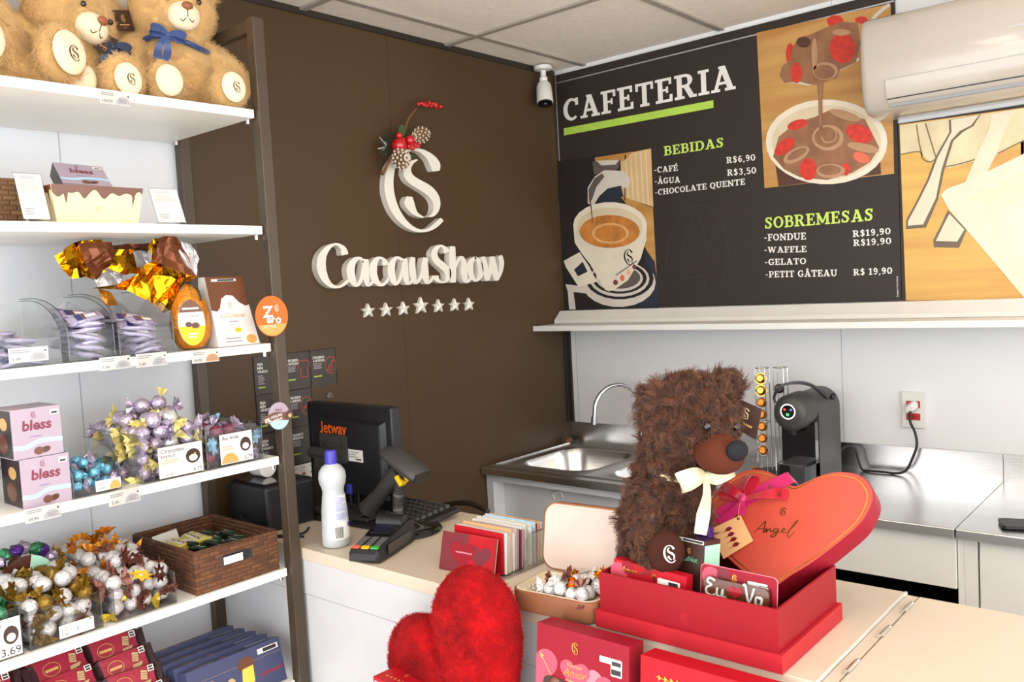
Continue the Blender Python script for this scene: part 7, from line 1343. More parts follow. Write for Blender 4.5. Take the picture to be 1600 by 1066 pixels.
b = MB(); b.tube([(-.012, -.01, .055), (-.02, -.02, .03), (-.03, -.05, .022), (-.01, -.09, .024), (.02, -.10, .022)], .003, 'rubber', 7, 5); b.tube([(-.012, -.045, .06), (-.025, -.06, .035), (-.04, -.085, .02), (-.03, -.12, .02)], .0022, 'rubber', 6, 5); b.build('cable', t, 60)

# keyboard
t = thing('keyboard', 'black computer keyboard behind the barcode scanner', 'keyboard', (-1.35, -.36, ZC), math.radians(-3))
b = MB(); b.loft([[(x, y, zz + (x + .07) * .10) for x, y in ((-.07, -.215), (.07, -.215), (.07, .215), (-.07, .215))] for zz in (.001, .014)], 'black_plastic'); b.build('case', t, bevel=.004)
b = MB()
for r in range(6):
    for c in range(19):
        if r == 5 and 5 < c < 11: continue
        x = .052 - r * .0205 if r else .056; x = -.056 + r * .0215; y = .196 - c * .0207; z = .0142 + (x + .07) * .10
        b.loft([[(x + a * .0088 * k, y + d * .0088 * k, z + hh) for a, d in ((-1, -1), (1, -1), (1, 1), (-1, 1))] for k, hh in ((1, 0), (.78, .0085))], 'charcoal')
b.build('keys', t)

# barcode scanner on a gooseneck stand
t = thing('barcode_scanner', 'black handheld barcode scanner with yellow trigger on gooseneck stand', 'barcode scanner', (-1.455, -.545, ZC))
b = MB(); b.lathe([(.088, .0005), (.09, .004), (.086, .009), (.06, .016), (.03, .022), (.016, .03)], 'black_gloss', 40); b.build('stand_base', t, 40)
b = MB()
NP = catmull([(0, .03, .025), (0, .034, .06), (-.002, .025, .10), (-.004, .008, .135), (-.006, -.018, .158)], 4)
for i in range(0, 14):
    q = NP[i]; r = NP[i + 1]; m = q.lerp(r, .85); b.tube([q, m], .0135 if i < 13 else .015, 'grey_plastic' if i % 4 == 3 else 'charcoal', 12)
b.build('gooseneck', t, 40)
b = MB(); b.tube([(-.026, -.022, .163), (.014, -.022, .163)], .013, 'charcoal', 16); b.build('cradle', t, 40)
HD = frame((-.002, -.005, .180), (0, -.955, -.30), (0, -.30, .955))
b = MB().at(HD)   # u along the nose, v up through the head
b.loft([[(x, v0 + vv * h, w * ww) for vv, ww in [(math.sin(2 * PI * k / 24), math.cos(2 * PI * k / 24)) for k in range(24)]] for x, v0, h, w in ((-.078, .006, .004, .02), (-.07, .006, .013, .03), (-.045, .004, .019, .035), (0, .0, .023, .038), (.04, -.004, .023, .038), (.064, -.008, .019, .035), (.07, -.01, .015, .03))], 'charcoal'); b.build('scanner_head', t, 45)
b = MB().at(HD); b.loft([[(.0695 + .002 * k, -.01 + vv * .012, ww * .027) for vv, ww in ((-1, -1), (1, -1), (1, 1), (-1, 1))] for k in (0, 1)], 'black_gloss'); b.build('scan_window', t)
b = MB(); b.tube([(-.002, .008, .160), (-.002, .055, .125), (-.002, .10, .085), (-.002, .135, .055), (-.002, .15, .040)], [.026, .0225, .021, .025, .029], 'charcoal', 20, 4); b.build('handle', t, 45)
b = MB(); b.tube([(-.002, -.018, .145), (-.002, .0, .135), (-.002, .018, .118)], [.008, .010, .007], 'yellow', 10, 4); b.M = T(-.018, .0, .138) @ RX(-.7); b.box(-.008, -.008, -.016, .012, .006, .014, 'yellow'); b.build('trigger', t, bevel=.003)
b = MB(); b.tube([(-.004, .148, .042), (-.02, .17, .02), (-.05, .20, .006), (-.10, .21, .004), (-.13, .17, .004)], .0035, 'rubber', 7, 5); b.build('cable', t, 60)

# card terminal
t = thing('card_terminal', 'black card payment terminal with red, yellow and green keys', 'card terminal', (-1.60, -.617, ZC), math.radians(22))
b = MB()
def term(x, w, z0, z1): return [(x, -w, z0), (x, -w * .96, z1 * .7 + z0 * .3), (x, -w * .86, z1), (x, w * .86, z1), (x, w * .96, z1 * .7 + z0 * .3), (x, w, z0)]
b.loft([term(-.105, .034, .010, .024), term(-.098, .040, .003, .032), (term(-.03, .0425, .001, .042)), term(.03, .0425, .001, .052), term(.07, .043, .001, .056), term(.10, .040, .003, .050), term(.108, .032, .01, .040)], 'black_plastic'); b.build('body', t, 35)
TP = frame((-.098, 0, .0328), (1, 0, .145), (0, 1, 0))
b = MB().at(TP)
for i, m in enumerate(('key_red', 'yellow', 'key_green')): b.prism(rrect(.009, .024 - .024 * i, .006, .010, .003), 0, .003, m)
for r in range(4):
    for c in range(3): b.prism(rrect(.024 + .012 * r, .024 - .024 * c, .0042, .0085, .002), 0, .002, 'grey_plastic')
b.build('keypad', t)
b = MB(); b.M = frame((-.028, 0, .0428), (1, 0, .17), (0, 1, 0)); b.prism(rrect(.034, 0, .032, .034, .004), 0, .003, 'black_gloss'); b.prism(rrect(.034, 0, .024, .027, .002), .003, .0034, 'screen'); b.build('screen', t)
b = MB(); b.tube([(.05, -.034, .056), (.05, .034, .056)], .02, 'black_plastic', 20); b.build('paper_cover', t, 40)
b = MB(); b.box(-.06, -.0440, .012, .07, -.0425, .034, 'charcoal'); b.build('side_grip', t, bevel=.001)

# alcohol bottle
t = thing('spray_bottle', 'translucent white bottle with purple cap', 'bottle', (-1.634, -.478, ZC), math.radians(-112))
b = MB(); b.lathe([(.030, .0008), (.034, .004), (.0345, .03), (.032, .09), (.028, .125), (.0262, .138), (.028, .148), (.0325, .160), (.0342, .173), (.032, .188), (.024, .200), (.0145, .206), (.0135, .212)], 'clear_liquid', 36); b.build('body', t, 60)
b = MB(); b.lathe([(.0148, .207), (.0152, .210), (.0142, .236), (.0125, .240), (.004, .241)], 'cap_blue', 24)
b.build('cap', t, 40)
b = MB()
for z0, z1, a0, a1, m in ((.022, .13, -.35, 1.15, 'white'),):
    n = 14; rr = lambda z: .0352 - max(0, z - .03) * .062
    b.loft([[(rr(z) * math.cos(a0 + (a1 - a0) * k / n), rr(z) * math.sin(a0 + (a1 - a0) * k / n), z) for k in range(n + 1)] for z in (z0, .05, .09, z1)], m, False, False, False)
for k in range(13):
    z = .072 + k * .0042; n = 8; e = 1.05 if k % 3 else .7
    b.loft([[((.0356 - max(0, zz - .03) * .062) * math.cos(-.15 + e * q / n), (.0356 - max(0, zz - .03) * .062) * math.sin(-.15 + e * q / n), zz) for q in range(n + 1)] for zz in (z, z + .0022)], 'label_text', False, False, False)
for q in range(12):
    a = -.28 + q * .05; b.loft([[(.0357 * math.cos(x), .0357 * math.sin(x), zz) for x in (a, a + .018 + .014 * (q % 3 == 0))] for zz in (.026, .054)], 'ink', False, False, False)
b.loft([[(.0357 * math.cos(x), .0357 * math.sin(x), zz) for x in (.75, .85, .95, 1.05)] for zz in (.05, .062)], 'label_blue', False, False, False)
b.build('label', t)

# receipt printer behind the rack post
t = thing('receipt_printer', 'black receipt printer behind the rack post', 'printer', (-1.60, -.15, ZC))
b = MB(); b.box(-.07, -.085, .002, .09, .10, .125, 'black_plastic'); b.build('body', t, bevel=.012, seg=3)
b = MB(); b.box(-.06, -.07, .1255, .05, .085, .130, 'black_gloss'); b.build('lid', t, bevel=.002)
b = MB(); b.M = T(.0, .03, .157) @ RX(PI / 2); b.lathe([(.026, -.028), (.026, .028), (.008, .028)], 'paper', 28); o = b.build('paper_roll', smooth=40); o.location = (-1.60, -.15, ZC); tag(o, 'white paper roll lying on the black receipt printer', 'paper roll')
b = MB(); b.tube([(-.07, .02, .03), (-.082, -.03, .015), (-.085, -.09, .006), (-.06, -.15, .004), (-.02, -.17, .004), (.02, -.14, .004)], .003, 'rubber', 7, 5); b.tube([(-.07, .04, .04), (-.085, .0, .02), (-.09, -.06, .004), (-.085, -.12, .004), (-.04, -.2, .004)], .003, 'rubber', 7, 5); b.build('cable', t, 60)

# dark curved tube behind the counter, both ends run to the floor
q = [(0.2035,0.8588),(0.2495,0.8837),(0.3218,0.897),(0.3766,0.8896),(0.4127,0.8659)]
b = MB(); b.tube([(-1.0, -q[0][0] + .005, .02), (-1.0, -q[0][0] + .003, .72)] + [(-1.0, -p[0], p[1]) for p in q] + [(-1.0, -q[-1][0] - .004, .72), (-1.0, -q[-1][0] - .005, .02)], .009, 'dark_trim', 12, 4)
tag(b.build('curved_tube', smooth=60), 'dark brown bent tube rising behind the counter by the sink', 'tube')

# greeting cards in a clear holder
CC = ['red_bright', 'paper', 'maroon', 'paper', 'blush', 'kraft', 'paper', 'paper', 'blush', 'lilac', 'paper', 'plum', 'paper', 'lilac', 'blush', 'paper', 'mint', 'paper', 'mint', 'paper', 'sky', 'paper', 'red_bright', 'kraft', 'red_side', 'paper']
t = thing('card_holder', 'clear acrylic holder packed with greeting cards', 'card holder', (0, 0, 0))
b = MB(); b.box(-1.60, -1.012, ZC + .0004, -1.46, -.84, ZC + .003, 'acrylic'); b.build('base', t)
b = MB(); b.M = frame((-1.46, -1.0125, ZC + .003), (-1, 0, 0), (0, 0, 1)); pr = [(0, 0), (0, .075), (.05, .075), (.062, .070), (.07, .06), (.075, .02), (.085, 0)]; b.prism(pr, 0, .003, 'acrylic'); b.tube([(p[0], p[1], .0015) for p in pr[1:]], .0014, 'acrylic_edge', 5); b.build('side_panel', t)
b = MB(); b.box(-1.4595, -1.012, ZC + .003, -1.4565, -.84, ZC + .08, 'acrylic'); b.build('back_panel', t)
for i in range(26):
    x = -1.587 + i * .0049; w = .145 + .004 * math.sin(i * 2.3); h = .085 + .004 * math.sin(i * 1.7) + (.004 if i % 5 == 0 else 0)
    ln = .02 if i else .016
    b = MB(); b.M = frame((0, 0, 0), (0, -1, 0), (ln * .3, 0, h)); b.prism([(0, 0), (w, 0), (w, h), (0, h)], 0, .0032, CC[i])
    if i in (0, 1, 2): 
        pass
    o = b.build('greeting_card'); o.location = (x, -.848 - .002 * (i % 3), ZC + .004); tag(o, 'greeting card standing in the packed row behind the red heart card', 'greeting card', 'cards in the clear holder')
t = thing('greeting_card', 'leaning greeting card with red hearts on dark red', 'greeting card', (-1.626, -.834, ZC + .001), math.radians(4))
b = MB(); h = .084; w = .155; b.M = frame((0, 0, 0), (0, -1, 0), (.022, 0, h)); b.prism([(0, 0), (w, 0), (w, h), (0, h)], 0, .002, 'cream', 'maroon')
b.rect(w * .5, 0, w - .003, h, 'red_bright', .0023)
def heart2(cx, cy, s, ry=.9, n=40): return [(cx + s * 16 * math.sin(2 * PI * k / n) ** 3 / 16, cy + s * ry * (13 * math.cos(2 * PI * k / n) - 5 * math.cos(4 * PI * k / n) - 2 * math.cos(6 * PI * k / n) - math.cos(8 * PI * k / n)) / 16) for k in range(n)]
b.poly(heart2(w * .40, h * .5, .036), 'red_side', .0026); b.poly(heart2(w * .72, h * .5, .030), 'maroon', .0025); b.lines_of_print(w * .28, h * .48, w * .62, h * .56, 1, 'pink_light', .0029); b.build('card', t)

# brown case with bonbons
X0c, Y0c = -1.65, -1.212
t = thing('gift_case', 'brown open leather-look case with cream lining and bonbons', 'case', (X0c, Y0c, ZC + .001), math.radians(5))
hx, hy = .064, .095
b = MB(); L = [rrect(0, 0, hx - k, hy - k, .028, 8) for k in (.002, 0, 0, .003)]
b.loft([[(p[0], p[1], z) for p in P] for P, z in zip(L, (0, .004, .038, .040))] + [[(p[0], p[1], .040) for p in rrect(0, 0, hx - .004, hy - .004, .025, 8)]], 'brown_case', True, False); b.build('base', t, 40)
b = MB(); b.loft([[(p[0], p[1], z) for p in P] for P, z in ((rrect(0, 0, hx - .003, hy - .003, .026, 8), .0395), (rrect(0, 0, hx - .008, hy - .008, .022, 8), .0405), (rrect(0, 0, hx - .010, hy - .010, .02, 8), .030))], 'cream_cloth', False, True)
b.box(-hx + .012, .028, .0302, hx - .012, .034, .039, 'cream_cloth'); b.build('lining', t, 40)
b = MB()
for k in range(9): b.tube([(-.04 + .012 * (k % 3) + .006, .045 + .012 * (k // 3), .033), (-.036 + .012 * (k % 3) + .006, .049 + .012 * (k // 3), .036)], .003, 'chrome', 6)
b.build('ring_clips', t, 40)
ll = frame((hx - .004, .006, .040), (0, -1, 0), (.022, 0, .118)); LH = .136
b = MB().at(ll); b.M = ll @ T(0, LH / 2 + .002, 0)
b.loft([[(p[0], p[1], z) for p in P] for P, z in ((rrect(0, 0, hy - .004, LH / 2 - .003, .028, 8), -.030), (rrect(0, 0, hy, LH / 2, .03, 8), -.026), (rrect(0, 0, hy, LH / 2, .03, 8), -.001), (rrect(0, 0, hy - .003, LH / 2 - .003, .027, 8), 0))], 'brown_case', True, False); b.build('lid', t, 40)
b = MB(); b.M = ll @ T(0, LH / 2 + .002, 0); b.loft([[(p[0], p[1], z) for p in P] for P, z in ((rrect(0, 0, hy - .003, LH / 2 - .003, .027, 8), -.0003), (rrect(0, 0, hy - .005, LH / 2 - .005, .026, 8), .001), (rrect(0, 0, hy - .009, LH / 2 - .009, .024, 8), -.001))], 'blush', False, True); b.build('lid_lining', t, 40)
pts = []
for i in range(4):
    for j in range(4): pts.append((X0c - .040 + .025 * i + random.uniform(-.003, .003), Y0c + .010 - .024 * j + random.uniform(-.003, .003), ZC + .044 + .006 * ((i + j) % 2)))
bonbon_set([('white_foil', 'white_foil'), ('silver_foil', 'brown_twist'), ('white_foil', 'gold_foil')], pts, 'silver white wrapped bonbon in the open brown case', 'bonbons in the brown case', r=.0135)

# ------------------------------------------------------------------ red gift box and its contents
BX0, BX1, BY0, BY1 = -1.694, -1.448, -1.654, -1.318
t = thing('gift_box', 'large dark red open gift box on the counter', 'box', (0, 0, 0))
b = MB(); th = .004; zb, zt2 = ZC + .001, 1.055
b.box(BX0, BY0, zb, BX0 + th, BY1, zt2, 'red_box'); b.M = frame((BX0 - .0003, -1.49, 1.0), (0, -1, 0), (0, 0, 1)); b.mono(.0, .006, .020, 'red_rim', .0002); b.build('side', t)
b = MB(); b.box(BX1 - th, BY0, zb, BX1, BY1, zt2, 'red_box'); b.build('side', t)
b = MB(); b.box(BX0 + th, BY0, zb, BX1 - th, BY0 + th, zt2, 'red_box'); b.build('side', t)
b = MB(); b.box(BX0 + th, BY1 - th, zb, BX1 - th, BY1, zt2, 'red_box'); b.build('side', t)
b = MB(); b.box(BX0 + th, BY0 + th, zb, BX1 - th, BY1 - th, zb + .004, 'red_box'); b.build('bottom', t)
b = MB(); e = .007; zz = zb + .030
for r in ((BX0 - e, BY0 - e, BX0 - .0006, BY1 + e), (BX1 + .0006, BY0 - e, BX1 + e, BY1 + e), (BX0 - .0006, BY0 - e, BX1 + .0006, BY0 - .0006), (BX0 - .0006, BY1 + .0006, BX1 + .0006, BY1 + e)): b.box(r[0], r[1], zb, r[2], r[3], zz, 'red_rim')
b.build('lid_rim', t)
# heart shaped lid
a40 = math.radians(40)
HF = frame((-1.486, -1.567, 1.092), (0, -1, 0), (math.sin(a40), 0, math.cos(a40)))
HO = [(.0, .1145), (.0224, .1267), (.0503, .1446), (.0796, .1537), (.1105, .1515), (.132, .138), (.1442, .1154), (.1434, .0911), (.1336, .06), (.111, .027), (.0727, -.0205), (.0368, -.0562), (.004, -.088),
      (-.036, -.072), (-.086, -.045), (-.126, -.016), (-.1502, .0167), (-.1567, .049), (-.1438, .0947), (-.1195, .125), (-.091, .1392), (-.0626, .14), (-.0322, .1301)]
hp = [(p.x, p.y) for p in catmull([(p[0], p[1], 0) for p in HO], 4, True)]
cxh, cyh = 0, .035
def hsc(k): return [(cxh + (p[0] - cxh) * k, cyh + (p[1] - cyh) * k) for p in hp]
t = thing('heart_box', 'big red heart-shaped box with gold line leaning in gift box', 'heart box', (0, 0, 0))
b = MB().at(HF); b.loft([[(p[0], p[1], z) for p in P] for P, z in ((hsc(1), -.048), (hsc(1), -.0015), (hsc(.99), 0))][::1], 'red_side', True, False); b.poly(hsc(.99), 'red_heart', 0.0); b.build('lid', t, 40)
b = MB().at(HF); P = hsc(.93); b.line(P, .0016, 'gold', .0006, 0, True)
b.mono(-.006, .0606, .0165, 'gold', .0008, 1.1)
S = .0052
for st, w in (([(-.050, .012), (-.042, .024), (-.034, .037), (-.033, .028), (-.032, .014)], [.0005, .0012, .0014]), ([(-.046, .020), (-.034, .022)], .0009), ([(-.030, .015), (-.028, .024), (-.027, .017), (-.022, .024), (-.019, .018), (-.015, .021)], [.0012, .0014, .0008]),
              ([(-.007, .025), (-.013, .026), (-.014, .019), (-.008, .021), (-.006, .026), (-.008, .014), (-.014, .009), (-.017, .012), (-.008, .018), (-.001, .022)], [.0008, .0014, .0012, .0006]), ([(.0, .021), (.006, .026), (.002, .029), (.001, .022), (.006, .02), (.012, .024)], [.0008, .0014, .0008]),
              ([(.012, .024), (.022, .040), (.025, .048), (.021, .044), (.014, .026), (.013, .017), (.016, .013), (.024, .026)], [.0008, .0012, .0016, .0008])):
    b.line(st, [x * 1.5 for x in w] if isinstance(w, list) else w * 1.5, 'gold', .0008, 5)
b.build('gold_print', t)
b = MB().at(HF); b.M = HF; rb = [(-.1520, .0130, .0012), (-.12, .041, .0018), (-.0855, .0715, .002), (-.05, .101, .0018), (-.0120, .1290, .0012)]
b.band(rb, .027, 'magenta', (0, 0, 1), .0006); b.band([(-.012, .129, .0012), (-.007, .132, -.004), (-.006, .133, -.04)], .027, 'magenta', [(0, 0, 1), (.4, .5, .5), (.6, .7, 0)], .0006); b.band([(-.152, .013, .0012), (-.158, .007, -.004), (-.159, .006, -.04)], .027, 'magenta', [(0, 0, 1), (-.5, -.4, .5), (-.7, -.6, 0)], .0006)
b.M = HF @ T(-.135, .028, .0028) @ RZ(.7); b.mono(0, 0, .010, 'gold', 0); b.M = HF @ T(-.042, .107, .0028) @ RZ(.7); b.mono(0, 0, .010, 'gold', 0); b.build('ribbon', t)
b = MB(); b.M = HF
b.band([(-.086, .073, .006), (-.105, .082, .016), (-.128, .090, .012), (-.135, .082, .006), (-.112, .075, .005), (-.086, .073, .006)], [.010, .020, .024, .018, .010], 'crimson_ribbon', [(0, 0, 1), (.2, -.5, 1), (-1, 0, .3), (0, 0, -1), (0, 0, -1)], .0006)
b.band([(-.086, .073, .006), (-.090, .092, .016), (-.084, .117, .016), (-.074, .118, .008), (-.080, .092, .005), (-.086, .073, .006)], [.010, .018, .024, .018, .010], 'crimson_ribbon', [(0, 0, 1), (-.5, 0, 1), (0, 1, .3), (0, 0, -1), (0, 0, -1)], .0006)
b.band([(-.086, .073, .007), (-.055, .082, .012), (-.028, .091, .008), (-.004, .093, .006)], [.010, .016, .021, .020], 'crimson_ribbon', [(0, 0, 1), (.1, .3, 1), (0, -.2, 1), (0, 0, 1)], .0006)
b.band([(-.086, .073, .007), (-.088, .055, .010), (-.104, .034, .007), (-.118, .018, .005)], [.008, .014, .017, .018], 'magenta', (0, 0, 1), .0006)
b.band([(-.086, .073, .007), (-.082, .055, .010), (-.079, .040, .006)], [.008, .012, .014], 'magenta', (0, 0, 1), .0006)
b.ell((-.0865, .073, .010), (.008, .009, .006), 'magenta', 12, 8); b.build('bow', t, 60)
for u_, v_ in ((-.018, .092),): 
    b = MB(); b.M = HF @ T(u_, v_, .0085) @ RZ(.05); b.mono(0, 0, .012, 'gold', 0); b.build('gold_mark', t)
tg = [(-.1314, .0033), (-.0812, .0394), (-.0441, -.0063), (-.0901, -.0504)]
b = MB().at(HF @ T(0, 0, .006)); b.prism(tg, 0, .0012, 'kraft'); c0 = (-.0867, -.0035); dx, dy = (tg[1][0] - tg[2][0]), (tg[1][1] - tg[2][1]); 
for k in range(4):
    f = .26 - .20 * k; px, py = c0[0] + dx * f, c0[1] + dy * f; b.disc(px, py, .006, 'maroon', .0015, .0042, rot=.6); b.poly([(px - .006, py - .0045), (px + .005, py + .004), (px + .006, py + .0015), (px - .005, py - .0065)], 'red_side', .0018)
    b.line([(px - .010, py - .010), (px + .008, py + .004)], .0009, 'red_side', .0016, 0)
b.disc(-.0835, .0315, .0028, 'maroon', .0016); b.tube([(-.0835, .0315, .002), (-.086, .05, .006), (-.0865, .07, .004)], .0004, 'gold_ink', 5, 3); b.build('hang_tag', t)

def window_box(name, label, w, h, d, M4, fn, cat='box', col='red_bright', group=None):
    t = thing(name, label, cat, M4=M4, group=group)
    b = MB(); b.box(0, 0, 0, d, w, h, col); b.build('carton', t, bevel=.0008)
    b = MB(); b.M = frame((-.0004, w, 0), (0, -1, 0), (0, 0, 1)); fn(b, w, h); b.build('front_print', t); return t
def amor_strip(b, w, h):
    b.disc(.012, h - .022, .018, 'pink', .0002); b.disc(.03, h - .01, .012, 'red_side', .0003); b.text('Amor', .016, h - .020, .012, 'gold', .0006, shear=.35, w=.034); b.mono(.085, h - .016, .013, 'gold', .0005)
    b.prism(rrect(w * .48, h * .40, w * .36, h * .22, .006), .0002, .0006, 'choc_dark')
    for k in range(4): b.ell((w * .2 + .032 * k, h * .40, .001), (.014, .012, .004), 'chocolate', 12, 6)
    b.prism(rrect(w - .034, h - .020, .022, .0065, .002), .0004, .0006, 'paper'); b.rect(w - .034, h - .024, w - .016, h - .016, 'ink', .0009); b.rect(w - .020, h - .034, w - .014, h - .027, 'ink', .0009); b.tube([(.010, h - .05, .001), (.010, h - .03, .001)], .0006, 'gold', 5)
window_box('chocolate_box', 'narrow red window box with gold script at the bear foot', .148, .108, .022, T(-1.678, -1.478, ZC + .006) @ RY(math.radians(4)) @ RX(math.radians(3)), amor_strip)
t = thing('chocolate_bar', 'chocolate bar with white icing letters in a pink blister pack', 'chocolate bar', M4=T(-1.664, -1.500, ZC + .006) @ RY(math.radians(5)) @ RX(math.radians(1)))
w, h = .136, .132
b = MB().at(frame((0, 0, 0), (0, -1, 0), (0, 0, 1))); b.prism(rrect(w / 2, h / 2, w / 2, h / 2, .008), 0, .0015, 'pink_light'); b.prism(rrect(w / 2, h / 2, w / 2 - .001, h / 2 - .001, .008), .0015, .0018, 'red_side'); b.disc(.02, h - .02, .017, 'pink', .002); b.disc(.042, h - .013, .012, 'maroon', .0021); b.mono(.062, h - .015, .012, 'gold', .0022); b.prism(rrect(w - .034, h - .018, .017, .004, .001), .0018, .0021, 'paper'); b.rect(w - .03, h - .028, w - .014, h - .018, 'ink', .0024); b.rect(w - .029, h - .027, w - .015, h - .019, 'paper', .0026); b.rect(w - .027, h - .025, w - .017, h - .021, 'ink', .0028); b.build('backing_card', t)
b = MB().at(frame((0, 0, 0), (0, -1, 0), (0, 0, 1)) @ T(0, 0, .002)); b.prism(rrect(w * .5, h * .60, w * .42, h * .25, .008), 0, .008, 'choc_milk'); b.build('bar', t, bevel=.003)
b = MB().at(frame((0, 0, 0), (0, -1, 0), (0, 0, 1)) @ T(0, 0, .0103)); yb = h * .635
for st in ([(.032, yb + .026), (.022, yb + .029), (.018, yb + .022), (.026, yb + .018), (.017, yb + .012), (.017, yb + .003), (.026, yb), (.034, yb + .004)], [(.036, yb + .015), (.036, yb + .003), (.043, yb + .002), (.046, yb + .014), (.046, yb + .001), (.052, yb + .002)], [(.082, yb + .028), (.086, yb + .028), (.092, yb + .002), (.101, yb + .027)], [(.112, yb + .012), (.105, yb + .013), (.104, yb + .002), (.112, yb + .002), (.114, yb + .012), (.110, yb + .014)]):
    b.tube([(p[0], p[1], .001) for p in st], .0021, 'white', 8, 4)
b.prism(heart2(.068, yb + .014, .013), 0, .002, 'red_bright'); b.build('icing', t, 60)
b = MB().at(frame((0, 0, 0), (0, -1, 0), (0, 0, 1)) @ T(0, 0, .0021)); b.prism(rrect(w * .5, h * .59, w * .44, h * .28, .01), .0, .014, 'film'); b.build('blister', t)
# chocolate packs behind
t = thing('chocolate_box', 'brown chocolate carton with mint side by the bear', 'box', M4=T(-1.640, -1.436, ZC + .007) @ RZ(math.radians(-8)) @ RY(math.radians(8)))
b = MB(); w, h, d = .058, .160, .045; b.box(0, -w, 0, d, 0, h, 'choc_dark'); b.M = frame((-.0003, 0, 0), (0, -1, 0), (0, 0, 1)); b.mono(.026, h - .022, .010, 'gold_ink', 0); b.text('LaNut', w / 2, h - .040, .009, 'teal', 0, align='c', w=.03); b.rect(.002, h - .007, w - .002, h - .001, 'paper', .0001); b.rect(.012, h - .006, w - .004, h - .002, 'ink', .0003)
b.M = frame((-.0001, -w - .0003, 0), (1, 0, 0), (0, 0, 1)); b.rect(0, 0, d, h * .95, 'mint', 0); b.build('carton', t)
t = thing('chocolate_pack', 'purple topped pack behind the brown and mint carton', 'packet', (-1.583, -1.468, ZC + .006))
b = MB(); b.box(-.004, -.016, 0, .016, .012, .172, 'purple_foil'); b.build('pack', t, bevel=.004)

# ------------------------------------------------------------------ display table and gifts in front of the counter
t = thing('display_table', 'low display table in front of the counter', 'table', (0, 0, 0))
b = MB(); b.box(-2.10, -1.75, .67, -1.70, -.72, .70, 'white'); b.build('tabletop', t)
for x in (-2.08, -1.76):
    for y in (-1.73, -.78): b = MB(); b.box(x, y, 0, x + .04, y + .04, .67, 'white'); b.build('leg', t)
def amor_front(b, w, h):
    b.poly([p for p in heart2(.0, h - .075, .048) if p[0] >= 0], 'pink', .0001); b.poly(heart2(w * .56, h - .078, .034), 'pink_light', .0002); b.poly(heart2(w * .44, h - .072, .032), 'pink', .0004); b.poly([p for p in heart2(w * .86, h - .088, .040) if p[0] <= w], 'pink', .0003)
    b.mono(w * .44, h - .028, .020, 'gold', .0008); b.text('Meu par', w * .44, h - .062, .007, 'gold_ink', .0008, align='c'); b.text('Amor', w * .44, h - .078, .014, 'gold', .0008, align='c', shear=.3); b.lines_of_print(w * .34, h - .088, w * .54, h - .084, 1, 'gold_ink', .0008)
    b.line([(.012, h - .056), (.034, h - .085)], .0018, 'gold_ink', .0008, 0); b.poly([(.008, h - .050), (.018, h - .056), (.011, h - .062)], 'gold_ink', .0008)
    b.prism(heart2(.043, h - .105, .026), .0003, .0008, 'choc_dark'); b.ell((.043, h - .10, .001), (.013, .014, .005), 'choc_milk', 14, 8); b.ell((.05, h - .122, .001), (.012, .012, .005), 'chocolate', 14, 8)
    b.prism(heart2(w * .60, h - .135, .045), .0003, .0008, 'choc_dark')
    for k in range(4): b.ell((w * .60 + .022 * (k % 2) - .011, h - .126 - .02 * (k // 2), .001), (.012, .012, .005), ('chocolate', 'choc_milk')[k % 2], 12, 6)
    b.prism(rrect(w - .036, h - .032, .022, .005, .002), .0003, .0006, 'paper'); b.prism(rrect(w - .024, h - .042, .011, .014, .002), .0003, .0007, 'paper'); b.rect(w - .033, h - .038, w - .015, h - .031, 'ink', .001); b.rect(w - .034, h - .053, w - .015, h - .044, 'ink', .001)
window_box('chocolate_box', 'red chocolate box with pink hearts and arrow beside plush heart', .195, .272, .045, T(-1.806, -1.432, .703) @ RY(math.radians(6)), amor_front, col='red_side')
def gold_front(b, w, h):
    b.line([(.03, h - .028), (.085, h - .033)], .0012, 'gold', .0004, 0)
    for k in range(5): b.poly([(.034 + .011 * k, h - .024), (.040 + .011 * k, h - .0285), (.034 + .011 * k, h - .034)], 'gold', .0005)
    b.prism(rrect(.05, h - .10, .028, .05, .006), .0002, .0006, 'choc_dark'); b.ell((.042, h - .068, .001), (.018, .014, .005), 'cream', 14, 8); b.ell((.064, h - .072, .001), (.012, .014, .004), 'choc_milk', 12, 6)
    b.mono(.135, h - .042, .022, 'gold', .0005); b.prism(rrect(w - .03, h - .03, .022, .005, .002), .0003, .0006, 'paper'); b.rect(w - .034, h - .033, w - .012, h - .027, 'ink', .0008)
window_box('chocolate_box', 'red chocolate box with gold garland at the picture bottom', .24, .265, .045, T(-1.806, -1.694, .703) @ RY(math.radians(6)), gold_front, col='red_bright')
p = [(-1.8903,-0.906),(-1.7978,-0.9106),(-1.7829,-1.0163)]
t = thing('chocolate_box', 'small red box with printed hearts below the plush heart', 'box', (p[1][0], p[1][1], .701), math.atan2(p[1][1] - p[0][1], p[1][0] - p[0][0]))
L = math.hypot(p[1][0] - p[0][0], p[1][1] - p[0][1]); W = math.hypot(p[2][0] - p[1][0], p[2][1] - p[1][1])
b = MB(); b.box(-L, -W, 0, 0, 0, .129, 'red_bright'); b.M = frame((-L, 0, .1292), (0, -1, 0), (1, 0, 0)); b.disc(W * .62, L * .75, W * .16, 'red_heart', 0, L * .2); b.disc(W * .78, L * .68, W * .18, 'maroon', .0002, L * .2); b.mono(W * .5, L * .45, .012, 'gold_ink', .0004)
for k in range(6): b.disc(W * (.2 + .11 * k), L * .2, .003, 'gold_ink', .0003)
b.M = frame((-L - .0003, 0, 0), (0, -1, 0), (0, 0, 1)); b.rect(.004, .09, .03, .122, 'paper', 0); b.rect(.007, .094, .027, .104, 'ink', .0003); b.M = frame((-L, -W - .0003, 0), (1, 0, 0), (0, 0, 1)); b.rect(.003, .003, L - .003, .126, 'maroon', 0); b.build('carton', t)

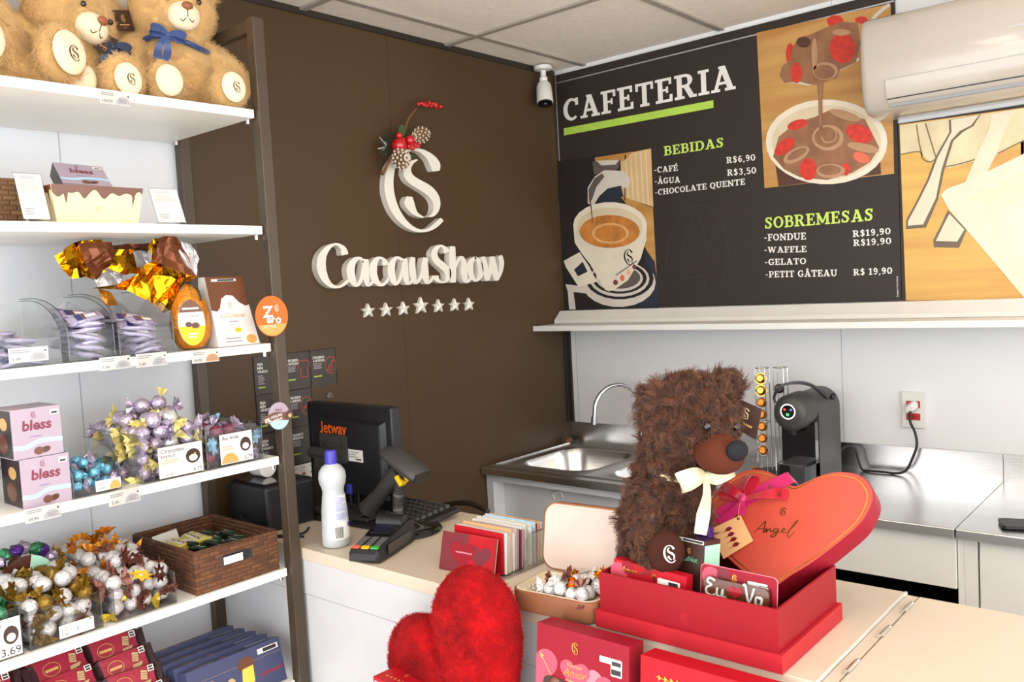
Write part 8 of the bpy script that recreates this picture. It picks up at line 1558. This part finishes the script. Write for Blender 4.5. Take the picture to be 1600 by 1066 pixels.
# ================================================================== soft toys
def ring_pts(c, u, v, r, rv, n=24): return [c + u * r * math.cos(2 * PI * k / n) + v * rv * math.sin(2 * PI * k / n) for k in range(n)]
def pad(parent, name, c, nrm, r, rv, mat, mark=None, up=(0, 0, 1), dome=.008, spin=0.0, ms=.03):
    n = Vector(nrm).normalized(); u = Vector(up).cross(n).normalized(); v = n.cross(u); c = Vector(c)
    if spin: u, v = u * math.cos(spin) + v * math.sin(spin), v * math.cos(spin) - u * math.sin(spin)
    b = MB(); rings = []
    for k, h in ((1.0, -.012), (1.0, .0), (.92, .45), (.7, .8), (.4, .96), (.05, 1.0)): rings.append([tuple(p + n * dome * h) for p in ring_pts(c, u, v, r * k, rv * k)])
    b.loft(rings, mat); o = b.build(name, parent, 180)
    if mark:
        b = MB(); b.M = Matrix(((u[0], v[0], n[0], c[0]), (u[1], v[1], n[1], c[1]), (u[2], v[2], n[2], c[2]), (0, 0, 0, 1))) @ T(0, 0, dome + .0008); b.mono(ms * .1, -ms * .1, ms, mark, 0, 1.1); b.build('embroidery', o)
    return o
def bow(parent, c, s, mat, nrm=(0, -1, 0), tails=True, name='ribbon_bow', roll=0.0):
    n = Vector(nrm).normalized(); u = Vector((0, 0, 1)).cross(n).normalized(); v = n.cross(u); b = MB()
    if roll: u, v = u * math.cos(roll) + v * math.sin(roll), v * math.cos(roll) - u * math.sin(roll)
    b.M = Matrix(((u[0], v[0], n[0], c[0]), (u[1], v[1], n[1], c[1]), (u[2], v[2], n[2], c[2]), (0, 0, 0, 1)))
    for g in (1, -1):
        b.band([(0, 0, .004), (g * .5 * s, .18 * s, .25 * s), (g * 1.0 * s, .15 * s, .2 * s), (g * 1.08 * s, 0, .08 * s), (g * .6 * s, -.08 * s, .03 * s), (0, 0, .003)], [.25 * s, .6 * s, .75 * s, .6 * s, .25 * s], mat, [(0, .3, 1), (0, .2, 1), (g, 0, .2), (0, 0, -1), (0, 0, -1)], .0007)
        if tails: b.band([(0, 0, .004), (g * .18 * s - .1 * s, -.6 * s, .15 * s), (g * .3 * s - .1 * s, -1.2 * s, .05 * s), (g * .25 * s - .1 * s, -1.9 * s, .1 * s)], [.2 * s, .4 * s, .5 * s, .55 * s], mat, [(0, 0, 1), (.2 * g, 0, 1), (-.3 * g, 0, 1), (0, 0, 1)], .0007)
    b.ell((0, 0, .1 * s), (.16 * s, .2 * s, .14 * s), mat, 12, 8); return b.build(name, parent, 60)
def hang_tag(parent, M4, w, h, mat, mark, nm='hang_tag'):
    b = MB().at(M4); b.prism([(0, 0), (w, 0), (w, h), (0, h)], 0, .001, mat); b.mono(w / 2, h * .6, h * .36, mark, .0013); b.line([(w * .2, h * .3), (w * .8, h * .3)], h * .05, mark, .0013, 0); b.line([(w * .4, h * .18), (w * .6, h * .18)], h * .02, mark, .0013, 0); return b.build(nm, parent)

def tan_bear(label, loc, rz, lean=(0, 0), head=(0, 0, 0), headoff=(0, 0, 0), legs=((.075, -.135), (-.075, -.135)), feetz=.06, arms=True, seed=1, ribbon='ribbon_blue', marks=(True, True), bowpos=(-.045, -.105, .165), tagM=None, s=1.0, foot=1.0):
    t = thing('teddy_bear', label, 'teddy bear', loc, rz, 'tan teddy bears on the top shelf')
    hc = Vector((0 + headoff[0], -.02 + headoff[1], .222 + headoff[2])); HR = Euler(head).to_matrix().to_4x4(); HM = Matrix.Translation(hc) @ HR
    P = [('e', (0, .0, .095), (.10, .082, .105)), ('e', tuple(hc), (.098, .082, .082), HR)]
    for g in (1, -1):
        e = HM @ Vector((g * .078, .01, .068)); P.append(('e', tuple(e), (.036, .02, .036), HR))
    for g, (lx, ly) in zip((1, -1), legs):
        P.append(('t', [(g * .055, -.03, .042), (lx * .9, ly * .6, .045), (lx, ly, feetz - .008)], [.045, .042, .040])); P.append(('e', (lx, ly - .012, max(feetz, .045)), (.042 * foot, .026, .047 * foot)))
        P.append(('t', [(g * .085, 0, .155), (g * .118, -.035, .115), (g * .125, -.065, .075)], [.036, .036, .034]))
    P.append(('t', [(0, 0, .15), tuple(hc)], [.07, .06]))
    o = mesh_obj('body', fuse(P, .0065, 5), ['plush_tan', 'plush_tan'], t); fur(o, .010, 2200, 14, .0011, .02, None, .0, seed, .012)
    m = MB(); m.M = HM; m.ell((0, -.078, -.014), (.037, .030, .033), 'plush_cream', 24, 16); mz = m.build('muzzle', t, 180)
    m = MB(); m.M = HM; m.ell((0, -.108, .005), (.013, .007, .009), 'nose_brown', 14, 10); m.build('nose', mz, 180)
    m = MB(); m.M = HM; m.tube([(0, -.107, -.004), (0, -.108, -.02)], .0012, 'stitch', 6); m.tube([(-.018, -.101, -.020), (-.011, -.104, -.030), (0, -.106, -.020), (.011, -.104, -.030), (.018, -.101, -.020)], .0012, 'stitch', 6, 4); m.build('mouth_stitch', mz)
    for g in (1, -1):
        m = MB(); m.M = HM; m.ell((g * .036, -.080, .022), (.0065, .005, .0065), 'black_gloss', 12, 8); m.build('eye', t, 180)
    for (lx, ly), mk in zip(legs, marks): pad(t, 'foot_pad', (lx, ly - .040 * (1 if foot == 1 else 1.02), feetz), (lx * .9, -1, .06), .030 * foot, .036 * foot, 'plush_cream', 'stitch' if mk else None, dome=.010, ms=.025 * foot)
    m = MB(); m.tube([(.078 * math.cos(a) + headoff[0] * .5, .066 * math.sin(a) - .012 + headoff[1] * .5, .163 + .01 * math.sin(2 * a)) for a in [2 * PI * k / 16 for k in range(16)]], .007, ribbon, 8, 2, True); m.build('neck_ribbon', t, 60)
    bow(t, bowpos, .034, ribbon, (-.25, -1, .1), roll=-.25)
    if tagM is not None: hang_tag(t, tagM, .05, .046, 'tag_brown', 'gold_ink')
    return t
ZS = 2.0325
tan_bear('tan teddy bear sitting upright at the right end of top shelf', (-1.823, -.215, ZS), -.18, head=(.12, .0, -.02), headoff=(0, .0, .018), feetz=.046, seed=3, marks=(True, False), legs=((.078, -.128), (-.070, -.128)), tagM=frame((.098, -.03, .21), (-.3, 1, 0), (-.12, 0, 1)))
tan_bear('tan teddy bear at left picture edge with big marked foot', (-2.245, -.20, ZS), .16, headoff=(-.03, .03, .03), legs=((.095, -.12), (-.07, -.11)), feetz=.078, foot=1.28, seed=5, marks=(True, True), head=(0, 0, -.2), bowpos=(-.06, -.10, .18))
tan_bear('tan teddy bear slumped sideways between its left and right neighbours', (-2.045, -.165, ZS), -.1, head=(.25, .30, .40), headoff=(-.012, -.03, -.035), legs=((.05, -.155), (-.03, -.11)), feetz=.036, seed=8, ribbon='ribbon_navy', marks=(True, False), bowpos=(.06, -.09, .13), tagM=frame((.015, -.10, .120), (1, .3, -.35), (.3, 0, 1)))
tan_bear('tan teddy bear at the back half hidden by brown tag', (-1.945, -.10, ZS), .3, head=(.3, .2, .5), headoff=(-.02, 0, -.03), legs=((.06, -.10), (-.06, -.10)), feetz=.045, seed=11, ribbon='ribbon_navy', marks=(False, False), bowpos=(.02, -.10, .14), tagM=frame((-.062, -.125, .175), (1, 0, .25), (-.25, 0, 1)))

# ------------------------------------------------------------------ brown bear in the red gift box
th = -.42
t = thing('teddy_bear', 'curly dark brown teddy bear sitting in the red gift box', 'teddy bear', (-1.560, -1.388, ZC + .006), th)
HB = Vector((.010, -.062, .358)); HR = Euler((.12, .14, .05)).to_matrix().to_4x4(); HMb = Matrix.Translation(HB) @ HR
P = [('e', (-.020, .012, .13), (.060, .070, .125)), ('e', (-.010, -.005, .22), (.056, .058, .08)), ('e', tuple(HB), (.082, .076, .080), HR), ('t', [(0, -.01, .25), (.005, -.045, .32)], [.062, .06])]
for g in (1, -1):
    P.append(('e', tuple(HMb @ Vector((.070, .0, .064) if g > 0 else (-.076, .012, .034))), (.030, .020, .030), HR))
    P.append(('t', [(g * .050, -.02, .235), (-.076 if g < 0 else .024, -.035, .17), (-.066 if g < 0 else .012, -.058, .115)], [.028, .028, .024]))
P.append(('t', [(-.035, -.015, .085), (-.054, -.035, .108), (-.062, -.046, .138)], [.036, .034, .030])); P.append(('t', [(.012, -.03, .05), (.014, -.05, .05), (.014, -.06, .06)], [.034, .03, .028]))
o = mesh_obj('body', fuse(P, .005, 4, .010, 46), ['plush_brown', 'plush_brown'], t); fur(o, .020, 5200, 16, .0011, .008, 'CURL', .85, 21, .08, .006, 2)
m = MB(); m.M = HMb; m.ell((0, -.086, -.036), (.043, .044, .035), 'suede', 24, 16); mz = m.build('muzzle', t, 180)
m = MB(); m.M = HMb; m.ell((0, -.127, -.020), (.022, .013, .018), 'nose_black', 18, 12); m.build('nose', mz, 180)
m = MB(); m.M = HMb; m.tube([(0, -.128, -.040), (0, -.122, -.054), (.016, -.112, -.060)], .001, 'stitch', 6, 3); m.tube([(0, -.122, -.054), (-.016, -.112, -.060)], .001, 'stitch', 6, 3); m.build('mouth_stitch', mz)
for g in (1, -1):
    m = MB(); m.M = HMb; m.ell((g * .032, -.082, .010), (.0075, .006, .0075), 'black_gloss', 14, 10); m.build('eye', t, 180)
pad(t, 'foot_pad', (-.071, -.088, .142), (-.35, -1, .15), .034, .036, 'suede_dark', 'white', dome=.010, ms=.030)
m = MB(); m.tube([(.050 * math.cos(a) + .0, .046 * math.sin(a) - .035, .272 + .012 * math.sin(a)) for a in [2 * PI * k / 16 for k in range(16)]], .008, 'satin', 8, 2, True); m.build('neck_ribbon', t, 60)
b = MB()
b.M = T(.002, -.112, .268)
for g, up in ((1, .16), (-1, -.02)):
    b.band([(0, 0, 0), (g * .026, -.010, .010 + .3 * up * .03), (g * .05, -.006, .004 + up * .06), (g * .052, .002, -.004 + up * .06), (g * .025, .004, -.006), (0, 0, 0)], [.010, .026, .036, .030, .012], 'satin', [(0, -1, .2), (0, -1, .2), (g, -.3, 0), (0, 1, 0), (0, 1, 0)], .0008)
b.band([(0, 0, -.004), (-.004, -.006, -.03), (-.010, -.002, -.065), (-.020, -.004, -.098)], [.010, .022, .026, .026], 'satin', [(0, -1, 0), (.3, -1, 0), (-.2, -1, 0), (0, -1, 0)], .0008); b.ell((0, -.004, 0), (.008, .008, .010), 'satin', 12, 8); b.build('ribbon_bow', t, 60)
b = MB().at(Matrix.Rotation(-th, 4, 'Z') @ T(1.560, 1.388, -ZC - .006)); q = frame((-1.515, -1.49, 1.300), (.12, -1, -.25), (-.05, -.05, 1)); b.M = b.M @ q
b.prism([(0, .008), (.055, -.006), (.055, .052), (.004, .060)], 0, .001, 'tag_brown'); b.mono(.028, .036, .020, 'cream', .0013); b.line([(.014, .020), (.044, .014)], .004, 'gold_ink', .0013, 0); b.build('hang_tag', t)

# ------------------------------------------------------------------ red plush heart
def plush_heart():
    n = 96; rings = []; k0 = .0121
    def H(t_): return (k0 * 16 * math.sin(t_) ** 3, k0 * (13 * math.cos(t_) - 5 * math.cos(2 * t_) - 2 * math.cos(3 * t_) - math.cos(4 * t_)))
    b = MB(); F = [H(2 * PI * i / n) for i in range(n)]; c = (0, .01)
    prof = [(.05, 1.0), (.25, .97), (.45, .89), (.65, .75), (.8, .59), (.9, .42), (.97, .22), (1.0, 0), (.97, -.22), (.9, -.42), (.8, -.59), (.65, -.75), (.45, -.89), (.25, -.97), (.05, -1.0)]
    for s_, z_ in prof:
        R = []
        for (x, y) in F:
            px, py = c[0] + (x - c[0]) * s_, c[1] + (y - c[1]) * s_
            cre = math.exp(-(px / .022) ** 2) * max(0, min(1, (py + .02) / .08)); R.append((px, py, z_ * .062 * (1 - .45 * cre)))
        rings.append(R)
    b.loft(rings, 'plush_red'); return b
b = plush_heart(); rot = math.radians(40)
o = b.build('plush_heart', smooth=180); o.matrix_world = frame((-1.785, -1.048, .852), (0, -1, 0), (.06, 0, 1)) @ RZ(rot)
o.data.materials.append(MATS['plush_red']); fur(o, .0085, 3200, 22, .0010, .012, None, .25, 31, .02)
tag(o, 'large fluffy red heart cushion leaning against the counter front', 'cushion')
